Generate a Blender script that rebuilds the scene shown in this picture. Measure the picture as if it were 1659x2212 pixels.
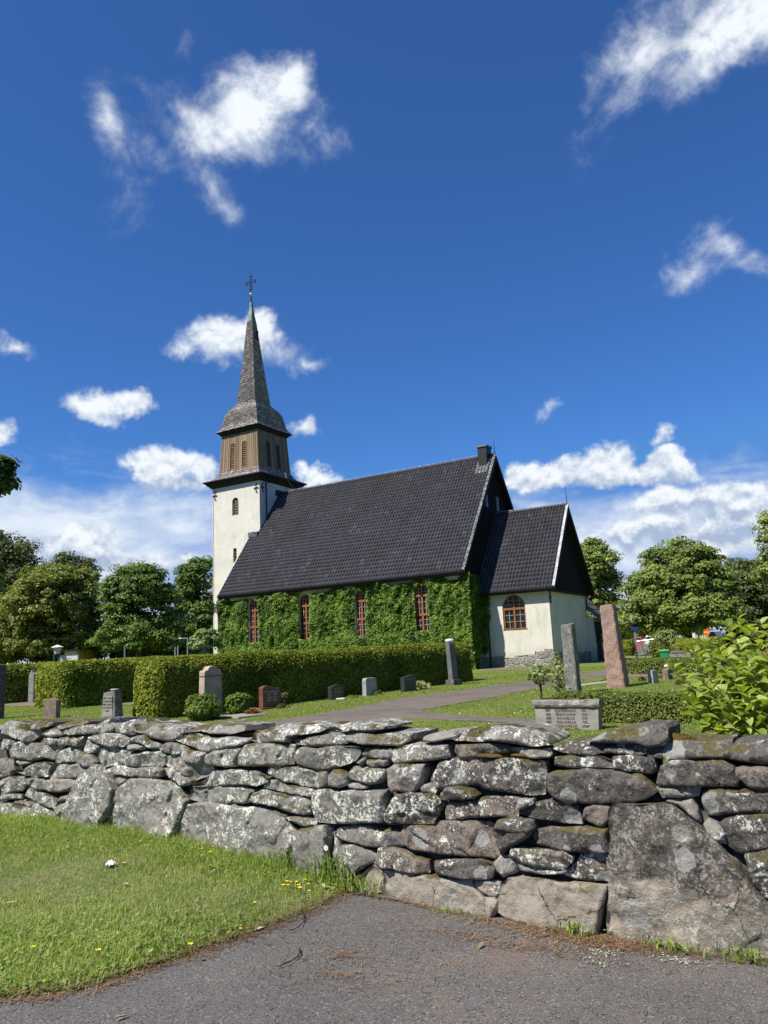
import bpy, bmesh, math, random
import numpy as np
from mathutils import Matrix, Vector
R_ = math.radians
for o in list(bpy.data.objects): bpy.data.objects.remove(o)
SC = bpy.context.scene
COL = SC.collection

# ---------------------------------------------------------------- camera
PITCH, ROLL, YAW, FPX = 0.184116, -0.045962, 0.534733, 1661.75
Fv = np.array([-math.sin(YAW)*math.cos(PITCH), math.cos(YAW)*math.cos(PITCH), math.sin(PITCH)])
R0 = np.array([math.cos(YAW), math.sin(YAW), 0]); U0 = np.cross(R0, Fv)
Rv = math.cos(ROLL)*R0 + math.sin(ROLL)*U0; Uv = np.cross(Rv, Fv)
EYE = np.array([0, 0, 1.6])
cd = bpy.data.cameras.new('camera'); cam = bpy.data.objects.new('camera', cd); COL.objects.link(cam)
cd.sensor_fit = 'VERTICAL'; cd.sensor_height = 24; cd.lens = 24*FPX/2212
cd.clip_start = .05; cd.clip_end = 5000
cam.matrix_world = Matrix(((Rv[0], Uv[0], -Fv[0], 0), (Rv[1], Uv[1], -Fv[1], 0), (Rv[2], Uv[2], -Fv[2], 1.6), (0, 0, 0, 1)))
SC.camera = cam

def ray(x, y):                       # direction of a sight line, photograph 1659 x 2212
    return Fv + Rv*(x-829.5)/FPX - Uv*(y-1106)/FPX
def zg(N):                           # height of the churchyard ground
    return np.interp(N, [5, 13, 21, 24, 30, 45, 60, 120], [.13, .2, .28, .31, .38, .55, .6, .75])
def gp(x, y):                        # where a sight line meets the churchyard ground
    r = ray(x, y); t = 20.
    for _ in range(60): t = (zg(t*r[1]) - 1.6)/r[2]
    P = EYE + r*t; P[2] = zg(P[1]); return P
def dp(x, y, d): return EYE + ray(x, y)*d
def mpp(P): return float((np.asarray(P) - EYE) @ Fv)/FPX      # metres per photo pixel there

# ---------------------------------------------------------------- light
SUN_AZ, SUN_EL = R_(201.6), R_(52.5)
sl = bpy.data.lights.new('sun', 'SUN'); sl.energy = 5.0; sl.angle = R_(.53); sl.color = (1, .94, .84)
so = bpy.data.objects.new('sun', sl); COL.objects.link(so); so.location = (0, 0, 60)
sdir = Vector((math.sin(SUN_AZ)*math.cos(SUN_EL), math.cos(SUN_AZ)*math.cos(SUN_EL), math.sin(SUN_EL)))
so.rotation_euler = sdir.to_track_quat('Z', 'Y').to_euler()
SC.view_settings.view_transform = 'Standard'; SC.view_settings.look = 'None'
SC.view_settings.exposure = 0.38; SC.view_settings.gamma = 1
SC.render.engine = 'CYCLES'
SC.cycles.max_bounces = 6; SC.cycles.diffuse_bounces = 3; SC.cycles.glossy_bounces = 2
SC.cycles.transmission_bounces = 4; SC.cycles.transparent_max_bounces = 8; SC.cycles.caustics_reflective = False; SC.cycles.caustics_refractive = False

# ---------------------------------------------------------------- node helper
class G:
    def __init__(s, nt): s.nt = nt; s.N = nt.nodes; s.L = nt.links
    def n(s, typ, ins=None, **kw):
        nd = s.N.new('ShaderNode'+typ)
        for k, v in kw.items(): setattr(nd, k, v)
        for k, v in (ins or {}).items(): s.set(nd.inputs[k], v)
        return nd
    def set(s, sock, v):
        if isinstance(v, bpy.types.NodeSocket): s.L.new(v, sock)
        elif isinstance(v, bpy.types.Node): s.L.new(v.outputs[0], sock)
        else:
            if isinstance(v, (tuple, list)) and len(v) == 3 and sock.type == 'RGBA': v = (*v, 1)
            sock.default_value = v
    def m(s, op, a, b=0.0, c=0.0, clamp=False):
        nd = s.N.new('ShaderNodeMath'); nd.operation = op; nd.use_clamp = clamp
        for i, v in enumerate((a, b, c)): s.set(nd.inputs[i], v)
        return nd.outputs[0]
    def vm(s, op, a, b=(0, 0, 0), sc=None):
        nd = s.N.new('ShaderNodeVectorMath'); nd.operation = op
        s.set(nd.inputs[0], a)
        if op not in ('LENGTH', 'NORMALIZE', 'SCALE'): s.set(nd.inputs[1], b)
        if sc is not None: s.set(nd.inputs['Scale'], sc)
        return nd.outputs['Value'] if op in ('LENGTH', 'DOT_PRODUCT', 'DISTANCE') else nd.outputs[0]
    def noise(s, vec, scale, detail=4, rough=.55, dist=0., out=0):
        nd = s.n('TexNoise', {'Vector': vec, 'Scale': scale, 'Detail': detail, 'Roughness': rough, 'Distortion': dist})
        return nd.outputs[out]
    def vor(s, vec, scale, feature='F1', out=0, rnd=1.):
        nd = s.n('TexVoronoi', {'Vector': vec, 'Scale': scale, 'Randomness': rnd}, feature=feature)
        return nd.outputs[out]
    def ramp(s, fac, stops, interp='LINEAR'):
        nd = s.N.new('ShaderNodeValToRGB'); s.set(nd.inputs[0], fac); cr = nd.color_ramp; cr.interpolation = interp
        while len(cr.elements) < len(stops): cr.elements.new(.5)
        for e, (p, c) in zip(cr.elements, stops):
            e.position = p; c = (c, c, c) if not isinstance(c, (tuple, list)) else c; e.color = (*c[:3], 1)
        return nd.outputs[0]
    def sm(s, v, a, b):
        nd = s.n('MapRange', {0: v, 1: a, 2: b, 3: 0., 4: 1.}); nd.interpolation_type = 'SMOOTHSTEP'; return nd.outputs[0]
    def mix(s, f, a, b, blend='MIX'):
        nd = s.N.new('ShaderNodeMix'); nd.data_type = 'RGBA'; nd.blend_type = blend
        s.set(nd.inputs[0], f); s.set(nd.inputs[6], a); s.set(nd.inputs[7], b); return nd.outputs[2]
    def bump(s, h, dist=.01, strength=1., nrm=None):
        nd = s.n('Bump', {'Height': h, 'Distance': dist, 'Strength': strength})
        if nrm is not None: s.L.new(nrm, nd.inputs['Normal'])
        return nd.outputs[0]
    def pos(s): return s.n('NewGeometry').outputs['Position']
    def obj(s): return s.n('TexCoord').outputs['Object']
    def rnd(s): return s.n('NewGeometry').outputs['Random Per Island']
    def objrnd(s): return s.n('ObjectInfo').outputs['Random']
MATS = {}
def mat(name, fn):
    m = bpy.data.materials.new(name); m.use_nodes = True; nt = m.node_tree; nt.nodes.clear(); g = G(nt)
    out = nt.nodes.new('ShaderNodeOutputMaterial')
    r = fn(g)
    if isinstance(r, dict):
        b = g.n('BsdfPrincipled', {'Roughness': .8, 'Specular IOR Level': .3})
        for k, v in r.items(): g.set(b.inputs[k], v)
        r = b.outputs[0]
    nt.links.new(r, out.inputs[0]); MATS[name] = m; return m
def plain(name, c, rough=.7, metal=0., var=.12, sc=8., spec=.3, bump=0.):
    def f(g):
        p = g.obj(); nz = g.noise(p, sc, 5)
        col = g.mix(1., c, g.ramp(nz, [(.3, 1-var), (.7, 1+var)]), 'MULTIPLY')
        d = {'Base Color': col, 'Roughness': rough, 'Metallic': metal, 'Specular IOR Level': spec}
        if bump: d['Normal'] = g.bump(nz, bump)
        return d
    return mat(name, f)

# ---------------------------------------------------------------- sky
def build_world():
    w = bpy.data.worlds.new('World'); SC.world = w; w.use_nodes = True; nt = w.node_tree; nt.nodes.clear(); g = G(nt)
    sky = g.n('TexSky', sky_type='NISHITA', sun_disc=False, sun_elevation=SUN_EL, sun_rotation=SUN_AZ, altitude=300, air_density=1.0, dust_density=.1, ozone_density=3.0)
    skyc = g.mix(1., g.mix(1., sky.outputs[0], (.45, .84, 1.36), 'MULTIPLY'), (1.3, 2.85, 7.0), 'DARKEN')
    d = g.n('TexCoord').outputs['Generated']
    sep = g.n('SeparateXYZ', {0: d}); X, Y, Z = sep.outputs
    az = g.m('ARCTAN2', X, Y); el = g.m('ARCSINE', Z)
    P0 = g.n('CombineXYZ', {0: az, 1: el}).outputs[0]
    def azel(x, y):
        r = ray(x, y); r = r/np.linalg.norm(r); return math.atan2(r[0], r[1]), math.asin(r[2])
    warp = g.noise(d, 9., 4, .6, out=1)
    warp2 = g.noise(d, 34., 4, .65, out=1)
    o1 = g.vm('SCALE', g.vm('SUBTRACT', warp, (.5, .5, .5)), sc=.075)
    o2 = g.vm('SCALE', g.vm('SUBTRACT', warp2, (.5, .5, .5)), sc=.03)
    P = g.vm('ADD', P0, g.vm('ADD', o1, o2))
    P = g.vm('MULTIPLY', P, (1, 1, 0))
    def field(blobs, Pv):
        acc = None
        for i, (x, y, rx, ry, rot, amp) in enumerate(blobs):
            if i % 6 == 5: Pv = g.vm('ADD', Pv, g.vm('SCALE', (1, 0, 0), sc=g.m('MULTIPLY', acc, 1e-6)))   # keeps the node stack short
            a, e = azel(x, y); ca = math.cos(e)
            mp = g.n('Mapping', {'Vector': Pv, 'Location': (a, e, 0), 'Rotation': (0, 0, R_(rot)), 'Scale': (rx/FPX*1.05/ca, ry/FPX*1.05, 1)}, vector_type='TEXTURE')
            v = g.m('MULTIPLY', g.m('SUBTRACT', 1., g.vm('LENGTH', mp.outputs[0])), amp)
            acc = v if acc is None else g.m('SMOOTH_MAX', acc, v, .25)
        return acc
    #      x     y    rx   ry  rot amp
    puff = [(545, 215, 95, 85, 0, 1.25), (500, 270, 130, 80, 10, .9), (610, 190, 60, 60, 0, 1.), (655, 285, 75, 55, 0, .50), (400, 265, 120, 60, 0, .27), (230, 265, 40, 80, 10, .52), (330, 330, 110, 90, 0, .22), (450, 400, 45, 90, 25, .42), (478, 450, 34, 38, 0, .40), (345, 345, 36, 46, 0, .30), (690, 310, 50, 40, 0, .35),
            (1370, 125, 110, 70, 20, .8), (1570, 60, 150, 75, 30, 1.1), (1460, 130, 200, 80, 20, .36), (1270, 195, 50, 40, 30, .4), (1360, 210, 60, 45, 30, .4), (1620, 30, 120, 80, 0, 1.), (1480, 20, 80, 40, 20, .35),
            (1550, 530, 46, 44, 0, .50), (1495, 570, 55, 44, 25, .42), (1600, 575, 66, 28, -15, .40), (1470, 605, 40, 20, 0, .25),
            (500, 738, 115, 56, 5, 1.5), (560, 715, 56, 58, 0, 1.5), (470, 720, 66, 50, 0, 1.3), (410, 762, 50, 26, 0, .7), (655, 795, 42, 26, 15, .6), (600, 765, 70, 30, 0, .4),
            (210, 885, 75, 40, 0, 1.2), (285, 880, 65, 32, 0, 1.1), (15, 745, 50, 26, 0, .7), (10, 940, 32, 30, 0, .7),
            (672, 922, 50, 26, 0, .7), (1180, 886, 40, 22, 10, .4), (1432, 955, 50, 22, 0, .6), (400, 85, 26, 50, 10, .16),
            (360, 1018, 120, 46, 0, 1.), (330, 1000, 60, 36, 0, .9), (420, 1010, 50, 30, 0, .8), (690, 1030, 70, 45, 0, .9), (760, 1045, 70, 25, 0, .6), (640, 1000, 30, 25, 0, .5),
            (1290, 1000, 75, 52, 0, 1.2), (1180, 1035, 140, 42, 0, 1.), (1360, 1030, 120, 38, 0, 1.), (1430, 1000, 60, 40, 0, .9), (1470, 1030, 60, 30, 0, .8), (1120, 1050, 60, 30, 0, .8),
            (1500, 1085, 150, 50, 0, .8), (1620, 1090, 120, 60, 0, .85), (1400, 1150, 130, 45, 0, .85), (1530, 1160, 170, 50, 0, .8), (1290, 1190, 70, 30, 0, .5),
            (140, 1180, 110, 50, 0, 1.1), (190, 1215, 120, 40, 0, 1.), (290, 1230, 90, 34, 0, .9), (430, 1222, 60, 26, 0, .8), (60, 1165, 60, 30, 0, .8), (210, 1165, 40, 26, 0, .8)]
    veil = [(150, 1190, 560, 180, 0, 1.), (60, 1120, 330, 100, 0, .8), (350, 1140, 260, 95, 5, .9), (1350, 1180, 420, 120, 0, .9), (1150, 1110, 200, 60, 0, .55), (1560, 1130, 300, 130, 0, .8), (780, 1120, 300, 80, 0, .6), (829, 1360, 1500, 190, 0, 1.1)]
    grey = [(350, 1050, 120, 26, 0, 1.), (690, 1062, 80, 22, 0, 1.), (1290, 1055, 150, 26, 0, .9), (1420, 1050, 110, 22, 0, .9), (1540, 1110, 150, 24, 0, .8), (1450, 1165, 170, 22, 0, .8), (1600, 1150, 100, 26, 0, .9), (150, 1225, 150, 50, 0, 1.), (90, 1180, 70, 26, 0, .5), (280, 1245, 120, 26, 0, .9), (430, 1235, 60, 20, 0, .8), (240, 905, 80, 16, 0, .5), (480, 775, 100, 18, 0, .5), (1560, 100, 150, 30, 25, .4), (560, 290, 130, 40, 0, .35)]
    fp = field(puff, P)
    # each fine structure comes from noise on the sight direction, finer near the horizon
    dn = g.vm('MULTIPLY', d, (1, 1, 1.15)); bw = g.vm('ADD', d, g.vm('SCALE', g.vm('SUBTRACT', g.noise(d, 20., 3, .6, out=1), (.5, .5, .5)), sc=.03))
    bil = g.m('SUBTRACT', 1., g.n('TexVoronoi', {'Vector': bw, 'Scale': 26., 'Smoothness': .35}, feature='SMOOTH_F1').outputs[0])
    low = g.sm(el, .36, .22)
    def cl(v): return g.m('ADD', g.m('MULTIPLY', g.noise(v, 12., 9, .63, .25), g.m('SUBTRACT', 1., low)), g.m('MULTIPLY', g.m('ADD', g.m('MULTIPLY', g.noise(v, 27., 7, .58, .2), .72), g.m('MULTIPLY', g.m('SUBTRACT', bil, .10), .28)), low))
    n1 = cl(dn); n2 = cl(g.vm('ADD', dn, (.003, -.002, .010)))
    dens = g.m('ADD', fp, g.m('MULTIPLY', g.m('SUBTRACT', n1, .5), g.m('ADD', 1.2, g.m('MULTIPLY', low, .5))))
    a1 = g.m('MULTIPLY', g.m('POWER', g.sm(dens, -.02, g.m('SUBTRACT', .84, g.m('MULTIPLY', low, .40))), 1.15), g.sm(fp, -.25, .12))
    fv = field(veil, P)
    nv = g.noise(g.vm('MULTIPLY', d, (1, 1, 3.5)), 6., 7, .6, .6)
    a2 = g.m('MULTIPLY', g.sm(g.m('ADD', fv, g.m('MULTIPLY', g.m('SUBTRACT', nv, .5), 1.2)), .0, .85), .90)
    light = g.m('MULTIPLY', g.m('SUBTRACT', n1, n2), 5.)
    sh = g.m('ADD', g.m('ADD', .80, light), g.m('MULTIPLY', g.sm(dens, .0, 1.1), .2))
    sh = g.m('SUBTRACT', sh, g.m('ADD', g.m('MULTIPLY', low, .12), g.m('MULTIPLY', g.sm(field(grey, P), -.1, .7), .75)), clamp=True)
    K = 10.2
    c1 = g.mix(sh, tuple(K*v for v in (.40, .50, .68)), tuple(K*v for v in (.90, .95, 1.0)))
    nv2 = g.noise(g.vm('MULTIPLY', d, (1, 1, 2.2)), 14., 6, .55, .3)
    c2 = g.mix(g.sm(nv2, .35, .62), tuple(K*v for v in (.58, .69, .86)), tuple(K*v for v in (.86, .93, 1.0)))
    col = g.mix(a2, skyc, c2); col = g.mix(a1, col, c1)
    bg = g.n('Background', {0: col, 1: .077})
    out = g.n('OutputWorld'); g.L.new(bg.outputs[0], out.inputs[0])
    w.cycles.sampling_method = 'MANUAL'; w.cycles.sample_map_resolution = 512
build_world()

# ---------------------------------------------------------------- mesh helpers
def link(name, me, m=None, parent=None):
    o = bpy.data.objects.new(name, me); COL.objects.link(o)
    if m is not None:
        for k in (m if isinstance(m, (list, tuple)) else [m]): me.materials.append(MATS[k] if isinstance(k, str) else k)
    if parent is not None:
        o.parent = parent; o.location = -Vector(parent['_org']) if '_org' in parent else (0, 0, 0)
    return o
def tag(o, label=None, cat=None, group=None, kind=None):
    if label: o['label'] = label
    if cat: o['category'] = cat
    if group: o['group'] = group
    if kind: o['kind'] = kind
    return o
def thing(name, label, cat, loc=(0, 0, 0), group=None):
    o = bpy.data.objects.new(name, None); COL.objects.link(o); o.location = [float(v) for v in loc]
    o['_org'] = [float(v) for v in loc]; o.empty_display_size = .1
    return tag(o, label, cat, group)
def npmesh(name, V, F, m=None, parent=None, smooth=False, mi=None):
    V = np.ascontiguousarray(V, np.float32).reshape(-1, 3); F = np.ascontiguousarray(F, np.int32)
    me = bpy.data.meshes.new(name); k = F.shape[1]; n = len(F)
    me.vertices.add(len(V)); me.vertices.foreach_set('co', V.ravel())
    me.loops.add(n*k); me.loops.foreach_set('vertex_index', F.ravel())
    me.polygons.add(n); me.polygons.foreach_set('loop_start', np.arange(0, n*k, k, dtype=np.int32))
    if smooth: me.polygons.foreach_set('use_smooth', np.ones(n, bool))
    if mi is not None: me.polygons.foreach_set('material_index', np.ascontiguousarray(mi, np.int32))
    me.update(calc_edges=True)
    return link(name, me, m, parent)
class MB:
    """collects shapes, builds ONE mesh object"""
    def __init__(s): s.v = []; s.f = []
    def add(s, vs, fs):
        b = len(s.v); s.v += [tuple(map(float, q)) for q in vs]; s.f += [tuple(b+i for i in q) for q in fs]; return s
    def box(s, a, b, M=None):
        (x0, y0, z0), (x1, y1, z1) = a, b
        vs = [(x, y, z) for z in (z0, z1) for y in (y0, y1) for x in (x0, x1)]
        if M is not None: vs = [M @ Vector(q) for q in vs]
        return s.add(vs, [(0, 2, 3, 1), (4, 5, 7, 6), (0, 1, 5, 4), (2, 6, 7, 3), (0, 4, 6, 2), (1, 3, 7, 5)])
    def prism(s, pts, off):                # polygon extruded by a vector
        n = len(pts); q = [np.add(p, off) for p in pts]
        return s.add(list(pts)+q, [tuple(range(n))[::-1], tuple(range(n, 2*n))]+[(i, (i+1) % n, n+(i+1) % n, n+i) for i in range(n)])
    def tube(s, pts, r, k=8, cap=True):
        pts = [np.array(p, float) for p in pts]; n = len(pts); r = [r]*n if np.isscalar(r) else r; rings = []
        for i, p in enumerate(pts):
            t = pts[min(i+1, n-1)]-pts[max(i-1, 0)]; t = t/(np.linalg.norm(t)+1e-9)
            a = np.cross(t, (0, 0, 1) if abs(t[2]) < .9 else (1, 0, 0)); a /= np.linalg.norm(a); b = np.cross(t, a)
            rings += [p+r[i]*(math.cos(2*math.pi*j/k)*a+math.sin(2*math.pi*j/k)*b) for j in range(k)]
        fs = [(i*k+j, i*k+(j+1) % k, (i+1)*k+(j+1) % k, (i+1)*k+j) for i in range(n-1) for j in range(k)]
        if cap: fs += [tuple(range(k))[::-1], tuple((n-1)*k+j for j in range(k))]
        return s.add(rings, fs)
    def lathe(s, prof, c=(0, 0, 0), k=24):
        n = len(prof)
        vs = [(c[0]+r*math.cos(2*math.pi*j/k), c[1]+r*math.sin(2*math.pi*j/k), c[2]+z) for r, z in prof for j in range(k)]
        fs = [(i*k+j, i*k+(j+1) % k, (i+1)*k+(j+1) % k, (i+1)*k+j) for i in range(n-1) for j in range(k)]
        return s.add(vs, fs+[tuple(range(k))[::-1], tuple((n-1)*k+j for j in range(k))])
    def build(s, name, m, parent=None, smooth=False, bevel=0.):
        me = bpy.data.meshes.new(name); me.from_pydata(s.v, [], s.f); me.update()
        if smooth: me.polygons.foreach_set('use_smooth', [True]*len(me.polygons))
        o = link(name, me, m, parent)
        if bevel:
            md = o.modifiers.new('bevel', 'BEVEL'); md.width = bevel; md.segments = 2; md.limit_method = 'ANGLE'
        return o
def fbm3(P, sc, seed, octv=3):          # cheap smooth noise for shapes
    rs = np.random.RandomState(seed); P = np.asarray(P, float); o = np.zeros(len(P)); a = 1.
    for _ in range(octv):
        for _ in range(4):
            k = rs.normal(size=3); k = k/np.linalg.norm(k)*sc*rs.uniform(.6, 1.5); o += a*np.sin(P@k+rs.uniform(0, 6.28))/4
        a *= .5; sc *= 2.1
    return o

# ---------------------------------------------------------------- ground
def resample(poly, step, jit=0., seed=0):
    poly = np.asarray(poly, float); out = []; rs = np.random.RandomState(seed)
    for a, b in zip(poly, np.roll(poly, -1, 0)):
        n = max(1, int(np.linalg.norm(b-a)/step)); t = np.arange(n)[:, None]/n; out.append(a+(b-a)*t)
    out = np.concatenate(out)
    if jit:
        k = len(out); ph = np.arange(k)/k*2*np.pi; off = np.zeros((k, 2))
        for f in (3, 5, 8, 13, 21, 34): off += np.stack([np.sin(f*ph+rs.uniform(0, 6.28)), np.sin(f*ph+rs.uniform(0, 6.28))], 1)*rs.uniform(.3, 1)/f**.4
        out = out+off*jit
    return out
def inside(P, poly):
    x, y = P[:, 0], P[:, 1]; r = np.zeros(len(P), bool)
    for (x0, y0), (x1, y1) in zip(poly, np.roll(poly, -1, 0)):
        c = (y0 > y) != (y1 > y)
        with np.errstate(divide='ignore', invalid='ignore'):
            r ^= c & (x < (x1-x0)*(y-y0)/(y1-y0+1e-12)+x0)
    return r
def nearest(P, poly):
    best = np.full(len(P), 1e9); Q = P.copy()
    for a, b in zip(poly, np.roll(poly, -1, 0)):
        ab = b-a; t = np.clip(((P-a)@ab)/(ab@ab+1e-12), 0, 1); q = a+t[:, None]*ab; d = np.linalg.norm(P-q, axis=1)
        m = d < best; best[m] = d[m]; Q[m] = q[m]
    return best, Q
def poly_grid(poly, sp):
    poly = np.asarray(poly, float); lo = poly.min(0)-sp; hi = poly.max(0)+sp
    nx, ny = (np.ceil((hi-lo)/sp)).astype(int)+1
    gx, gy = np.meshgrid(lo[0]+sp*np.arange(nx), lo[1]+sp*np.arange(ny)); P = np.stack([gx.ravel(), gy.ravel()], 1)
    ins = inside(P, poly); d, Q = nearest(P, poly)
    idx = np.arange(nx*ny).reshape(ny, nx)
    F = np.stack([idx[:-1, :-1], idx[:-1, 1:], idx[1:, 1:], idx[1:, :-1]], -1).reshape(-1, 4)
    F = F[ins[F].sum(1) >= 1]
    P = np.where(ins[:, None], P, Q); d = np.where(ins, d, 0)
    u, inv = np.unique(F, return_inverse=True); return P[u], inv.reshape(F.shape), d[u]
def border(F):
    e = np.concatenate([F[:, [i, (i+1) % 4]] for i in range(4)]); k = np.sort(e, 1); key = k[:, 0].astype(np.int64)*10**7+k[:, 1]
    u, ix, ct = np.unique(key, return_index=True, return_counts=True); return e[ix[ct == 1]]

NFX = [-60, -40, -12, -8.5, -7, -5.5, -4.2, -3.2, -2, -.5, 3, 12, 60]; NFY = [5.7, 5.6, 5.35, 5.32, 5.3, 5.2, 5.0, 4.8, 4.64, 4.6, 4.55, 4.5, 4.4]
def Nf(E): return np.interp(E, NFX, NFY)     # street face of the stone wall

def m_asphalt(g, tint=(1, 1, 1), path=False):
    p = g.pos(); big = g.noise(p, .9, 4, .6); mid = g.noise(p, 7., 5, .6)
    v = g.n('TexVoronoi', {'Vector': p, 'Scale': 260.}); cell = g.n('SeparateXYZ', {0: v.outputs['Color']}).outputs[0]
    v2 = g.n('TexVoronoi', {'Vector': p, 'Scale': 110.}); c2 = g.n('SeparateXYZ', {0: v2.outputs['Color']}).outputs[1]
    col = g.ramp(cell, [(.0, .062), (.3, .102), (.75, .138), (.95, .175), (1., .32)])
    col = g.mix(g.m('MULTIPLY', g.sm(c2, .94, .98), .8), col, (.27, .26, .245))
    col = g.mix(g.m('MULTIPLY', g.sm(c2, .10, .04), .8), col, (.03, .03, .03))
    col = g.mix(1., col, g.ramp(big, [(.3, .78), (.7, 1.18)]), 'MULTIPLY')
    col = g.mix(g.m('MULTIPLY', g.sm(g.m('ADD', big, g.m('MULTIPLY', mid, .5)), .78, 1.0), .55), col, (.17, .125, .095))
    col = g.mix(1., col, tint, 'MULTIPLY')
    h = g.m('ADD', g.m('MULTIPLY', cell, .6), v2.outputs['Distance'])
    return {'Base Color': g.mix(1., col, (1.08, 1.0, .93), 'MULTIPLY'), 'Roughness': .82, 'Normal': g.bump(h, .003, .8)}
mat('asphalt', m_asphalt)
def m_path(g):
    p = g.pos(); big = g.noise(p, .35, 5, .65); mid = g.noise(g.vm('MULTIPLY', p, (1, 2.4, 1)), 1.6, 5, .6); sp = g.noise(p, 60., 2)
    col = g.ramp(big, [(.3, (.140, .116, .102)), (.55, (.190, .155, .134)), (.75, (.135, .122, .113))])
    col = g.mix(g.m('MULTIPLY', g.sm(mid, .52, .62), .55), col, (.085, .078, .08))
    col = g.mix(1., col, g.ramp(sp, [(.3, .8), (.7, 1.2)]), 'MULTIPLY')
    return {'Base Color': g.mix(1., col, (.97, .97, .90), 'MULTIPLY'), 'Roughness': .85, 'Normal': g.bump(sp, .01)}
mat('path', m_path)
def m_gravel(g):
    p = g.pos(); sp = g.noise(p, 30., 4)
    col = g.mix(1., g.ramp(g.noise(p, .8, 4), [(.3, (.17, .125, .095)), (.7, (.24, .19, .15))]), g.ramp(sp, [(.3, .7), (.7, 1.25)]), 'MULTIPLY')
    return {'Base Color': col, 'Roughness': .9, 'Normal': g.bump(sp, .02)}
mat('gravel', m_gravel)
def m_lawn(g):
    p = g.pos(); big = g.noise(p, .22, 4, .6); mid = g.noise(p, 1.6, 5, .65); fine = g.noise(p, 38., 3, .7)
    col = g.ramp(g.m('ADD', g.m('MULTIPLY', big, .5), g.m('MULTIPLY', mid, .5)), [(.34, (.150, .190, .050)), (.5, (.200, .245, .064)), (.64, (.265, .290, .095))])
    col = g.mix(1., col, g.ramp(fine, [(.25, .62), (.75, 1.3)]), 'MULTIPLY')
    return {'Base Color': col, 'Roughness': .9, 'Specular IOR Level': .1, 'Normal': g.bump(fine, .05)}
mat('lawn', m_lawn)
def m_soil(g):
    p = g.pos(); f = g.noise(p, 26., 5, .7); m = g.noise(p, 3., 4)
    col = g.mix(1., g.ramp(m, [(.35, (.11, .145, .040)), (.55, (.18, .20, .07)), (.7, (.20, .175, .09))]), g.ramp(f, [(.3, .5), (.7, 1.3)]), 'MULTIPLY')
    return {'Base Color': col, 'Roughness': .95, 'Normal': g.bump(f, .02)}
mat('soil', m_soil)

PATHS = []
def build_ground():
    es = np.concatenate([-np.geomspace(60, 900, 14)[::-1], np.arange(-58, 40, 1.), np.geomspace(42, 900, 14)])
    ns = np.concatenate([np.arange(0, 16, .5), np.arange(16, 60, 1.5), np.geomspace(62, 1400, 20)])
    E, O = np.meshgrid(es, ns); N = O+Nf(E)+.32; Z = zg(N)+np.where(N < 60, .02*np.sin(E*1.3+N*.4)*np.sin(N*.9), 0)*np.clip((N-6)/4, 0, 1)*.6
    idx = np.arange(E.size).reshape(E.shape)
    F = np.stack([idx[:-1, :-1], idx[:-1, 1:], idx[1:, 1:], idx[1:, :-1]], -1).reshape(-1, 4)
    tag(npmesh('ground', np.stack([E, N, Z], -1), F, 'lawn', smooth=True), kind='structure')
    es = np.array([-900, -60, -40, -12, -8.5, -7, -5.5, -4.2, -3.2, -2, -.5, 3, 12, 60, 900.])
    V = [(e, -200, 0) for e in es]+[(e, float(Nf(e))+.3, 0) for e in es]; n = len(es)
    tag(npmesh('road', V, [(i, i+1, n+i+1, n+i) for i in range(n-1)], 'asphalt'), kind='structure')
    # mown verge outside the wall
    P, F, d = poly_grid(resample(VERGE, .05, .016, 3), .07)
    z = .006+.05*np.clip(d/.5, 0, 1)**.7+.02*np.sin(P[:, 0]*2.1)*np.sin(P[:, 1]*2.7)*np.clip(d/.6, 0, 1)+.05*np.clip((P[:, 1]-3.2)/2, 0, 1)*np.clip((-P[:, 0]-3.6)/2, 0, 1)
    tag(npmesh('grass_verge', np.c_[P, z], F, 'soil', smooth=True), kind='structure')
    # paths: outlines read off the photograph on the ground plane, real sheets on the lawn
    def sheet(name, pix, m, lift, sp=.5, sub=6):
        pl = np.array([gp(*q)[:2] for q in pix]); pl = resample(pl, .35, .03, 5)
        P, F, d = poly_grid(pl, sp); PATHS.append(pl)
        tag(npmesh(name, np.c_[P, zg(P[:, 1])+lift+.012*np.clip(d/.4, 0, 1)], F, m, smooth=True), kind='structure')
    sheet('path', [(440, 1590), (560, 1563), (650, 1549), (760, 1531), (870, 1508), (985, 1494), (1085, 1479), (1150, 1471), (1205, 1464), (1255, 1457), (1300, 1450), (1420, 1446), (1420, 1455), (1300, 1462), (1215, 1475), (1160, 1487), (1100, 1499), (1060, 1508), (985, 1521), (905, 1535), (960, 1544), (1060, 1550), (1180, 1555), (1180, 1566), (1060, 1560), (950, 1555), (880, 1552), (800, 1556), (720, 1566), (640, 1590)], 'path', .012, .22)
    sheet('gravel_path', [(-60, 1512), (20, 1512), (280, 1509), (345, 1503), (345, 1514), (280, 1523), (20, 1526), (-60, 1526)], 'gravel', .012, .25)
    sheet('gravel_path', [(1045, 1446), (1205, 1445), (1260, 1443), (1260, 1445), (1205, 1448), (1045, 1449)], 'gravel', .012, .3)
    sheet('gravel_path', [(1350, 1457), (1500, 1457), (1640, 1453), (1640, 1460), (1500, 1463), (1350, 1463)], 'gravel', .02, .25)
VERGE = [(-3.27, 4.95), (-3.22, 4.5), (-3.26, 4.09), (-3.34, 3.7), (-3.46, 3.22), (-3.60, 2.80), (-3.9, 2.55), (-5, 2.2), (-8, 1.7), (-14, 1.2), (-14, 5.5), (-8, 5.45), (-5.5, 5.3), (-4.2, 5.1)]
build_ground()

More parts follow.
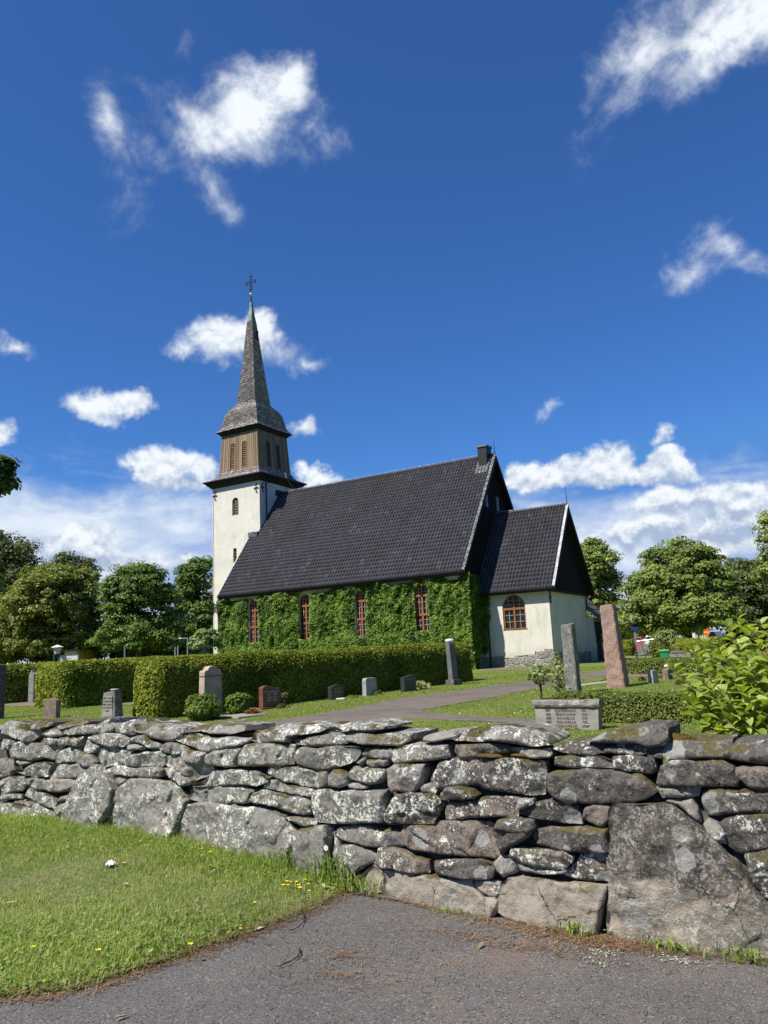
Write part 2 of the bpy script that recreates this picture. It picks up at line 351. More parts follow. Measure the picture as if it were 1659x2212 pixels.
# stones of the wall: kind, then east/height of each corner in centimetres
STONES=[
('t',-823,107,-807,105,-791,101,-783,97,-786,93,-790,88,-806,92,-822,94),
('',-790,94,-780,97,-765,97,-748,98,-748,94,-760,89,-768,86,-779,87,-788,89),
('t',-765,106,-750,108,-736,106,-735,103,-746,101,-748,99,-765,98),
('t',-747,101,-734,102,-715,95,-717,93,-733,92,-746,93),
('t',-726,103,-710,107,-695,109,-682,107,-685,104,-705,101,-717,100),
('t',-713,98,-701,102,-677,104,-660,105,-647,111,-645,105,-631,103,-633,99,-652,97,-672,96,-701,94,-711,95),
('t',-631,104,-622,107,-612,109,-606,105,-600,101,-601,97,-608,96,-623,97,-630,99),
('t',-600,103,-590,107,-578,106,-562,104,-544,103,-537,99,-537,94,-548,91,-562,92,-577,94,-590,97,-599,99),
('t',-538,99,-521,100,-505,98,-493,97,-469,98,-451,97,-438,98,-439,96,-452,91,-473,88,-492,85,-500,86,-515,89,-539,93),
('',-753,88,-745,92,-737,91,-723,90,-719,88,-724,84,-735,83,-751,85),
('',-719,91,-698,93,-699,91,-704,85,-712,83,-723,83),
('',-704,85,-697,91,-691,93,-677,93,-679,89,-684,84,-694,83),
('',-672,92,-660,95,-640,97,-627,97,-614,95,-606,91,-607,87,-617,85,-632,84,-642,85,-654,87,-666,90),
('',-683,79,-682,85,-674,90,-664,87,-654,84,-661,78,-667,77,-675,78),
('',-821,88,-799,87,-800,84,-809,76,-820,77),
('',-807,75,-801,85,-785,87,-764,85,-739,83,-718,82,-726,76,-728,68,-746,70,-765,67,-788,67,-804,70),
('',-726,74,-718,78,-700,82,-684,82,-684,78,-687,71,-693,68,-708,67,-725,66),
('',-687,71,-682,78,-667,77,-661,76,-655,70,-657,65,-671,64,-683,67),
('',-660,81,-646,83,-623,84,-611,80,-602,79,-577,82,-562,82,-556,79,-558,72,-561,69,-577,69,-602,67,-617,69,-632,67,-645,65,-653,69,-659,75),
('',-606,87,-597,87,-586,86,-588,83,-605,82),
('',-606,93,-597,95,-585,96,-577,91,-560,88,-563,85,-574,84,-590,88,-604,90),
('',-562,87,-553,90,-539,90,-524,88,-519,86,-524,82,-542,80,-555,82,-562,84),
('',-558,72,-555,78,-542,80,-524,80,-507,78,-487,71,-488,68,-495,64,-514,60,-519,61,-542,67,-553,69),
('',-525,86,-509,84,-494,84,-496,78,-503,74,-519,75,-529,79),
('',-635,64,-626,67,-613,67,-595,64,-596,61,-602,58,-622,59,-633,61),
('',-595,66,-580,67,-565,68,-558,66,-560,60,-570,58,-584,58,-596,59),
('',-558,67,-551,68,-538,65,-524,63,-514,60,-517,56,-528,54,-542,57,-553,61),
('',-633,57,-620,58,-604,56,-613,51,-618,49,-627,50),
('b',-708,0,-705,16,-698,29,-686,47,-675,57,-655,67,-645,61,-635,57,-627,49,-624,46,-627,39,-630,26,-634,21,-640,16,-649,2,-680,1),
('b',-639,3,-634,18,-629,26,-625,42,-616,49,-602,56,-580,58,-561,57,-544,55,-533,50,-519,43,-524,36,-531,26,-542,7,-567,6,-602,5,-630,2),
('',-796,55,-777,59,-760,64,-744,66,-731,65,-739,57,-737,52,-757,51,-777,52),
('',-741,54,-731,64,-707,65,-687,67,-679,63,-668,63,-673,58,-682,53,-699,52,-721,50,-735,50),
('',-820,67,-798,67,-797,60,-794,57,-798,50,-818,48),
('',-793,66,-769,66,-767,64,-782,62,-792,64),
('',-818,45,-803,50,-779,50,-774,43,-780,36,-793,34,-817,30),
('',-775,48,-759,49,-745,49,-742,45,-742,39,-755,38,-769,41),
('',-742,48,-723,50,-699,51,-686,48,-688,45,-698,41,-714,38,-730,37,-740,39),
('',-777,31,-769,39,-759,37,-740,34,-718,33,-716,29,-721,20,-737,22,-756,26),
('',-817,29,-793,33,-780,32,-779,28,-801,26,-816,24),
('',-761,21,-756,24,-743,22,-729,18,-714,15,-718,10,-728,8,-743,12),
('',-721,22,-713,25,-701,29,-703,23,-711,16,-719,17),
('',-714,34,-698,38,-699,31,-715,28),
('b',-816,22,-798,23,-781,21,-760,19,-749,15,-735,11,-732,0,-769,-4,-814,-8),
('',-790,26,-774,27,-775,22,-791,22),
('',-773,25,-762,25,-758,23,-764,19,-772,20),
('',-728,7,-715,14,-709,14,-710,0,-728,-1),
('t',-527,101,-513,106,-493,107,-469,107,-453,107,-451,103,-467,100,-488,100,-497,101,-511,102),
('',-499,75,-494,82,-479,87,-448,90,-449,86,-454,78,-454,75,-466,74,-482,74),
('',-453,75,-448,86,-443,92,-429,94,-406,95,-384,95,-384,89,-385,80,-403,78,-423,77,-440,76),
('t',-436,97,-429,101,-415,107,-395,109,-384,108,-365,110,-351,108,-358,105,-373,103,-389,101,-389,97,-406,96,-429,95),
('t',-385,98,-373,101,-358,103,-336,105,-330,101,-328,98,-336,96,-351,95,-366,94,-383,95),
('',-382,91,-374,93,-358,93,-343,95,-325,96,-316,96,-314,92,-319,87,-330,83,-344,79,-359,78,-371,79,-380,80,-385,84),
('t',-342,109,-328,112,-311,112,-296,110,-297,108,-311,107,-331,107),
('t',-332,106,-320,107,-302,105,-287,105,-272,106,-273,102,-279,97,-290,98,-303,98,-315,98,-329,100),
('',-315,90,-310,95,-299,96,-288,96,-285,94,-287,89,-297,88,-306,89),
('',-286,95,-279,97,-268,99,-254,100,-240,100,-238,92,-250,90,-268,88,-284,86,-286,88),
('',-319,85,-311,89,-310,87,-314,84),
('',-309,87,-299,88,-291,88,-293,84,-304,83,-309,84),
('',-416,76,-406,77,-382,78,-366,76,-361,74,-364,65,-378,65,-397,67,-415,70),
('',-360,76,-347,78,-346,71,-348,67,-359,64,-363,66),
('',-345,74,-340,79,-334,78,-327,76,-327,70,-335,67,-346,67),
('',-327,78,-322,82,-304,82,-292,82,-294,76,-298,72,-310,71,-322,72,-327,73),
('',-289,82,-283,85,-268,87,-258,87,-258,82,-261,73,-270,68,-281,69,-286,67,-289,74),
('',-327,70,-318,71,-311,69,-312,67,-321,67,-327,67),
('',-513,55,-494,62,-482,70,-457,72,-430,72,-415,68,-416,65,-430,61,-445,61,-475,58),
('',-518,44,-516,51,-511,54,-475,58,-445,60,-433,57,-439,47,-457,45,-479,43,-507,43),
('',-439,49,-433,55,-423,58,-407,57,-386,57,-372,56,-367,53,-368,45,-378,44,-394,45,-410,47,-427,47),
('',-417,66,-403,67,-382,64,-365,63,-365,60,-370,57,-387,58,-407,59,-422,60),
('',-367,52,-364,62,-351,65,-331,64,-304,67,-292,68,-293,56,-294,47,-306,45,-332,43,-358,40,-363,45),
('b',-531,5,-528,24,-521,39,-494,43,-458,44,-430,44,-410,43,-397,41,-383,33,-387,24,-399,3,-425,2,-449,5,-476,7,-503,6),
('',-395,40,-383,42,-360,42,-361,38,-373,36,-386,38),
('b',-384,30,-376,34,-350,39,-348,32,-350,23,-349,13,-353,6,-377,2,-385,3),
('p',-347,35,-343,33,-341,26,-342,12,-346,9,-348,18),
('',-345,33,-339,38,-318,42,-293,43,-279,41,-278,33,-294,30,-313,29,-332,30),
('',-341,4,-340,21,-337,26,-324,28,-309,26,-303,23,-306,19,-317,15,-325,9,-335,5),
('d',-304,19,-300,30,-288,31,-272,28,-259,26,-258,19,-267,17,-281,17,-296,17),
('t',-258,105,-249,107,-236,108,-234,106,-235,104,-249,102,-257,102),
('t',-226,109,-217,111,-202,112,-188,110,-175,107,-168,104,-167,102,-177,101,-186,102,-203,104,-218,103,-232,103,-234,105),
('d',-234,96,-233,100,-218,101,-203,102,-194,101,-194,97,-204,95,-219,93,-230,91),
('d',-193,100,-180,99,-168,100,-167,97,-170,94,-180,94,-193,95),
('d',-255,77,-250,84,-246,89,-236,91,-214,92,-194,94,-172,92,-171,86,-173,73,-180,72,-196,73,-210,74,-218,76,-236,74,-247,71,-253,74),
('d',-261,72,-259,74,-253,75,-250,71,-251,69,-260,69),
('d',-292,53,-286,63,-281,66,-270,68,-252,69,-246,65,-248,61,-253,50,-271,49,-290,46,-292,49),
('d',-245,69,-241,73,-231,74,-222,73,-218,70,-221,68,-231,67,-243,66),
('d',-244,58,-241,64,-226,65,-214,69,-201,70,-190,70,-191,65,-192,59,-207,58,-227,55,-244,53),
('d',-190,65,-189,69,-181,70,-180,68,-188,64),
('d',-190,61,-186,65,-178,68,-169,70,-161,70,-154,67,-152,63,-151,58,-162,58,-179,59),
('d',-171,83,-169,85,-161,87,-146,89,-131,88,-120,88,-114,87,-106,79,-111,75,-119,72,-133,71,-148,70,-158,70,-163,71,-169,75),
('d',-165,90,-164,95,-153,96,-138,96,-130,94,-130,90,-142,89,-161,89),
('d',-129,96,-119,97,-107,96,-106,91,-107,88,-114,88,-129,89),
('td',-170,100,-165,102,-152,103,-137,104,-135,101,-135,98,-142,97,-151,97,-160,98),
('td',-134,100,-133,102,-124,104,-109,105,-109,101,-111,98,-119,98,-127,98,-134,98),
('tm',-143,104,-134,109,-123,112,-113,113,-101,114,-98,112,-98,106,-101,103,-109,102,-115,104,-129,104),
('td',-109,97,-108,101,-94,105,-78,105,-65,106,-65,103,-66,97,-75,97,-88,96,-98,96),
('td',-65,102,-62,105,-55,106,-46,106,-39,104,-40,95,-51,95,-60,96,-65,97),
('d',-105,83,-102,92,-95,95,-82,95,-70,96,-65,93,-63,86,-64,83,-74,83,-87,82,-104,81),
('d',-66,91,-60,93,-53,93,-42,93,-43,82,-52,82,-59,83,-64,88),
('d',-106,80,-104,81,-90,82,-83,82,-85,77,-91,76,-103,75),
('d',-83,76,-81,79,-77,81,-65,81,-49,81,-43,81,-44,70,-60,70,-69,69,-79,67,-81,69),
('d',-75,63,-71,66,-63,69,-50,69,-45,69,-46,54,-56,52,-64,49,-68,50,-72,53,-73,59),
('d',-64,49,-56,52,-46,54,-49,29,-56,28,-61,34,-63,40),
('d',-83,62,-80,65,-76,63,-73,59,-73,54,-77,54,-81,59),
('bg',-134,62,-133,67,-131,70,-118,71,-104,72,-98,71,-94,67,-87,63,-83,60,-77,54,-73,48,-68,43,-64,37,-60,31,-55,25,-50,18,-52,0,-62,0,-72,-1,-81,-6,-87,-6,-100,-4,-119,-4,-129,-1,-140,2,-140,8,-137,22,-136,39,-133,52),
('p',-102,73,-88,75,-86,70,-85,63,-90,66,-95,71),
('d',-148,67,-142,69,-134,69,-133,67,-134,61,-139,57,-146,59,-150,61),
('d',-182,48,-180,52,-171,54,-157,55,-136,57,-136,52,-135,43,-147,42,-158,42,-169,42,-179,44),
('d',-197,38,-195,41,-181,41,-163,42,-158,39,-159,36,-164,32,-177,32,-190,33,-197,36),
('d',-194,33,-186,32,-173,31,-162,32,-164,29,-177,28,-191,28),
('d',-164,28,-158,35,-153,40,-146,42,-136,41,-136,35,-138,28,-148,27,-159,27),
('d',-207,52,-204,56,-195,58,-181,58,-180,53,-186,47,-198,41,-203,36,-205,43),
('d',-281,40,-278,47,-265,48,-248,51,-227,53,-212,54,-207,52,-205,44,-203,36,-210,33,-229,32,-250,31,-266,31,-276,32,-280,35),
('d',-253,27,-239,29,-219,32,-211,30,-209,27,-211,22,-230,19,-251,19,-253,22),
('d',-210,31,-204,35,-195,36,-194,32,-195,27,-204,23,-208,27),
('d',-226,15,-223,19,-210,20,-207,19,-208,12,-211,10,-220,12),
('bp',-324,6,-313,12,-305,18,-296,16,-279,16,-258,17,-240,17,-227,19,-225,14,-218,9,-216,3,-216,-3,-226,-3,-252,-3,-274,-5,-303,-3,-325,-3),
('',-218,9,-208,10,-208,5,-211,0,-215,-2),
('bp',-208,11,-204,19,-199,23,-179,25,-167,24,-139,26,-141,19,-144,11,-146,0,-158,0,-169,0,-185,0,-201,0,-208,4)]
def m_stone(dark, pale, giant):
    def f(g):
        p = g.pos(); big = g.noise(p, 2.2, 4, .6); mid = g.noise(p, 9., 6, .65); fine = g.noise(p, 60., 5, .7); o = g.objrnd()
        pw = g.vm('ADD', p, g.vm('SCALE', g.vm('SUBTRACT', g.noise(p, 22., 4, .6, out=1), (.5, .5, .5)), sc=.06))
        if pale:
            col = g.ramp(mid, [(.3, (.24, .205, .155)), (.5, (.345, .30, .235)), (.66, (.43, .38, .305))])
            col = g.mix(g.m('MULTIPLY', g.sm(big, .5, .62), .7), col, (.31, .285, .25))
        else:
            a, b, c = ((.070, .064, .055), (.120, .111, .096), (.175, .163, .142)) if dark else ((.155, .147, .130), (.235, .225, .200), (.305, .295, .262))
            col = g.ramp(mid, [(.3, a), (.5, b), (.68, c)])
            col = g.mix(g.m('MULTIPLY', g.sm(g.noise(p, 3.1, 3), .58, .68), .5), col, (.36, .27, .215))
        col = g.mix(1., col, g.ramp(o, [(0., .74), (1., 1.26)]), 'MULTIPLY'); col = g.mix(g.m('MULTIPLY', g.sm(o, .8, .95), .35), col, (.30, .22, .17))
        # dark crust
        dk = g.sm(g.m('ADD', mid, g.m('MULTIPLY', g.m('SUBTRACT', fine, .5), .8)), .50 if dark else .57, .58 if dark else .66)
        if pale: dk = g.m('MULTIPLY', dk, .18)
        z = g.n('SeparateXYZ', {0: p}).outputs[2]
        if giant:
            pal = g.sm(g.m('ADD', z, g.m('MULTIPLY', g.m('SUBTRACT', big, .5), .35)), .33, .25)
            pc = g.ramp(mid, [(.3, (.27, .232, .18)), (.5, (.38, .33, .26)), (.66, (.48, .42, .34))])
            pc = g.mix(g.sm(big, .5, .55), pc, (.25, .225, .175))
            col = g.mix(pal, col, pc); dk = g.m('MULTIPLY', dk, g.m('SUBTRACT', 1., g.m('MULTIPLY', pal, .92)))
        col = g.mix(g.m('MULTIPLY', dk, .85), col, (.050, .046, .042) if dark else (.085, .08, .075))
        # round grey crusts
        v = g.n('TexVoronoi', {'Vector': g.vm('MULTIPLY', pw, (1, .3, 1)), 'Scale': 6.5}); vc = g.n('SeparateXYZ', {0: v.outputs['Color']}).outputs[0]
        rad = g.m('SUBTRACT', g.m('MULTIPLY', vc, 1.0), .42 if dark else .45)
        cr = g.sm(g.m('SUBTRACT', rad, v.outputs['Distance']), .0, .04)
        if pale: cr = g.m('MULTIPLY', cr, .35)
        col = g.mix(g.m('MULTIPLY', cr, .8), col, g.mix(fine, (.235, .235, .215), (.40, .40, .37)))
        # leafy white lichen
        lm = g.sm(g.m('ADD', g.noise(p, 4.3, 3, .6), g.m('MULTIPLY', g.m('SUBTRACT', g.m('FRACT', g.m('MULTIPLY', o, 7.31)), .5), .26 if dark else .17)), .49 if dark else .42, .58 if dark else .54)
        le = g.sm(g.m('ADD', g.noise(p, 48., 4, .75), g.m('MULTIPLY', g.noise(p, 15., 3), .55)), .77 if dark else .74, .84 if dark else .81)
        wl = g.m('MULTIPLY', lm, le)
        if pale: wl = g.m('MULTIPLY', wl, .12)
        if giant: wl = g.m('MULTIPLY', wl, .35)
        col = g.mix(wl, col, g.mix(big, (.52, .52, .44), (.76, .76, .68)))
        # moss on ledges
        nz = g.n('SeparateXYZ', {0: g.n('NewGeometry').outputs['Normal']}).outputs[2]
        ms = g.m('MULTIPLY', g.sm(nz, .25, .7), g.sm(g.noise(p, 3.4, 3, .6), .48, .58))
        if pale: ms = g.m('MAXIMUM', ms, g.m('MULTIPLY', g.sm(g.noise(p, 8, 5, .75), .50, .56), g.sm(z, .17, .30)))
        col = g.mix(ms, col, g.mix(g.noise(p, 40, 3), (.05, .042, .012), (.17, .14, .055)))
        fl = g.m('MULTIPLY', g.sm(g.noise(g.vm('ADD', p, (3, 1, 2)), 26. if giant else 34., 5, .75), .52 if giant else .56, .60 if giant else .64), .22 if pale else .65 if giant else .5)
        col = g.mix(fl, col, (.33, .28, .215) if giant else (.40, .39, .345))
        if giant or pale:
            ck = g.n('TexVoronoi', {'Vector': g.vm('ADD', g.vm('MULTIPLY', pw, (1.3, .2, 1.)), (.37, 0, .2)), 'Scale': 2.1}, feature='DISTANCE_TO_EDGE').outputs[0]
            ck = g.m('MULTIPLY', g.sm(ck, .012, .003), g.sm(g.noise(p, 5., 2), .50, .58)); col = g.mix(ck, col, (.05, .042, .036))
        h = g.m('ADD', g.m('ADD', g.m('MULTIPLY', mid, .9), g.m('MULTIPLY', fine, .35)), g.m('MULTIPLY', wl, .55))
        return {'Base Color': col, 'Roughness': .92, 'Specular IOR Level': .15, 'Normal': g.bump(h, .03, .9)}
    return f
mat('stone_light', m_stone(False, False, False)); mat('stone_dark', m_stone(True, False, False)); mat('stone_pale', m_stone(True, True, False)); mat('stone_giant', m_stone(True, False, True))
plain('stone_core', (.06, .055, .048), .95, var=.4, sc=14)
def m_moss(g):
    p = g.pos(); f = g.noise(p, 45., 4, .7); b = g.noise(p, 5., 3)
    col = g.mix(f, g.mix(g.sm(b, .4, .6), (.045, .036, .010), (.10, .055, .012)), g.mix(g.sm(b, .4, .6), (.15, .125, .05), (.24, .15, .045)))
    return {'Base Color': col, 'Roughness': 1., 'Specular IOR Level': 0., 'Normal': g.bump(f, .03)}
mat('moss', m_moss)

def stone_geo(poly, seed, kind, sp=.0105, near=None):
    rs = np.random.RandomState(seed); poly = np.asarray(poly, float)/100.
    area = abs(np.sum(poly[:, 0]*np.roll(poly[:, 1], -1)-poly[:, 1]*np.roll(poly[:, 0], -1)))/2; size = math.sqrt(area)
    cc = poly.mean(0); dv = poly-cc; poly = poly+dv/np.linalg.norm(dv, axis=1, keepdims=True)*.008; pl = resample(poly, .022, .0030 if size < .3 else .0045, seed)
    P, F, d = poly_grid(pl, sp); inr = d.max()
    c = poly.mean(0); q = (P-c)/size
    # rock face: lowest of a few tilted planes, softened, with roughness
    h = np.full(len(P), 9.)
    for _ in range(5):
        a = rs.uniform(0, 6.28); s = rs.uniform(.10, .40)*size**.5*.40; h = np.minimum(h, (q@np.array([math.cos(a), math.sin(a)]))*s+rs.uniform(.0, .045))
    h = np.minimum(h, .016)*.8
    ns = int(np.clip((size/.10)**2, 3, 60)); sd = P[rs.choice(len(P), ns)]; tl = rs.normal(size=(ns, 2))*.11; sh_ = rs.uniform(-.006, .006, ns)      # broken facets
    d2 = ((P[:, None]-sd[None])**2).sum(-1); wt = np.exp(-(d2-d2.min(1, keepdims=True))/(.022*min(1, size*2.2))**2); wt /= wt.sum(1, keepdims=True)
    h = h+np.clip((wt*(sh_+((P[:, None]-sd[None])*tl[None]).sum(-1))).sum(1), -.016, .016)*(.6 if 'b' in kind else 1)
    R = min(.014, .3*inr+.003)*rs.uniform(.6, 1.4); t = np.clip(d/R, 0, 1)
    edge = t**.75
    P3 = np.c_[P[:, 0], np.full(len(P), seed*1.7), P[:, 1]]
    rough = (.25-np.abs(fbm3(P3, 9, seed+5, 3)))*.030+fbm3(P3, 26, seed+6, 3)*.009+(.3-np.abs(fbm3(P3, 70, seed+9, 2)))*.006
    prot = rs.uniform(-.02, .03)+(.04 if 'b' in kind else 0)-(.05 if kind == 'p' else 0)+(h+rough)*edge-.034*(1-edge)
    if 't' in kind:
        v = P[:, 1]; prot = prot-1.1*np.clip(v-(poly[:, 1].max()-.075), 0, 1)
    y = Nf(P[:, 0])-prot
    V = np.c_[P[:, 0], y, P[:, 1]]
    e = border(F); loop, inv = np.unique(e, return_inverse=True); inv = inv.reshape(e.shape)
    base = V[loop]; vs = [V, base.copy()]; fs = [F]; off = len(V)+len(base); prev = len(V)+inv
    dep = (.55 if 't' in kind else .26); steps = 7 if 't' in kind else 3
    for k in range(1, steps+1):
        r = base.copy(); u = k/steps; r[:, 1] = r[:, 1]*(1-u)+(Nf(r[:, 0])+dep)*u
        sh = 1-.10*u**2; ctr = base.mean(0); r[:, 0] = ctr[0]+(r[:, 0]-ctr[0])*sh; r[:, 2] = ctr[2]+(r[:, 2]-ctr[2])*sh-(.01*u if 't' in kind else 0)
        r[:, 2] += fbm3(r, 13, seed+31, 3)*.012*u**.3; vs.append(r); cur = off+inv
        fs.append(np.stack([prev[:, 0], prev[:, 1], cur[:, 1], cur[:, 0]], 1)); prev = cur; off += len(r)
    return np.concatenate(vs), np.concatenate(fs), area
def build_wall():
    w = thing('stone_wall', 'dry stone churchyard wall of lichened grey boulders beside the asphalt', 'wall', (-4, 5.2, 0))
    items = []
    for i, (k, *f) in enumerate(STONES):
        poly = np.array(f, float).reshape(-1, 2)
        V, F, a = stone_geo(poly, i+3, k)
        m = 'stone_giant' if 'g' in k else 'stone_pale' if k == 'bp' else 'stone_dark' if ('d' in k or 'm' in k) else 'stone_light'
        items.append((a, V, F, m))
    items.sort(key=lambda t: -t[0])
    for a, V, F, m in items[:96]:
        o = npmesh('stone', V, F, m, w, smooth=True)
        if m == 'stone_giant': o['label'] = 'huge pale footed boulder leaning at right'
    # the small chinking stones, the back row and the runs outside the picture
    rs = np.random.RandomState(77); vs, fs, off = [], [], 0
    rest = [(V, F) for a, V, F, m in items[96:]]
    def course(x0, x1, seed):
        z = 0.
        while z < .98:
            h = rs.uniform(.14, .26); x = x0+rs.uniform(-.2, 0); top = z+h >= .98
            while x < x1:
                l = rs.uniform(.25, .6); j = lambda: rs.uniform(-.02, .02)
                poly = np.array([(x+.01+j(), z+.01+j()), (x+l*.5, z+j()), (x+l-.02+j(), z+.01+j()), (x+l-.01+j(), z+h*.6), (x+l-.03+j(), z+h-.02+j()), (x+l*.4, z+h+j()), (x+.02+j(), z+h-.02+j())])*100
                V, F, a = stone_geo(poly, int(rs.randint(1e6)), 't' if top else '', .03); rest.append((V, F)); x += l
            z += h
    course(.28, 4.5, 1); course(-15, -8.6, 2)
    for x in np.arange(-9, 1, .33):             # rubble along the inner top edge
        l = rs.uniform(.28, .45); z0 = rs.uniform(.74, .80); h = rs.uniform(.16, .22)
        poly = np.array([(x, z0), (x+l, z0+.01), (x+l*1.02, z0+h*.7), (x+l*.7, z0+h), (x+l*.2, z0+h*.95), (x-.01, z0+h*.6)])*100
        V, F, a = stone_geo(poly, int(rs.randint(1e6)), '', .025); V[:, 1] += .34; rest.append((V, F))
    for V, F in rest: vs.append(V); fs.append(F+off); off += len(V)
    tag(npmesh('stone', np.concatenate(vs), np.concatenate(fs), 'stone_light', w, smooth=True), kind='stuff')
    # dark rubble heart seen through the gaps
    xs = np.arange(-15, 4.6, .25); prof = [(.10, -.02), (.10, .84), (.52, .86), (.62, -.02)]
    V = [(x, float(Nf(x))+a+rs.uniform(-.015, .015), z+rs.uniform(-.02, .02)) for x in xs for a, z in prof]
    F = [(i*4+j, i*4+j+1, i*4+5+j, i*4+4+j) for i in range(len(xs)-1) for j in range(3)]
    npmesh('rubble_core', V, F, 'stone_core', w)
    # moss cushions growing on the top
    vs, fs, off = [], [], 0
    def cushion(E, dN, z, r, rz, seed):
        nonlocal off
        n, k = 9, 18; V = []
        for i in range(n):
            th = math.pi/2*i/(n-1)
            for j in range(k): V.append((math.sin(th)*math.cos(2*math.pi*j/k), math.sin(th)*math.sin(2*math.pi*j/k), math.cos(th)))
        V = np.array(V); s = 1+.25*fbm3(V, 3, seed, 3); V = V*s[:, None]*np.array([r, r*.6, rz])+np.array([E, float(Nf(E))+dN, z])
        idx = np.arange(n*k).reshape(n, k); F = np.stack([idx[:-1], np.roll(idx[:-1], -1, 1), np.roll(idx[1:], -1, 1), idx[1:]], -1).reshape(-1, 4)
        vs.append(V); fs.append(F+off); off += len(V)
    for E, dN, z, r, rz in [(-1.18, .18, 1.06, .20, .07), (-1.0, .2, 1.05, .16, .06), (-1.3, .2, 1.05, .14, .05), (-1.85, .12, .97, .16, .035), (-2.1, .12, .96, .2, .04), (-2.6, .14, .985, .2, .04), (-3.0, .16, 1.0, .18, .03), (-4.0, .18, 1.03, .16, .04), (-4.7, .2, 1.0, .2, .045), (-4.35, .25, 1.02, .12, .04), (-7.9, .3, 1.02, .3, .04), (-7.1, .3, .98, .2, .04), (-.85, .3, .99, .3, .03)]:
        cushion(E, dN, z-.02, r, rz, int(rs.randint(1e6)))
    npmesh('moss', np.concatenate(vs), np.concatenate(fs), 'moss', w, smooth=True)
build_wall()

# ---------------------------------------------------------------- church
def m_plaster(g):
    p = g.pos(); n = g.noise(p, 1.1, 6, .6); f = g.noise(p, 22., 4); st = g.noise(g.vm('MULTIPLY', p, (2.5, 2.5, .35)), 1.4, 5, .6)
    col = g.ramp(n, [(.3, (.60, .582, .50)), (.7, (.72, .702, .615))])
    col = g.mix(g.m('MULTIPLY', g.sm(st, .52, .72), .45), col, (.46, .43, .345)); z = g.n('SeparateXYZ', {0: p}).outputs[2]
    col = g.mix(g.m('MULTIPLY', g.sm(g.m('ADD', z, g.m('MULTIPLY', n, 1.2)), 2.5, 1.5), .45), col, (.40, .37, .29))          # splashed, damp foot
    pa = g.sm(g.noise(p, .7, 3, .5), .56, .60); col = g.mix(g.m('MULTIPLY', pa, .25), col, (.74, .71, .60))                     # patched render
    cr = g.n('TexVoronoi', {'Vector': g.vm('ADD', p, g.vm('SCALE', g.noise(p, 2., 4, out=1), sc=.5)), 'Scale': .55}, feature='DISTANCE_TO_EDGE').outputs[0]; col = g.mix(g.m('MULTIPLY', g.sm(cr, .012, .003), g.m('MULTIPLY', g.sm(n, .5, .6), .4)), col, (.30, .28, .23))
    return {'Base Color': col, 'Roughness': .95, 'Specular IOR Level': .1, 'Normal': g.bump(f, .015)}
mat('plaster', m_plaster)
def m_tile(g):
    p = g.pos(); r = g.rnd(); n = g.noise(p, .5, 4); f = g.noise(p, 24., 3); f2 = g.noise(p, 7., 4, .7)
    c = g.ramp(r, [(0, (.031, .031, .038)), (.6, (.038, .038, .047)), (.97, (.046, .046, .056)), (1., (.080, .080, .088))])
    sk = g.noise(g.vm('MULTIPLY', p, (2.2, .12, .12)), 1.5, 4, .6); c = g.mix(1., c, g.ramp(sk, [(.3, .86), (.7, 1.15)]), 'MULTIPLY'); c = g.mix(1., c, g.ramp(n, [(.3, .82), (.7, 1.2)]), 'MULTIPLY'); c = g.mix(1., c, g.ramp(f2, [(.3, .84), (.75, 1.22)]), 'MULTIPLY')
    return {'Base Color': c, 'Roughness': .6, 'Specular IOR Level': .3, 'Normal': g.bump(f, .01)}
mat('roof_tile', m_tile)
def m_board(ca, cb, sc=14.):
    def f(g):
        p = g.pos(); r = g.rnd(); n = g.noise(g.vm('MULTIPLY', p, (1, 1, .06)), sc, 5, .65)
        c = g.mix(g.m('ADD', g.m('MULTIPLY', n, .7), g.m('MULTIPLY', r, .35)), ca, cb)
        return {'Base Color': c, 'Roughness': .8, 'Normal': g.bump(n, .01)}
    return f
mat('weathered_shaded_board', m_board((.040, .027, .016), (.43, .325, .20)))  # weathered grain, its contrast widened to imitate the shadows of the battens
mat('black_board', m_board((.010, .009, .009), (.024, .021, .02)))
def m_shingle(g):
    p = g.pos(); r = g.rnd(); n = g.noise(p, 1.6, 4); f = g.noise(p, 30., 3)
    c = g.ramp(r, [(0, (.15, .132, .115)), (.5, (.25, .225, .20)), (.9, (.34, .315, .285)), (1., (.48, .45, .42))])
    c = g.mix(1., c, g.ramp(n, [(.3, .72), (.7, 1.15)]), 'MULTIPLY'); c = g.mix(1., c, g.ramp(f, [(.3, .8), (.7, 1.2)]), 'MULTIPLY')
    return {'Base Color': c, 'Roughness': .8}
mat('shingle', m_shingle)
plain('dark_metal', (.018, .017, .018), .5, spec=.4); plain('iron', (.012, .011, .012), .6)
def m_lead(g):
    n = g.noise(g.pos(), 7., 5, .7); c = g.ramp(n, [(.42, (.035, .035, .038)), (.56, (.15, .155, .16)), (.7, (.45, .46, .46))])
    return {'Base Color': c, 'Roughness': .6}
mat('weathered_sheet', m_lead)
plain('pale_sheet', (.40, .405, .40), .5, var=.35, sc=2.5); plain('grey_sheet', (.16, .175, .18), .5, var=.2)
def m_copper(g):
    n = g.noise(g.pos(), 2.2, 5, .6); return {'Base Color': g.ramp(n, [(.3, (.05, .075, .062)), (.5, (.16, .23, .19)), (.7, (.30, .38, .31))]), 'Roughness': .6}
mat('copper', m_copper); plain('gilt', (.72, .65, .42), .3, metal=.6, var=.2)
plain('window_wood', (.27, .105, .045), .55, var=.22, sc=6.); plain('window_white', (.46, .42, .35), .6)
def m_glass(g):
    p = g.pos(); n = g.noise(p, 2.4, 3)
    return {'Base Color': g.ramp(n, [(.35, (.010, .012, .014)), (.6, (.028, .032, .036))]), 'Roughness': .06, 'Specular IOR Level': .7, 'Normal': g.bump(n, .06)}
mat('glass', m_glass)
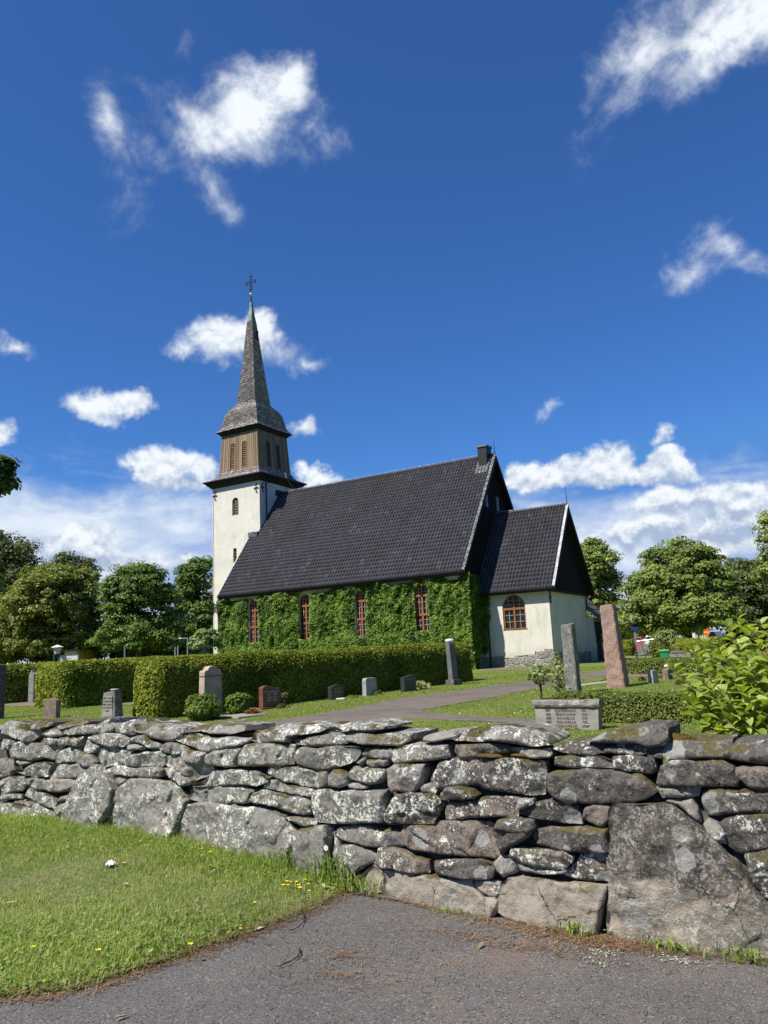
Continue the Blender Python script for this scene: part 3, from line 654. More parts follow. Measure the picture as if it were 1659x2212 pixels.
def m_plinth(g):
    p = g.vm('MULTIPLY', g.pos(), (1., 1., 1.5)); pw = g.vm('ADD', p, g.vm('SCALE', g.noise(p, 3., 3, out=1), sc=.25))
    v = g.n('TexVoronoi', {'Vector': pw, 'Scale': 1.75}); e = g.n('TexVoronoi', {'Vector': pw, 'Scale': 1.75}, feature='DISTANCE_TO_EDGE').outputs[0]
    c = g.n('SeparateXYZ', {0: v.outputs['Color']}).outputs[0]; n = g.noise(p, 8., 5, .65)
    col = g.ramp(c, [(0, (.17, .16, .15)), (.45, (.27, .255, .24)), (.8, (.34, .29, .25)), (1., (.22, .215, .21))])
    col = g.mix(1., col, g.ramp(n, [(.3, .65), (.7, 1.25)]), 'MULTIPLY'); j = g.sm(e, .045, .02)
    col = g.mix(j, col, (.42, .40, .35))
    return {'Base Color': col, 'Roughness': .9, 'Normal': g.bump(g.m('ADD', g.m('MULTIPLY', n, .5), g.sm(e, .0, .14)), .06)}
mat('plinth_stone', m_plinth)

CY = 49.1; SL = 1.3292                         # ridge line; rise of the roofs per metre
XW, XE, NYS, NZE, NZR = -39.85, -19.81, 42.65, 6.47, 15.04
CXE, CYS, CZE, CZR, GX = -15.0, 44.89, 5.19, 10.79, -20.2
TX, TH = -41.555, 2.516; TE = TX+TH; TS = CY-TH
church = thing('church', 'cream plastered church with black tiled roof and shingled spire', 'church', (-30, CY, .5))

def tile_slope(name, x0, x1, yb, zb, yt, zt, parent, skip=None, tw=.235, course=.345):
    """a pitch of interlocking clay pantiles: every tile its own curved plate, lapped over the course below"""
    L = math.hypot(yt-yb, zt-zb); u = np.array([0, (yt-yb)/L, (zt-zb)/L]); nrm = np.array([0, -u[2], u[1]]) if yt > yb else np.array([0, u[2], -u[1]])
    nc = int(round(L/course)); course = L/nc; nt = int(round((x1-x0)/tw)); tw = (x1-x0)/nt; k = 7
    a = np.linspace(0, 1, k); prof = .054*np.cos(2*np.pi*(a-.12))*np.where(a > .62, .75, 1)+.012
    rs = np.random.RandomState(11); V, F = [], []; off = 0
    base = np.stack([x0+0*a, a*0, a*0], 1)
    for j in range(nc):
        for i in range(nt):
            s0 = j*course; xc = x0+(i+.5)*tw
            if skip and skip(xc, s0+course*.5): continue
            dx = rs.uniform(-.004, .004); lift = rs.uniform(0, .012); sk = rs.uniform(-.010, .010)
            X = x0+(i+a)*tw+dx
            lo = np.outer(np.ones(k), u)*(s0-.045)+nrm*(prof+.013+lift*.8+sk*a)[:, None]; lo[:, 0] += X
            hi = np.outer(np.ones(k), u)*(s0+course)+nrm*(prof+.004+lift*.3)[:, None]; hi[:, 0] += X
            bt = lo-nrm*.015
            P = np.concatenate([bt, lo, hi]); P[:, 1] += yb; P[:, 2] += zb; V.append(P)
            q = np.arange(k-1); f = np.concatenate([np.stack([q, q+1, k+q+1, k+q], 1), np.stack([k+q, k+q+1, 2*k+q+1, 2*k+q], 1)]); F.append(f+off); off += 3*k
    o = npmesh(name, np.concatenate(V), np.concatenate(F), 'roof_tile', parent, smooth=False)
    return o
def roof_shell(mb, x0, x1, ys, ze, zr, th=.16):
    for sg in (1, -1):
        yb = ys if sg > 0 else 2*CY-ys
        mb.add([(x0, yb, ze), (x1, yb, ze), (x1, CY, zr), (x0, CY, zr), (x0, yb, ze-th), (x1, yb, ze-th), (x1, CY, zr-th-.1), (x0, CY, zr-th-.1)],
               [(0, 1, 2, 3), (7, 6, 5, 4), (0, 4, 5, 1), (1, 5, 6, 2), (3, 7, 4, 0)])
def arch_pts(cx, w, z0, z1, k=12):                       # round headed outline
    r = w/2; pts = [(cx-r, z0), (cx+r, z0)]
    return pts+[(cx+r*math.cos(t), z1-r+r*math.sin(t)) for t in np.linspace(0, math.pi, k)]
def ring(mb, outer, inner, y0, y1):                       # frame between two outlines, facing south
    n = len(outer)
    for i in range(n):
        j = (i+1) % n
        a, b, c, d = outer[i], outer[j], inner[j], inner[i]
        mb.add([(a[0], y0, a[1]), (b[0], y0, b[1]), (c[0], y0, c[1]), (d[0], y0, d[1]), (a[0], y1, a[1]), (b[0], y1, b[1]), (c[0], y1, c[1]), (d[0], y1, d[1])],
               [(0, 1, 2, 3), (4, 7, 6, 5), (0, 4, 5, 1), (2, 6, 7, 3)])
def window(parent, cx, w, z0, z1, y, nrows, arched=True, mull=True, cols=2, bars=(), wood='window_wood'):
    """y = wall face; the frame sits a little inside the opening"""
    fw = .085 if w > .6 else .05
    f = MB(); out = arch_pts(cx, w, z0, z1) if arched else [(cx-w/2, z0), (cx+w/2, z0), (cx+w/2, z1), (cx-w/2, z1)]
    inn = arch_pts(cx, w-2*fw, z0+fw, z1-fw) if arched else [(cx-w/2+fw, z0+fw), (cx+w/2-fw, z0+fw), (cx+w/2-fw, z1-fw), (cx-w/2+fw, z1-fw)]
    ring(f, out, inn, y-.03, y+.1)
    ztop = z1-fw if not arched else z1-fw
    if mull: f.box((cx-.06, y-.045, z0+fw), (cx+.06, y+.08, ztop-.02))
    for b in bars: f.box((cx-w/2+fw, y-.055, b-.07), (cx+w/2-fw, y+.075, b+.07))
    fo = f.build('window', wood, parent)
    # glazing bars
    m = MB(); zs = [z0+fw]+list(bars)+[z1-fw]
    def halfw(z):
        r = w/2-fw; zc = z1-w/2
        return r if (not arched or z < zc) else math.sqrt(max(0, r*r-(z-zc)**2))
    lights = [(-1, cx-w/2+fw, cx-(.06 if mull else 0)), (1, cx+(.06 if mull else 0), cx+w/2-fw)] if mull else [(0, cx-w/2+fw, cx+w/2-fw)]
    for s, xa, xb in lights:
        for i in range(1, cols):
            x = xa+(xb-xa)*i/cols; zt = z1-fw-.02
            if arched: zt = min(zt, z1-w/2+math.sqrt(max(0, (w/2-fw)**2-(x-cx)**2)))
            m.box((x-.012, y+.004, z0+fw), (x+.012, y+.04, zt))
    for a, b in zip(zs, zs[1:]):
        for i in range(1, nrows):
            z = a+(b-a)*i/nrows; h = halfw(z)
            m.box((cx-h, y+.008, z-.011), (cx+h, y+.045, z+.011))
    m.build('glazing_bars', 'window_white' if wood == 'window_wood' else wood, fo)
    p = MB(); q = arch_pts(cx, w-fw, z0+.03, z1-.03) if arched else inn
    p.add([(a, y+.06, b) for a, b in q], [tuple(range(len(q)))]); p.build('pane', 'glass', fo)
    s = MB(); s.box((cx-w/2-.07, y-.10, z0-.05), (cx+w/2+.07, y+.02, z0+.015)); s.build('sill', wood, fo)
    return fo
def wall_with_holes(name, x0, x1, z0, z1, y, holes, m, parent, depth=.35):
    """south-facing wall plate with real openings: columns of strips between hole edges"""
    mb = MB(); cuts = sorted({x0, x1}.union(*[{h[0]-h[1]/2, h[0]+h[1]/2} for h in holes]))
    for a, b in zip(cuts, cuts[1:]):
        h = next((h for h in holes if abs((a+b)/2-h[0]) < h[1]/2), None)
        if h is None: mb.add([(a, y, z0), (b, y, z0), (b, y, z1), (a, y, z1)], [(0, 1, 2, 3)]); continue
        cx, w, za, zb, arched = h
        mb.add([(a, y, z0), (b, y, z0), (b, y, za), (a, y, za)], [(0, 1, 2, 3)])
        up = [(q, z) for q, z in arch_pts(cx, w, za, zb)[2:]] if arched else [(b, zb), (a, zb)]
        for (p, zp), (q, zq) in zip(up, up[1:]): mb.add([(p, y, zp), (p, y, z1), (q, y, z1), (q, y, zq)], [(0, 1, 2, 3)])
        ol = arch_pts(cx, w, za, zb) if arched else [(a, za), (b, za), (b, zb), (a, zb)]
        for (p, zp), (q, zq) in zip(ol, ol[1:]+ol[:1]): mb.add([(p, y, zp), (q, y, zq), (q, y+depth, zq), (p, y+depth, zp)], [(0, 1, 2, 3)])
    return mb.build(name, m, parent)

def build_church():
    C = church
    # --- nave
    NS = 43.12
    wins = [(-36.83, .98, 2.88, 6.06), (-32.23, 1.06, 2.9, 6.02), (-27.65, .92, 2.87, 6.05), (-23.1, 1.06, 2.95, 6.02)]
    wall_with_holes('nave_wall', XW+.15, GX, .2, NZE+.25, NS, [(*w, True) for w in wins], 'plaster', C)
    mb = MB()                                    # east gable wall (plastered foot), north wall, inside back plate
    mb.add([(GX, NS, .2), (GX, 2*CY-NS, .2), (GX, 2*CY-NS, NZE), (GX, NS, NZE)], [(0, 1, 2, 3)])
    mb.add([(XW+.15, 2*CY-NS, .2), (GX, 2*CY-NS, .2), (GX, 2*CY-NS, NZE), (XW+.15, 2*CY-NS, NZE)], [(3, 2, 1, 0)])
    mb.add([(XW+.15, NS, .2), (XW+.15, 2*CY-NS, .2), (XW+.15, 2*CY-NS, NZE), (XW+.15, CY, NZR-.35), (XW+.15, NS, NZE)], [(4, 3, 2, 1, 0)])
    mb.add([(XW+.2, NS+1.2, .2), (GX-.05, NS+1.2, .2), (GX-.05, NS+1.2, NZE), (XW+.2, NS+1.2, NZE)], [(0, 1, 2, 3)])
    mb.build('nave_wall', 'plaster', C)
    for cx, w, a, b in wins: window(C, cx, w-.02, a+.01, b-.01, NS+.14, 3, bars=(4.03, 5.22))
    g = MB()                                     # black boarded gable above the creeper
    def gable(x, ys, zb, zr, mb, step=.135):
        yn = 2*CY-ys; slope = (zr-zb)/(CY-ys); y = ys
        mb.add([(x, ys, zb), (x, yn, zb), (x, CY, zr)], [(0, 1, 2)])
        while y < yn-.02:
            yc = y+step/2; zt = zb+slope*min(yc-ys, yn-yc)
            if zt > zb+.05: mb.box((x+.002, yc-.026, zb+.01), (x+.034, yc+.026, zt))
            y += step
    gable(GX+.012, NS-.15, NZE-.9, NZR-.32, g); g.build('gable', 'black_board', C)
    for yy, z0, z1 in ((47.75, 11.2, 12.15), (49.68, 11.2, 12.15)):
        f = MB(); f.box((GX+.03, yy-.2, z0-.05), (GX+.075, yy+.2, z1+.05)); fo = f.build('window', 'weathered_shaded_board', C)
        p = MB(); p.box((GX+.076, yy-.15, z0), (GX+.082, yy+.15, z1)); p.build('pane', 'glass', fo)
    rf = MB(); roof_shell(rf, XW, XE, NYS, NZE, NZR); ro = rf.build('nave_roof', 'black_board', C)
    def skip(x, s):
        y = NYS+s*.6012
        return x < TE-.02 and y > TS-.2
    tile_slope('roof_tiles', XW+.05, XE-.06, NYS-.05, NZE-.02, CY, NZR+.02, ro, skip)
    n = MB(); n.add([(XW, 2*CY-NYS, NZE+.03), (XE, 2*CY-NYS, NZE+.03), (XE, CY, NZR+.03), (XW, CY, NZR+.03)], [(0, 1, 2, 3)]); n.build('roof_tiles', 'roof_tile', ro)
    r = MB()
    for i in range(int((XE-TE-.1)/.36)):
        x = TE+.05+i*.36; r.lathe([(0, 0)], (0, 0, 0), 3) if False else None
        pts = [(CY+.13*math.cos(t), NZR+.03+.13*math.sin(t)) for t in np.linspace(-.3, math.pi+.3, 9)]; n0 = len(r.v)
        a, b = x, x+.4; s1, s2 = 1., .9
        vs = [(a, CY+(q-CY)*s1, NZR+.03+(z-NZR-.03)*s1) for q, z in pts]+[(b, CY+(q-CY)*s2, NZR+.03+(z-NZR-.03)*s2) for q, z in pts]
        r.add(vs, [(k, k+1, 10+k, 9+k) for k in range(8)])
    r.build('ridge', 'roof_tile', ro, smooth=True)
    cl = MB()
    for i in range(27): x = TE+.6+i*.7; cl.box((x, CY-.02, NZR+.165), (x+.09, CY+.02, NZR+.215))
    cl.tube([(TE+.2, CY, NZR+.21), (XE-.2, CY, NZR+.21)], .012, 5); cl.build('lightning_wire', 'pale_sheet', ro)
    def verge(x, ys, ze, zr, w, mats, east=True, th=.34):
        sx = 1 if east else -1; out = []
        for sg in (1, -1):
            yb = ys if sg > 0 else 2*CY-ys; b = MB()
            b.add([(x, yb, ze+.06), (x, CY, zr+.06), (x, CY, zr-th-.12), (x, yb, ze-th+.1), (x+sx*.045, yb, ze+.06), (x+sx*.045, CY, zr+.06), (x+sx*.045, CY, zr-th-.12), (x+sx*.045, yb, ze-th+.1)],
                  [(0, 1, 2, 3), (7, 6, 5, 4), (0, 4, 5, 1), (2, 6, 7, 3), (0, 3, 7, 4)]); b.build('bargeboard', 'black_board', ro if zr > 12 else co)
        c = MB(); L = math.hypot(CY-ys, zr-ze)
        for i in range(5):
            a, b_ = i/5, (i+.985)/5; y0, y1 = ys+(CY-ys)*a, ys+(CY-ys)*b_; z0, z1 = ze+(zr-ze)*a, ze+(zr-ze)*b_; t = .012*(i % 2)
            c.add([(x-sx*w, y0-.03, z0+.085+t), (x+sx*.06, y0-.03, z0+.085+t), (x+sx*.06, y1-.03, z1+.085+t), (x-sx*w, y1-.03, z1+.085+t), (x-sx*w, y0, z0+.03), (x+sx*.06, y0, z0+.03), (x+sx*.06, y1, z1+.03), (x-sx*w, y1, z1+.03)],
                  [(0, 1, 2, 3), (0, 4, 5, 1), (1, 5, 6, 2), (2, 6, 7, 3), (3, 7, 4, 0)])
        c.build('verge_flashing', mats, ro if zr > 12 else co)
    verge(XE, NYS, NZE, NZR, .14, 'weathered_sheet'); verge(XW, NYS, NZE, NZR, .07, 'pale_sheet', False)
    def gutter(x0, x1, y, z, parent):
        g = MB(); prof = [(.075*math.cos(t), .075*math.sin(t)) for t in np.linspace(math.pi, 2*math.pi, 8)]
        vs = [(x, y-.08+a, z-.02+b) for x in (x0, x1) for a, b in prof]; g.add(vs, [(i, i+1, 9+i, 8+i) for i in range(7)]+[tuple(range(8)), tuple(range(8, 16))[::-1]])
        g.box((x0, y-.02, z-.2), (x1, y+.03, z-.02)); g.build('gutter', 'dark_metal', parent)
    gutter(XW, XE, NYS-.02, NZE-.02, C)
    sf = MB(); sf.box((XW+.02, NYS+.03, NZE-.22), (XE-.02, NS+.05, NZE-.17)); sf.build('eaves_board', 'black_board', C)
    ch = MB(); ch.box((-20.86, 48.45, 13.9), (-20.2, 49.35, 15.62)); cho = ch.build('chimney', 'dark_metal', C)
    cp = MB(); cp.box((-20.93, 48.38, 15.62), (-20.13, 49.42, 15.74)); cp.box((-20.78, 48.55, 15.74), (-20.28, 49.25, 15.79)); cp.build('cap', 'grey_sheet', cho)
    fl = MB()
    for s in (1,):
        y0, y1 = 48.0, 48.5; z0, z1 = NZR-SL*(CY-y0)+.11, NZR-SL*(CY-y1)+.11
        fl.add([(-20.98, y0, z0), (-20.08, y0, z0), (-20.08, y1, z1), (-20.98, y1, z1)], [(0, 1, 2, 3)])
        y0, y1 = 48.05, 49.05; z0, z1 = NZR-SL*(CY-y0)+.13, NZR-SL*(CY-y1)+.13
        for xa, xb in ((-20.98, -20.84), (-20.22, -20.06)): fl.add([(xa, y0, z0), (xb, y0, z0), (xb, y1, z1), (xa, y1, z1)], [(0, 1, 2, 3)])
    fl.build('flashing', 'weathered_sheet', cho)
    rd = MB(); rd.tube([(XE-.02, CY, NZR-.1), (XE-.05, CY, 16.25)], [.03, .012], 6); rd.build('lightning_rod', 'iron', C)
    # --- chancel
    WS, WE = 45.32, -15.51; WN = 2*CY-WS
    wall_with_holes('chancel_wall', GX, WE, .2, CZE+.15, WS, [(-17.82, 1.5, 2.8, 4.95, True)], 'plaster', C)
    mb = MB(); mb.add([(WE, WS, .2), (WE, WN, .2), (WE, WN, CZE), (WE, WS, CZE)], [(0, 1, 2, 3)]); mb.add([(GX, WN, .2), (WE, WN, .2), (WE, WN, CZE), (GX, WN, CZE)], [(3, 2, 1, 0)])
    mb.add([(GX, WS+1., .2), (WE-.05, WS+1., .2), (WE-.05, WS+1., CZE), (GX, WS+1., CZE)], [(0, 1, 2, 3)]); mb.build('chancel_wall', 'plaster', C)
    w = window(C, -17.82, 1.48, 2.81, 4.94, WS+.1, 3, bars=(4.08,))
    pl = MB(); rs = np.random.RandomState(4)
    x = GX
    while x < WE:                                # rough top edge of the stone foot
        b = min(x+rs.uniform(.35, .8), WE+.03); t = 1.18+rs.uniform(-.05, .07)+(.3 if b > -16.1 else 0); pl.box((x, WS-.035-rs.uniform(0, .02), .2), (b, WS+.06, t)); x = b
    y = WS
    while y < WN:
        b = min(y+rs.uniform(.35, .8), WN); t = 1.22+rs.uniform(-.05, .07); pl.box((WE-.06, y, .2), (WE+.033+rs.uniform(0, .02), b, t)); y = b
    pl.build('plinth', 'plinth_stone', C)
    rf = MB(); roof_shell(rf, GX, CXE, CYS, CZE, CZR); co = rf.build('chancel_roof', 'black_board', C)
    tile_slope('roof_tiles', GX+.05, CXE-.06, CYS-.05, CZE-.02, CY, CZR+.02, co)
    n = MB(); n.add([(GX, 2*CY-CYS, CZE+.03), (CXE, 2*CY-CYS, CZE+.03), (CXE, CY, CZR+.03), (GX, CY, CZR+.03)], [(0, 1, 2, 3)]); n.build('roof_tiles', 'roof_tile', co)
    r = MB()
    for i in range(14):
        a, b = GX+.03+i*.365, GX+.43+i*.365; pts = [(CY+.12*math.cos(t), CZR+.03+.12*math.sin(t)) for t in np.linspace(-.3, math.pi+.3, 9)]
        r.add([(a, q, z) for q, z in pts]+[(b, CY+(q-CY)*.9, CZR+.03+(z-CZR-.03)*.9) for q, z in pts], [(k, k+1, 10+k, 9+k) for k in range(8)])
    r.build('ridge', 'roof_tile', co, smooth=True)
    cl = MB()
    for i in range(7): x = GX+.5+i*.7; cl.box((x, CY-.02, CZR+.15), (x+.09, CY+.02, CZR+.2))
    cl.tube([(GX+.1, CY, CZR+.19), (CXE-.1, CY, CZR+.19)], .014, 5); cl.build('lightning_wire', 'pale_sheet', co)
    verge(CXE, CYS, CZE, CZR, .1, 'pale_sheet'); gutter(GX+.2, CXE, CYS-.02, CZE-.02, C)
    sf = MB(); sf.box((GX, CYS+.03, CZE-.2), (CXE-.02, WS+.03, CZE-.15)); sf.build('eaves_board', 'black_board', C)
    g = MB(); gable(WE+.06, CYS+.08, CZE-.13, CZR-.3, g, .125); g.box((WE+.03, CYS+.05, CZE-.22), (WE+.16, 2*CY-CYS-.05, CZE-.1)); g.build('gable', 'black_board', C)
    rd = MB(); rd.tube([(CXE-.02, CY, CZR-.1), (CXE-.05, CY, 12.1)], [.03, .012], 6); rd.build('lightning_rod', 'iron', C)
    for (x, y, nx) in ((WE-.01, WS+.02, 1), (WE-.01, WN-.1, 1)):        # iron anchors at the corners
        a = MB(); px = x+.09; a.tube([(px, y, 4.95), (px+.02, y-.03, 4.6), (px, y, 4.25)], .035, 6)
        for dz, rr in ((.0, .13), (-.28, .09), (.3, .08)): a.tube([(px+.01, y+rr*math.cos(t), 4.62+dz+rr*.8*math.sin(t)) for t in np.linspace(.4, 5.9, 12)], .028, 5)
        a.build('wall_anchor', 'iron', C)
    dp_ = MB(); dp_.tube([(-19.55, WS-.22, CZE-.1), (-19.55, WS-.09, CZE-.5), (-19.55, WS-.09, .75), (-19.55, WS-.2, .62)], .06, 8); dp_.build('downpipe', 'dark_metal', C)
    dp_ = MB(); dp_.tube([(-20.1, NYS-.08, NZE-.08), (-20.1, NS-.12, NZE-.7), (-20.1, NS-.12, .6)], .055, 8); dp_.build('downpipe', 'dark_metal', C)
    # --- vestry with porch behind the chancel
    VE, VN = -15.1, 55.8
    v = MB(); v.box((-19.5, WN-.1, .2), (VE, VN, 3.5)); v.build('vestry_wall', 'plaster', C)
    v = MB(); v.box((VE-.1, WN, .2), (VE+.04, VN+.03, 1.3)); v.build('plinth', 'plinth_stone', C)
    v = MB(); rows = 12; sl = 1.1; E0, E1, z0_ = -14.65, -19.2, 3.26
    for i in range(rows):
        a, b = i/rows, (i+1)/rows; ea, eb = E0+(E1-E0)*a, E0+(E1-E0)*b; za, zb = z0_+(E0-ea)*sl, z0_+(E0-eb)*sl
        v.add([(ea, WN-.2, za+.05), (ea, VN+.25, za+.05), (eb, VN+.25, zb), (eb, WN-.2, zb), (ea, WN-.2, za), (ea, VN+.25, za)], [(0, 1, 2, 3), (4, 5, 1, 0)])
    v.add([(E0, VN+.26, z0_-.14), (E0, VN+.26, z0_+.08), (E1, VN+.26, z0_+(E0-E1)*sl+.08), (E1, VN+.26, z0_+(E0-E1)*sl-.16)], [(0, 1, 2, 3), (3, 2, 1, 0)]); v.box((E0-.02, WN-.2, z0_-.12), (E0+.05, VN+.25, z0_+.02))
    v.build('vestry_roof', 'vestry_tile', C)
    v = MB(); v.add([(VE+.02, 53.0, 3.2), (VE+.02, 54.7, 3.2), (-14.1, 54.7, 2.5), (-14.1, 53.0, 2.5), (VE+.02, 53.0, 3.08), (VE+.02, 54.7, 3.08), (-14.1, 54.7, 2.38), (-14.1, 53.0, 2.38)], [(0, 1, 2, 3), (7, 6, 5, 4), (0, 3, 7, 4), (1, 5, 6, 2), (3, 2, 6, 7)]); v.add([(VE+.02, 53.05, 3.05), (-14.15, 53.05, 2.38), (VE+.02, 53.05, 2.38)], [(0, 1, 2)])
    for y in (53.1, 54.6): v.tube([(VE+.02, y, 1.9), (-14.25, y, 2.42)], .05, 6)
    v.build('porch_roof', 'dark_metal', C)
    v = MB(); v.box((VE+.04, 53.2, .6), (VE+.10, 54.1, 2.6)); d = v.build('door', 'black_board', C); v = MB(); v.box((VE+.10, 53.9, 1.45), (VE+.14, 53.98, 1.55)); v.build('handle', 'pale_sheet', d)
    v = MB(); v.box((VE+.005, 54.75, 1.6), (VE+.05, 55.6, 2.6)); f = v.build('window', 'window_wood', C); v = MB(); v.box((VE+.05, 54.83, 1.68), (VE+.056, 55.52, 2.52)); v.build('pane', 'glass', f)
    build_tower(C)
def build_tower(C):
    x0, x1, y0, y1 = TX-TH, TX+TH, CY-TH, CY+TH; zt = 15.95
    holes = [(-41.6, .68, 13.32, 14.78, True), (-41.69, .36, 9.47, 10.62, False)]
    # the two openings sit in the same columns, so the face is built in two lifts
    wall_with_holes('tower_wall', x0, x1, .2, 12., y0, [holes[1]], 'plaster', C)
    wall_with_holes('tower_wall', x0, x1, 12., zt, y0, [holes[0]], 'plaster', C)
    mb = MB(); mb.add([(x1, y0, .2), (x1, y1, .2), (x1, y1, zt), (x1, y0, zt)], [(0, 1, 2, 3)]); mb.add([(x0, y0, .2), (x0, y1, .2), (x0, y1, zt), (x0, y0, zt)], [(3, 2, 1, 0)]); mb.add([(x0, y1, .2), (x1, y1, .2), (x1, y1, zt), (x0, y1, zt)], [(3, 2, 1, 0)])
    mb.add([(x0, y0+.5, .2), (x1, y0+.5, .2), (x1, y0+.5, zt), (x0, y0+.5, zt)], [(0, 1, 2, 3)]); mb.build('tower_wall', 'plaster', C)
    window(C, -41.6, .66, 13.33, 14.77, y0+.14, 6, mull=False, cols=3); window(C, -41.69, .34, 9.48, 10.61, y0+.12, 4, arched=False, mull=False, cols=1)
    lean = lambda z: -.0118*(z-16.)
    def ring_at(h, z): dx = lean(z); return [(TX+dx-h, CY-h, z), (TX+dx+h, CY-h, z), (TX+dx+h, CY+h, z), (TX+dx-h, CY+h, z)]
    def shingled(name, prof, parent, course=.17):
        """lapped shingle courses up a profile of (half width, height); each shingle its own plate"""
        prof = np.array(prof, float); seg = np.r_[0, np.cumsum(np.linalg.norm(np.diff(prof, axis=0), axis=1))]; n = int(seg[-1]/course); rs = np.random.RandomState(9); V, F, off = [], [], 0
        for j in range(n):
            s0, s1 = seg[-1]*j/n, seg[-1]*(j+1)/n; h0, z0 = np.interp(s0, seg, prof[:, 0]), np.interp(s0, seg, prof[:, 1]); h1, z1 = np.interp(s1, seg, prof[:, 0]), np.interp(s1, seg, prof[:, 1])
            t = .035; tn = np.array([h1-h0, z1-z0]); tn = tn/np.linalg.norm(tn); out = np.array([tn[1], -tn[0]]); dx = lean(z0)
            for sd in range(4):
                k = max(1, int(round(2*h0/.16))); ph = rs.uniform(0, 1)
                cuts = np.clip((np.arange(k+2)-ph)/k, 0, 1)
                for a, b in zip(cuts, cuts[1:]):
                    if b-a < .004: continue
                    e = out*(t+rs.uniform(0, .012)); dz = rs.uniform(-.02, .015)
                    def P(q, h, z):
                        u = (2*q-1)*h; return {0: (TX+dx+u, CY-h, z), 1: (TX+dx+h, CY+u, z), 2: (TX+dx-u, CY+h, z), 3: (TX+dx-h, CY-u, z)}[sd]
                    ho, zo = h0+e[0], z0+e[1]+dz-.02; hi_, zi = h1+out[0]*.006, z1+out[1]*.006
                    V += [P(a, h0, z0+dz-.02), P(b, h0, z0+dz-.02), P(b, ho, zo), P(a, ho, zo), P(b, hi_, zi), P(a, hi_, zi)]
                    F += [(off, off+1, off+2, off+3), (off+3, off+2, off+4, off+5)]; off += 6
        o = npmesh(name, np.array(V), np.array(F), 'shingle', parent)
        return o
    # skirt roof, belfry, bell-shaped cap, spire
    sk = MB(); a, b = ring_at(2.95, 16.2), ring_at(2.56, 15.82); a2 = ring_at(2.95, 16.34)
    sk.add(a+b+a2, [(0, 1, 5, 4), (1, 2, 6, 5), (2, 3, 7, 6), (3, 0, 4, 7), (0, 8, 9, 1), (1, 9, 10, 2), (2, 10, 11, 3), (3, 11, 8, 0), (8, 11, 10, 9)])
    for i in range(9):
        u = -2.4+i*.6
        for bx in (((TX+u-.06, CY-2.97, 16.08), (TX+u+.06, CY-2.5, 16.2)), ((TX+2.5, CY+u-.06, 16.08), (TX+2.97, CY+u+.06, 16.2))): sk.box(*bx)
    sk.build('eaves_cornice', 'black_board', C)
    gt = MB()
    for (p, q) in (((-3.06, -3.06), (3.06, -3.06)), ((3.06, -3.06), (3.06, 3.06)), ((3.06, 3.06), (-3.06, 3.06)), ((-3.06, 3.06), (-3.06, -3.06))): gt.tube([(TX+p[0], CY+p[1], 16.33), (TX+q[0], CY+q[1], 16.33)], .075, 8)
    gt.build('gutter', 'dark_metal', C)
    shingled('skirt_roof', [(3.02, 16.33), (2.62, 16.52), (2.32, 16.78), (2.14, 17.15)], C)
    bf = MB(); rs = np.random.RandomState(2); zb, zc, hb, hc = 17.05, 20.5, 2.08, 1.90
    cn = ring_at(hb-.06, zb)+ring_at(hc-.06, zc); cr = MB(); cr.add(cn, [(0, 1, 5, 4), (1, 2, 6, 5), (2, 3, 7, 6), (3, 0, 4, 7)]); cr.build('belfry', 'black_board', C)
    arches = [(-.78, .52), (.35, .52)]; lou = MB(); nb = 15
    def P(sd, u, h, z, o=0.):
        dx = lean(z); h = h+o
        return {0: (TX+dx+u, CY-h, z), 1: (TX+dx+h, CY+u, z), 2: (TX+dx-u, CY+h, z), 3: (TX+dx-h, CY-u, z)}[sd]
    hz = lambda z: hb+(hc-hb)*(z-zb)/(zc-zb)
    def board(mb, sd, ua, ub, z0, z1, o0, o1):
        va = [P(sd, u*hz(z)/hb, hz(z), z, o) for z in (z0, z1) for o in (o0, o1) for u in (ua, ub)]
        mb.add(va, [(0, 1, 5, 4), (2, 6, 7, 3), (0, 2, 3, 1), (4, 5, 7, 6), (0, 4, 6, 2), (1, 3, 7, 5)])
    ac = [(-.72, .25), (.62, .25)]; az0, az1 = 17.35, 19.55
    for sd in range(4):
        for i in range(19):
            ua, ub = -hb+2*hb*i/19, -hb+2*hb*(i+1)/19; uc = (ua+ub)/2; hit = next((c for c, r in ac if abs(uc-c) < r+.05), None)
            if hit is None: board(bf, sd, ua+.004, ub-.004, zb, zc, -.03, .012+rs.uniform(0, .008))
            else:
                top = az1-.28+math.sqrt(max(0, .3**2-(uc-hit)**2)); board(bf, sd, ua+.004, ub-.004, zb, az0, -.03, .012); board(bf, sd, ua+.004, ub-.004, top, zc, -.03, .012)
            if not any(abs(ub-c) < r+.02 for c, r in ac) and i < 18: board(bf, sd, ub-.03, ub+.03, zb, zc, .01, .045)
        board(bf, sd, -hb-.02, -hb+.11, zb, zc, -.02, .05); board(bf, sd, hb-.11, hb+.02, zb, zc, -.02, .052)
        for c, r in ac:
            board(bf, sd, c-r-.07, c-r, az0-.05, az1-.25, -.02, .05); board(bf, sd, c+r, c+r+.07, az0-.05, az1-.25, -.02, .05)
            lou = MB()
            for j in range(13):
                z = az0+.03+j*.165; w = r if z < az1-.28 else math.sqrt(max(0.001, r*r-(z-az1+.28)**2))
                va = [P(sd, (c+s*w), hz(z), z+dz, o) for dz, o in ((0, -.01), (.11, -.11), (.13, -.11), (.02, -.01)) for s in (-1, 1)]
                lou.add(va, [(0, 1, 3, 2), (2, 3, 5, 4), (4, 5, 7, 6), (6, 7, 1, 0)])
            lou.build('louvre', 'louvre_board', C)
    bf.build('belfry_boarding', 'weathered_shaded_board', C)
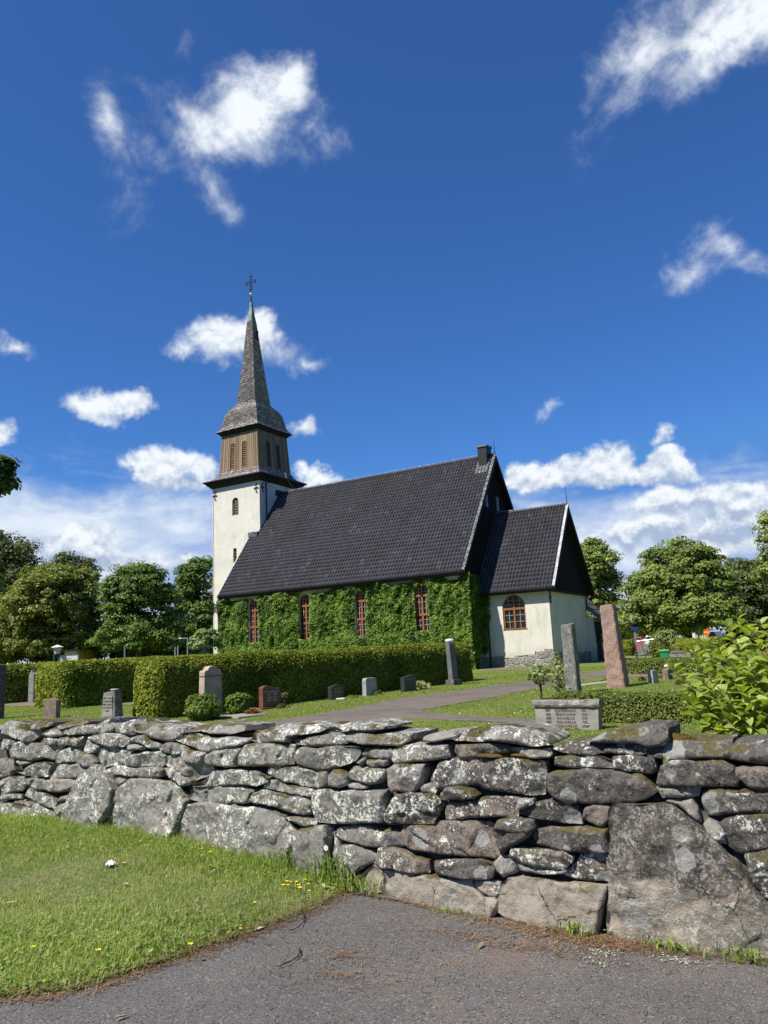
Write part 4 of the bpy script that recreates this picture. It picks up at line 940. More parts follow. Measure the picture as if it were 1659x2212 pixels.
    ev = MB(); ev.add(ring_at(2.22, 20.66)+ring_at(1.93, 20.36)+ring_at(2.22, 20.74), [(0, 1, 5, 4), (1, 2, 6, 5), (2, 3, 7, 6), (3, 0, 4, 7), (0, 8, 9, 1), (1, 9, 10, 2), (2, 10, 11, 3), (3, 11, 8, 0), (8, 11, 10, 9)]); ev.build('cap_eaves', 'black_board', C)
    shingled('cap_roof', [(2.34, 20.70), (2.10, 20.92), (1.92, 21.25), (1.84, 21.6), (1.78, 22.0), (1.70, 22.3), (1.57, 22.62), (1.38, 22.85), (1.16, 23.05), (1.02, 23.3)], C)
    sp = shingled('spire', [(1.01, 23.28), (.90, 24.2), (.76, 25.6), (.60, 27.2), (.43, 29.1), (.26, 31.05)], C)
    h = MB(); z = 29.7; h.box((TX+lean(z)+.26, CY-.10, 29.3), (TX+lean(z)+.50, CY+.28, 30.1)); h.box((TX+lean(z)+.26, CY-.14, 29.24), (TX+lean(z)+.54, CY+.32, 29.32)); h.build('hatch', 'dark_metal', sp)
    cp = MB(); cp.add(ring_at(.285, 31.0)+ring_at(.20, 31.6)+ring_at(.07, 32.95), [(i, (i+1) % 4, 4+(i+1) % 4, 4+i) for i in range(4)]+[(4+i, 4+(i+1) % 4, 8+(i+1) % 4, 8+i) for i in range(4)]); cp.build('spire_tip', 'copper', C)
    tx = TX+lean(33.); cr = MB(); cr.tube([(tx, CY, 32.9), (tx, CY, 33.55)], [.085, .05], 8); cr.tube([(tx, CY, 32.93), (tx, CY, 33.0)], .11, 8); cr.tube([(tx, CY, 33.7), (tx-.01, CY, 35.8)], [.035, .018], 6)
    zc = 34.75; a = .46                                                      # wrought cross, arms along the nave
    cr.tube([(tx-a, CY, zc), (tx+a, CY, zc)], .03, 6); T = lambda u, v: (tx+u, CY, zc+v)
    def curl(u, v, r, k=10): cr.tube([T(u+r*math.cos(t), v+r*math.sin(t)) for t in np.linspace(0, 6.28, k)], .022, 5)
    for u, v in ((-a, 0), (a, 0), (0, .55), (0, -.55)):
        px, pv = (0, .1) if v == 0 else (.1, 0)
        curl(u+px, v+pv, .07); curl(u-px, v-pv, .07); curl(u*1.2, v*1.17, .055)
    for su in (-1, 1):
        for sv in (-1, 1): cr.tube([T(su*.3, 0), T(su*.2, sv*.12), T(su*.07, sv*.22), T(0, sv*.38)], .018, 5); curl(su*.1, sv*.28, .05)
    for su in (-1, 1): curl(su*.08, -.75, .06)
    curl(0, 0, .09); cro = cr.build('spire_cross', 'iron', C); bl = MB(); bl.lathe([(.001, -.14), (.08, -.115), (.135, -.04), (.135, .04), (.08, .115), (.001, .14)], (tx, CY, 33.62), 14); bl.build('ball', 'gilt', cro, smooth=True)
    # anchors, pipes and the wire down the face
    def anchor(P, along, s=.2):
        a = MB(); P = np.array(P); u = np.array(along, float); n = np.array([0, -.05, 0]) if along[0] else np.array([.05, 0, 0])
        a.tube([P+n+np.array([0, 0, s*1.7]), P+n+np.array([0, 0, -s*1.7])], .028, 6); a.tube([P+n-u*s, P+n+u*s], .028, 6)
        for q in (P+u*s*.9, P-u*s*.9): a.tube([q+n+np.array([0, 0, .06*math.cos(t)])+u*.06*math.sin(t) for t in np.linspace(0, 5.5, 8)], .018, 5)
        for sgn in (1, -1): a.tube([P+n+np.array([0, 0, sgn*s*1.7])+np.array([0, 0, .05*math.cos(t)])+u*(.07+.07*math.sin(t)) for t in np.linspace(0, 4.5, 8)], .02, 5)
        a.build('wall_anchor', 'iron', C)
    anchor((-39.37, y0, 15.25), (1, 0, 0)); anchor((-43.8, y0, 15.22), (1, 0, 0)); anchor((x1, 46.9, 15.3), (0, 1, 0))
    a = MB(); q = np.array([-44.0, y0-.05, 5.95]); a.tube([q+np.array([0, 0, .5]), q-np.array([0, 0, .5])], .035, 6)
    for dx, dz, r in ((-.14, .2, .13), (.14, .2, .13), (-.13, -.15, .11), (.13, -.15, .11)): a.tube([q+np.array([dx+r*math.cos(t), 0, dz+r*math.sin(t)]) for t in np.linspace(0, 6, 12)], .03, 5)
    a.build('wall_anchor', 'iron', C)
    pp = MB(); pp.tube([(x1+.5, 47.31, 16.3), (x1+.1, 47.31, 15.9), (x1+.1, 47.31, 11.05)], .055, 8); pp.build('downpipe', 'dark_metal', C); pp = MB(); pp.tube([(x1+.5, 51.0, 16.3), (x1+.1, 51.0, 15.9), (x1+.1, 51.0, 14.8)], .055, 8); pp.build('downpipe', 'dark_metal', C)
    pp = MB(); pp.tube([(x0+.12, y0-.3, 16.3), (x0+.1, y0-.03, 15.6), (x0+.08, y0-.03, .6)], .014, 5); pp.tube([(x1+2.9-2.516, CY+.3, 16.9), (x1+.55, 49.4, 16.35), (x1+.6, 50.3, 15.6), (x1+.9, 50.0, 15.2)], .02, 5); pp.build('lightning_wire', 'pale_sheet', C)
    fb = MB(); fb.box((XW-.1, TS-.42, 11.22), (TE+.02, TS+.02, 11.62)); fb.build('flashing', 'weathered_sheet', C)
    nt_ = MB(); nt_.box((TE+.01, CY-.5, NZR-.15), (TE+.22, CY+.5, NZR+.28)); nt_.build('flashing', 'dark_metal', C)
mat('vestry_tile', lambda g: {'Base Color': g.mix(g.noise(g.pos(), 3., 4), (.075, .06, .058), (.13, .10, .095)), 'Roughness': .7})
mat('louvre_board', m_board((.14, .085, .05), (.34, .20, .115)))
build_church()

# ---------------------------------------------------------------- plants
def m_leaf(dark, mid, light, trans=.35, rough=.5, spec=.25, nw=.35, ns=.55):
    def f(g):
        r = g.rnd(); n = g.sm(g.noise(g.pos(), ns, 3), .25, .75); k = g.m('ADD', g.m('MULTIPLY', r, 1-nw), g.m('MULTIPLY', n, nw))
        c = g.ramp(k, [(.15, dark), (.5, mid), (.85, light)])
        b = g.n('BsdfPrincipled', {'Base Color': c, 'Roughness': rough, 'Specular IOR Level': spec})
        t = g.n('BsdfTranslucent', {0: g.mix(1., c, (1.25, 1.35, .55), 'MULTIPLY')})
        return g.n('MixShader', {0: trans, 1: b.outputs[0], 2: t.outputs[0]}).outputs[0]
    return f
mat('maple_leaf', m_leaf((.055, .105, .022), (.125, .20, .042), (.26, .35, .09)))
mat('yellow_maple_leaf', m_leaf((.10, .125, .025), (.195, .23, .05), (.35, .375, .10)))
mat('lime_leaf', m_leaf((.11, .16, .034), (.22, .285, .066), (.38, .44, .125)))
mat('birch_leaf', m_leaf((.062, .082, .028), (.115, .142, .048), (.21, .24, .09)))
mat('pale_leaf', m_leaf((.15, .21, .07), (.23, .31, .11), (.34, .42, .16)))
mat('thuja', m_leaf((.075, .118, .011), (.180, .225, .023), (.38, .395, .056), .3, .6, .15))
mat('box_leaf', m_leaf((.085, .118, .021), (.155, .195, .036), (.24, .28, .058), .3))
mat('creeper_leaf', m_leaf((.044, .095, .012), (.12, .215, .026), (.26, .36, .062), .34, .45, .25, .5, 1.3))
mat('bush_leaf', m_leaf((.12, .17, .035), (.20, .27, .055), (.30, .37, .085), .4, .42, .3))
mat('juniper', m_leaf((.065, .11, .016), (.12, .185, .027), (.20, .28, .046), .3))
mat('hosta_leaf', m_leaf((.18, .22, .06), (.32, .36, .13), (.48, .5, .25), .3))
mat('clover', m_leaf((.12, .19, .035), (.21, .30, .065), (.34, .42, .13), .35)); mat('rose_leaf', m_leaf((.13, .18, .05), (.24, .30, .10), (.48, .52, .27), .35))
mat('grass', m_leaf((.17, .25, .045), (.32, .41, .09), (.48, .54, .19), .42, .6, .12))
mat('lawn_grass', m_leaf((.20, .26, .062), (.275, .34, .085), (.35, .39, .125), .4, .7, .1))
mat('dry_grass', m_leaf((.20, .16, .07), (.32, .27, .13), (.42, .36, .2), .2))
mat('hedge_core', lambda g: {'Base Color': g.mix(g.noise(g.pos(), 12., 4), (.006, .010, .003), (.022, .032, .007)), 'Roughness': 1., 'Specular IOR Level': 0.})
plain('bark', (.075, .058, .042), .95, var=.35, sc=5., bump=.03); plain('twig', (.10, .065, .04), .9, var=.3)

def rot_frames(Nrm, rs):
    """two unit vectors across each normal, spun at random"""
    Nrm = Nrm/np.linalg.norm(Nrm, axis=1, keepdims=True); a = rs.normal(size=Nrm.shape); T = np.cross(Nrm, a); T /= np.linalg.norm(T, axis=1, keepdims=True)+1e-9
    return T, np.cross(Nrm, T), Nrm
def leaf_cards(P, Nrm, size, rs, aspect=1.5, fold=.18):
    """pointed leaf sprays: two triangles folded along the midrib, as quads"""
    T, B, N = rot_frames(Nrm, rs); n = len(P); s = (size*rs.uniform(.65, 1.35, n))[:, None] if np.isscalar(size) else size[:, None]
    w = s/aspect
    V = np.stack([P-T*s*.5, P+B*w*.5+N*s*fold*rs.uniform(-1, 1, (n, 1))+T*s*rs.uniform(-.15, .15, (n, 1)), P+T*s*.5, P-B*w*.5+N*s*fold*rs.uniform(-1, 1, (n, 1))+T*s*rs.uniform(-.15, .15, (n, 1))], 1)
    return V.reshape(-1, 3), np.arange(4*n).reshape(n, 4)
def unit(rs, n):
    v = rs.normal(size=(n, 3)); return v/np.linalg.norm(v, axis=1, keepdims=True)
def limb(mb, a, b, ra, rb, rs, wob=.08, k=7, seg=5):
    a, b = np.array(a, float), np.array(b, float); L = np.linalg.norm(b-a); pts = [a+(b-a)*t+rs.normal(size=3)*wob*L*math.sin(math.pi*t)*.5 for t in np.linspace(0, 1, seg)]
    mb.tube(pts, list(np.linspace(ra, rb, seg)), k); return pts
def crown_leaves(ells, rs, leaf, clump, per, up=.5, droop=0., fill=1.):
    Ps, Ns, cs = [], [], []
    for c, r in ells:
        c, r = np.array(c), np.array(r); rm = r.mean(); n = max(8, int(fill*10*(rm/clump)**2))
        u = unit(rs, n); u[:, 2] = np.where(u[:, 2] < -.55, -u[:, 2], u[:, 2]); rad = rs.uniform(0, 1, n)**.30; lump = 1+.13*fbm3(u, 3., int(rs.randint(1e6)), 3)
        C = c+u*r*(rad*lump)[:, None]
        for q, d in zip(C, u):
            cr = clump*rs.uniform(.6, 1.25); k = int(per*rs.uniform(.6, 1.3)); v = unit(rs, k); v[:, 2] = np.abs(v[:, 2])*np.where(rs.uniform(size=k) < .8, 1, -1)
            p = q+v*cr*np.array([1, 1, .62])*(rs.uniform(.25, 1, k)**.5)[:, None]; p[:, 2] -= droop*rs.uniform(0, 1, k)**2*cr*2
            Ps.append(p); Ns.append(v*.8+d*.35+np.array([0, 0, up])+rs.normal(size=(k, 3))*.32); cs.append(q)
    return np.concatenate(Ps), np.concatenate(Ns), np.array(cs)
def tree(name, label, base, depth, pix, m, leaf=.3, clump=1.1, per=105, trunk=.35, group=None, droop=0., up=.5, seed=1, thick=.9, aspect=1.4, fill=1., cat='tree'):
    rs = np.random.RandomState(seed); k = depth/FPX
    ells = []
    for (x, y, rx, ry) in pix:
        c = dp(x, y, depth+rs.uniform(-.12, .12)*rx*k*2); ells.append((c, (rx*k, rx*k*thick, ry*k)))
    b = dp(base, 1400, depth); b[2] = zg(b[1])
    t = thing(name, label, cat, b, group)
    P, Nn, cs = crown_leaves(ells, rs, leaf, clump, per, up, droop, fill); V, F = leaf_cards(P, Nn, leaf, rs, aspect)
    npmesh('crown', V, F, m, t)
    mb = MB(); top = np.array(ells[0][0]); fork = b+(np.array([top[0], top[1], 0])-np.array([b[0], b[1], 0]))*.2; fork[2] = b[2]+(top[2]-b[2])*.45
    mb.tube([b+np.array([0, 0, -.2]), b+np.array([0, 0, .25]), (b+fork)/2, fork], [trunk*1.35, trunk*1.05, trunk*.9, trunk*.75], 10)
    for c, r in ells: limb(mb, fork, c, trunk*.6, trunk*.22, rs)
    for q in cs[rs.choice(len(cs), min(len(cs), 26), replace=False)]:
        c = min((np.array(e[0]) for e in ells), key=lambda e: np.linalg.norm(e-q)); limb(mb, c, q, trunk*.2, .03, rs, k=5, seg=4)
    mb.build('trunk', 'bark', t, smooth=True); return t
def ball_bush(name, label, P, r, rz, m, leaf, n, seed, cat='shrub', group=None, up=.35, core=True, stem=False, lift=0., aspect=1.5):
    rs = np.random.RandomState(seed); P = np.array(P, float); t = thing(name, label, cat, P, group); c = P+np.array([0, 0, lift+rz*.92])
    u = unit(rs, n); lump = 1+.22*fbm3(u, 5, seed, 3); q = c+u*np.array([r, r, rz])*(lump*rs.uniform(.82, 1.06, n))[:, None]; q[:, 2] = np.maximum(q[:, 2], P[2]+.03 if not stem else -9)
    V, F = leaf_cards(q, u+np.array([0, 0, up])+rs.normal(size=(n, 3))*.4, leaf, rs, aspect); npmesh('foliage', V, F, m, t)
    if core:
        V = []; kk = 16
        for i in range(9):
            th = math.pi*i/8
            for j in range(kk): V.append((math.sin(th)*math.cos(2*math.pi*j/kk), math.sin(th)*math.sin(2*math.pi*j/kk), math.cos(th)))
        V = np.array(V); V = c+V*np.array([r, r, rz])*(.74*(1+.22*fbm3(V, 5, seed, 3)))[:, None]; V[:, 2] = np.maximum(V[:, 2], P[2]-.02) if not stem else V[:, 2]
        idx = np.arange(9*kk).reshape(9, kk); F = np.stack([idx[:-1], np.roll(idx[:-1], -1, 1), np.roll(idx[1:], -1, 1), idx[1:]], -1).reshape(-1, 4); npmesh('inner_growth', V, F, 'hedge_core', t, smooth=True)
    if stem:
        mb = MB(); mb.tube([P+np.array([0, 0, -.05]), P+np.array([.02, 0, lift*.6]), c], [.035, .03, .02], 7)
        for i in range(7): limb(mb, P+np.array([0, 0, lift*.8]), c+u[i]*np.array([r, r, rz])*.8, .016, .005, rs, k=5)
        mb.build('stem', 'twig', t)
    return t
def hedge(label, A, B, width, h, m='thuja', leaf=.074, dens=2000, seed=1, cat='hedge', group='clipped hedges in the churchyard', rnd=.44, name='hedge'):
    """A-B is the foot of the side facing the camera's right; the hedge lies to the left of A->B"""
    rs = np.random.RandomState(seed); A, B = np.array(A[:2], float), np.array(B[:2], float); L = np.linalg.norm(B-A); u = (B-A)/L; n = np.array([-u[1], u[0]])
    t = thing(name, label, cat, (*A, zg(A[1])), group)
    # rounded-box surface: (along, across, height), from a superellipsoid-like distance
    def surf(k):
        a = rs.uniform(0, 1, k)*np.array(1.0); face = rs.choice(5, k, p=np.array([L*h, L*width, width*h, L*h, width*h])/(2*L*h+L*width+2*width*h))
        p = np.stack([rs.uniform(0, L, k), rs.uniform(0, width, k), rs.uniform(0, h, k)], 1)
        p[face == 0, 1] = 0; p[face == 1, 2] = h; p[face == 2, 0] = 0; p[face == 3, 1] = width; p[face == 4, 0] = L
        return p
    lo, hi = np.array([0, 0, -9.]), np.array([L, width, h])
    def roundoff(p):
        q = np.clip(p, np.array([rnd, rnd, -9]), np.array([L-rnd, width-rnd, h-rnd])); d = p-q; l = np.linalg.norm(d, axis=1, keepdims=True)+1e-9; nn = d/l
        return q+nn*np.minimum(l, rnd), nn
    k = int((2*L*h+L*width+2*width*h)*dens); p, nn = roundoff(surf(k)); bump = fbm3(p, 2.6, seed, 3)*.045+fbm3(p, 9, seed+1, 2)*.02
    p = p+nn*(bump+rs.uniform(-.07, .025, k))[:, None]
    def world(p):
        xy = A+p[:, :1]*u+p[:, 1:2]*n; return np.c_[xy, zg(xy[:, 1])+p[:, 2]]
    def dirw(d): return np.c_[d[:, :1]*u+d[:, 1:2]*n, d[:, 2]]
    V0, F0 = leaf_cards(world(p), dirw(nn)+np.array([0, 0, .45])+rs.normal(size=(k, 3))*.45, leaf, rs, 1.7)
    k2 = int(L*16); i = rs.choice(k, k2); sp = p[i]+nn[i]*rs.uniform(.02, .10, (k2, 1)); V, F = leaf_cards(world(sp), dirw(nn[i])+np.array([0, 0, .2])+rs.normal(size=(k2, 3))*.3, leaf*1.7, rs, 2.6); npmesh('foliage', np.concatenate([V0, V]), np.concatenate([F0, F+len(V0)]), m, t)
    # dark twiggy inside
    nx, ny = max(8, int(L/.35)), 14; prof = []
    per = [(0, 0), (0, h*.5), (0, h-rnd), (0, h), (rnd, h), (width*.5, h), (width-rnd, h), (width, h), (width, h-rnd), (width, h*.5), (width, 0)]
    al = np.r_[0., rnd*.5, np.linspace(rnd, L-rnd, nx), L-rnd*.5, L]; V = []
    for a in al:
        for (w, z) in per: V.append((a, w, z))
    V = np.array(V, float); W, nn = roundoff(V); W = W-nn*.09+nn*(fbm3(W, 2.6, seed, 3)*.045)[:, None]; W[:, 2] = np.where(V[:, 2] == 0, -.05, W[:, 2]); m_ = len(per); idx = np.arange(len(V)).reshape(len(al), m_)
    F = np.stack([idx[:-1, :-1], idx[1:, :-1], idx[1:, 1:], idx[:-1, 1:]], -1).reshape(-1, 4); me = [F]
    for r in (idx[0], idx[-1]): me.append(np.array([(r[i], r[i+1], r[m_-2-i], r[m_-1-i]) for i in range(m_//2)]))
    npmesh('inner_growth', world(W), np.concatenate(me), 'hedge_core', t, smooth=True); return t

def build_trees():
    T = tree; gl = 'trees beyond the churchyard on the left'; gr = 'trees beyond the churchyard on the right'
    T('birch_tree', 'tall dark drooping tree at the far left edge', 10, 100, [(0, 1235, 80, 85), (50, 1235, 45, 62), (-10, 1330, 110, 90), (50, 1310, 60, 60), (30, 1380, 80, 45)], 'birch_leaf', .36, 1.3, 95, .4, gl, droop=.9, up=.2, seed=3)
    T('maple_tree', 'broad olive green maple left of the darker maple', 120, 82, [(112, 1298, 92, 76), (60, 1350, 95, 62), (168, 1292, 54, 64), (155, 1360, 85, 60), (60, 1395, 95, 34), (170, 1395, 60, 30)], 'yellow_maple_leaf', .27, 1.0, 125, .4, gl, seed=5)
    T('maple_tree', 'dense dark green maple between the olive maple and the tower', 300, 78, [(302, 1275, 68, 58), (325, 1335, 72, 78), (258, 1318, 46, 60), (290, 1380, 85, 42), (345, 1385, 50, 36), (245, 1280, 26, 26)], 'maple_leaf', .26, .95, 125, .4, gl, seed=8)
    T('maple_tree', 'mid green tree half hidden behind the white tower', 430, 92, [(432, 1258, 46, 52), (412, 1300, 38, 62), (440, 1345, 66, 66), (405, 1385, 48, 36)], 'maple_leaf', .3, 1.0, 110, .35, gl, seed=12)
    T('birch_tree', 'pale thin crowned tree peeping over the olive maple', 150, 130, [(150, 1225, 34, 28), (120, 1250, 46, 30), (188, 1240, 26, 32)], 'birch_leaf', .42, 1.4, 70, .3, gl, seed=14, up=.2)
    T('elm_tree', 'tree directly behind the black chancel gable', 1300, 78, [(1288, 1222, 46, 54), (1310, 1270, 28, 40), (1302, 1335, 50, 60), (1270, 1300, 44, 85), (1325, 1375, 34, 36)], 'lime_leaf', .26, .95, 125, .4, gr, seed=21)
    T('linden_tree', 'great round linden standing behind the red obelisk', 1488, 64, [(1470, 1235, 88, 66), (1440, 1290, 96, 68), (1525, 1275, 64, 78), (1388, 1300, 46, 54), (1475, 1330, 112, 44), (1372, 1348, 46, 28), (1430, 1358, 80, 24), (1540, 1340, 50, 36)], 'lime_leaf', .215, .85, 135, .42, gr, seed=25)
    T('elm_tree', 'duller green tree right of the great linden', 1615, 72, [(1612, 1265, 50, 54), (1640, 1320, 70, 76), (1585, 1330, 42, 60), (1640, 1378, 75, 40)], 'birch_leaf', .25, .9, 125, .35, gr, seed=28)
    T('maple_tree', 'nearer tree whose branches enter at the right edge', 1760, 42, [(1722, 1165, 68, 60), (1700, 1230, 62, 46), (1668, 1150, 24, 36), (1780, 1290, 80, 50)], 'lime_leaf', .18, .62, 120, .3, gr, seed=31)
    T('maple_tree', 'near tree whose dark leaf tips hang in at the left edge', -330, 11.5, [(-150, 960, 130, 95), (-45, 1015, 52, 44), (2, 1012, 18, 18), (6, 1048, 10, 12), (-210, 880, 120, 90)], 'maple_leaf', .10, .22, 60, .14, None, seed=35, fill=.4)
    for i, (x, y, rx, ry, d, m, lb) in enumerate([(60, 1408, 120, 34, 84, 'birch_leaf', 'dark undergrowth below the olive maple'), (225, 1400, 80, 36, 86, 'birch_leaf', 'dark undergrowth between the two maples'), (350, 1402, 90, 34, 82, 'birch_leaf', 'dark undergrowth below the darker maple'), (430, 1398, 60, 30, 96, 'birch_leaf', 'undergrowth beside the foot of the tower'), (1640, 1390, 70, 26, 78, 'birch_leaf', 'thicket at the right edge behind the leafy shrub'), (1330, 1385, 40, 26, 90, 'birch_leaf', 'thicket behind the chancel and vestry')]):
        T('thicket', lb, x, d, [(x, y, rx, ry), (x-rx*.5, y+12, rx*.6, ry*.7), (x+rx*.5, y+12, rx*.6, ry*.7)], m, .3, .9, 90, .08, 'undergrowth beyond the churchyard', seed=50+i, cat='undergrowth', thick=.5)
    b = dp(443, 1400, 47.); b[2] = zg(b[1]); t = T('shrub', 'light green shrub in front of the tower foot', 448, 46.5, [(445, 1382, 24, 22), (432, 1392, 22, 17), (460, 1390, 17, 20)], 'pale_leaf', .14, .3, 90, .05, None, seed=41, cat='shrub')
build_trees()

def build_hedges():
    hd = np.array([math.sin(R_(10)), math.cos(R_(10))])
    A = gp(350, 1557); B = gp(1046, 1470); u = (B-A)[:2]/np.linalg.norm((B-A)[:2]); n = np.array([-u[1], u[0]])*.42; hedge('long thuja hedge behind the grey and red headstones along the path', A[:2]+n, B[:2]+n, 1.05, 1.62, seed=3)
    A2 = gp(132, 1532); hedge('middle thuja hedge running parallel behind the nearest one', A2, A2[:2]+hd*15, 2.3, 1.62, seed=4, dens=1200, leaf=.095)
    A3 = gp(-20, 1524); hedge('farthest thuja hedge at the left edge', A3, A3[:2]+hd*17, 1.2, 1.66, seed=6, dens=900, leaf=.11)
    A = gp(1176, 1567); B = gp(1484, 1571)
    u = (B-A)[:2]/np.linalg.norm((B-A)[:2]); n = np.array([-u[1], u[0]]); A_ = A[:2]+n*.42; hedge('low box hedge behind the inscribed planter stone', A_, A_+u*2.75, .75, .52, 'box_leaf', .045, 3200, 8, rnd=.1)
    A = gp(1345, 1457); B = gp(1545, 1457); hedge('low clipped hedge behind the two small headstones', A, B, 1.0, .55, 'box_leaf', .075, 1300, 9, rnd=.12)
    A = gp(1455, 1424); B = gp(1560, 1421); hedge('trimmed hedge behind the white flowering bush', A, B, 1.1, 1.22, 'thuja', .11, 900, 10)
    P = gp(1428, 1420); ball_bush('rounded_thuja', 'round trimmed thuja behind the green bin', P, .72, .82, 'thuja', .11, 2600, 60, 'hedge', 'rounded thujas at the back of the lawn')
    P = gp(1360, 1416); ball_bush('rounded_thuja', 'round trimmed thuja right of the red obelisk', P, .62, .74, 'thuja', .11, 2300, 61, 'hedge', 'rounded thujas at the back of the lawn')
build_hedges()

def build_creeper():
    rs = np.random.RandomState(17); NS = 43.12; wins = [(-36.83, .98, 2.88, 6.06), (-32.23, 1.06, 2.9, 6.02), (-27.65, .92, 2.87, 6.05), (-23.1, 1.06, 2.95, 6.02)]
    k = 82000; x = rs.uniform(-40.35, -19.62, k); z = rs.uniform(.35, 6.4, k)
    col = fbm3(np.c_[x, 0*x, z*.25], 2.2, 5, 3); keep = z < 6.16+.34*fbm3(np.c_[x, 0*x, 0*x], 3.1, 7, 3)
    keep &= x > -40.05-.3*np.clip((4-z)/3, 0, 1)+.1*fbm3(np.c_[z, 0*z, 0*z], 4, 8)
    for cx, w, a, b in wins:
        l = cx-w*.5+.06+.12*fbm3(np.c_[z, 0*z+cx, 0*z], 3.3, 9); r = cx+w*.5-.02+.13*fbm3(np.c_[z, 0*z-cx, 0*z], 3.3, 10)+.05*np.clip(z-4, 0, 2); 
        keep &= ~((x > l) & (x < r) & (z > a+.05+.06*fbm3(np.c_[x, 0*x, 0*x], 9, 4)) & (z < b+(.15 if abs(cx+32.23) < .1 else -.12+.12*fbm3(np.c_[x, 0*x, 0*x], 7, 6))))
    keep &= rs.uniform(size=k) < .95
    x, z, col = x[keep], z[keep], col[keep]; rel = np.clip(.26+.22*col+.13*fbm3(np.c_[x, 0*x, z], 3.4, 21, 3)+.08*fbm3(np.c_[x, 0*x, z], 8, 22, 2), .05, .75)
    y = NS-rel+rs.uniform(-.05, .08, len(x)); dist = np.min([np.abs(np.abs(x-c)-w/2) for c, w, _, _ in wins], 0); y += np.clip(.25-dist, 0, .25)*.5
    nrm = np.tile([0., -.75, .55], (len(x), 1))+rs.normal(size=(len(x), 3))*.38
    t = thing('creeper', 'thick green creeper covering the long nave wall around its windows', 'climbing plant', (-30, NS, .55), 'creepers on the nave walls')
    V, F = leaf_cards(np.c_[x, y, z], nrm, .148, rs, 1.3); npmesh('foliage', V, F, 'creeper_leaf', t)
    xs = np.arange(-40.2, -19.7, .16); zs = np.arange(.4, 6.05, .2); mbv, fs = [], []; X, Z = np.meshgrid(xs, zs); rel = np.clip(.26+.22*fbm3(np.c_[X.ravel(), 0*X.ravel(), Z.ravel()*.25], 2.2, 5, 3)+.13*fbm3(np.c_[X.ravel(), 0*X.ravel(), Z.ravel()], 3.4, 21, 3), .05, .6)-.10
    ok = np.ones(X.size, bool)
    for cx, w, a, b in wins: ok &= ~((np.abs(X.ravel()-cx) < w*.62) & (Z.ravel() > a-.3))
    idx = np.arange(X.size).reshape(X.shape); F = np.stack([idx[:-1, :-1], idx[:-1, 1:], idx[1:, 1:], idx[1:, :-1]], -1).reshape(-1, 4); F = F[ok[F].all(1)]; npmesh('stems', np.c_[X.ravel(), NS-np.maximum(rel, .02), Z.ravel()], F, 'hedge_core', t, smooth=True)
    # shaded return on the gable wall and into the corner of the chancel
    k = 15000; y = rs.uniform(NS-.25, 46.3, k); z = rs.uniform(.4, 6.3, k); keep = (z > 1.5+.35*fbm3(np.c_[y, 0*y, 0*y], 3, 4)-np.clip((44.6-y)*3, 0, 9)) & (z < 6.45-np.clip(y-44.9, 0, 9)*.9) & ((y < 45.35))
    y, z = y[keep], z[keep]; rel = .22+.14*fbm3(np.c_[y, 0*y, z*.4], 2.6, 12, 3)+rs.uniform(-.06, .05, len(y)); V1 = np.c_[-20.2+rel, y, z]
    k2 = 2600; x2 = rs.uniform(-20.1, -19.25, k2); z2 = rs.uniform(1.5, 5.0, k2); kp = x2 < -19.62+.22*fbm3(np.c_[z2, 0*z2, 0*z2], 3, 3)+.12*np.clip(z2-2, 0, 1.5); x2, z2 = x2[kp], z2[kp]; V2 = np.c_[x2, 45.32-.12-rs.uniform(0, .14, len(x2)), z2]
    P = np.concatenate([V1, V2]); nn = np.concatenate([np.tile([.75, 0, .5], (len(V1), 1)), np.tile([0, -.75, .5], (len(V2), 1))])+rs.normal(size=(len(P), 3))*.4
    t = thing('creeper', 'shaded creeper hanging in the corner between nave and chancel', 'climbing plant', (-19.9, 44.5, .55), 'creepers on the nave walls'); V, F = leaf_cards(P, nn, .17, rs, 1.25); npmesh('foliage', V, F, 'creeper_leaf', t)
build_creeper()

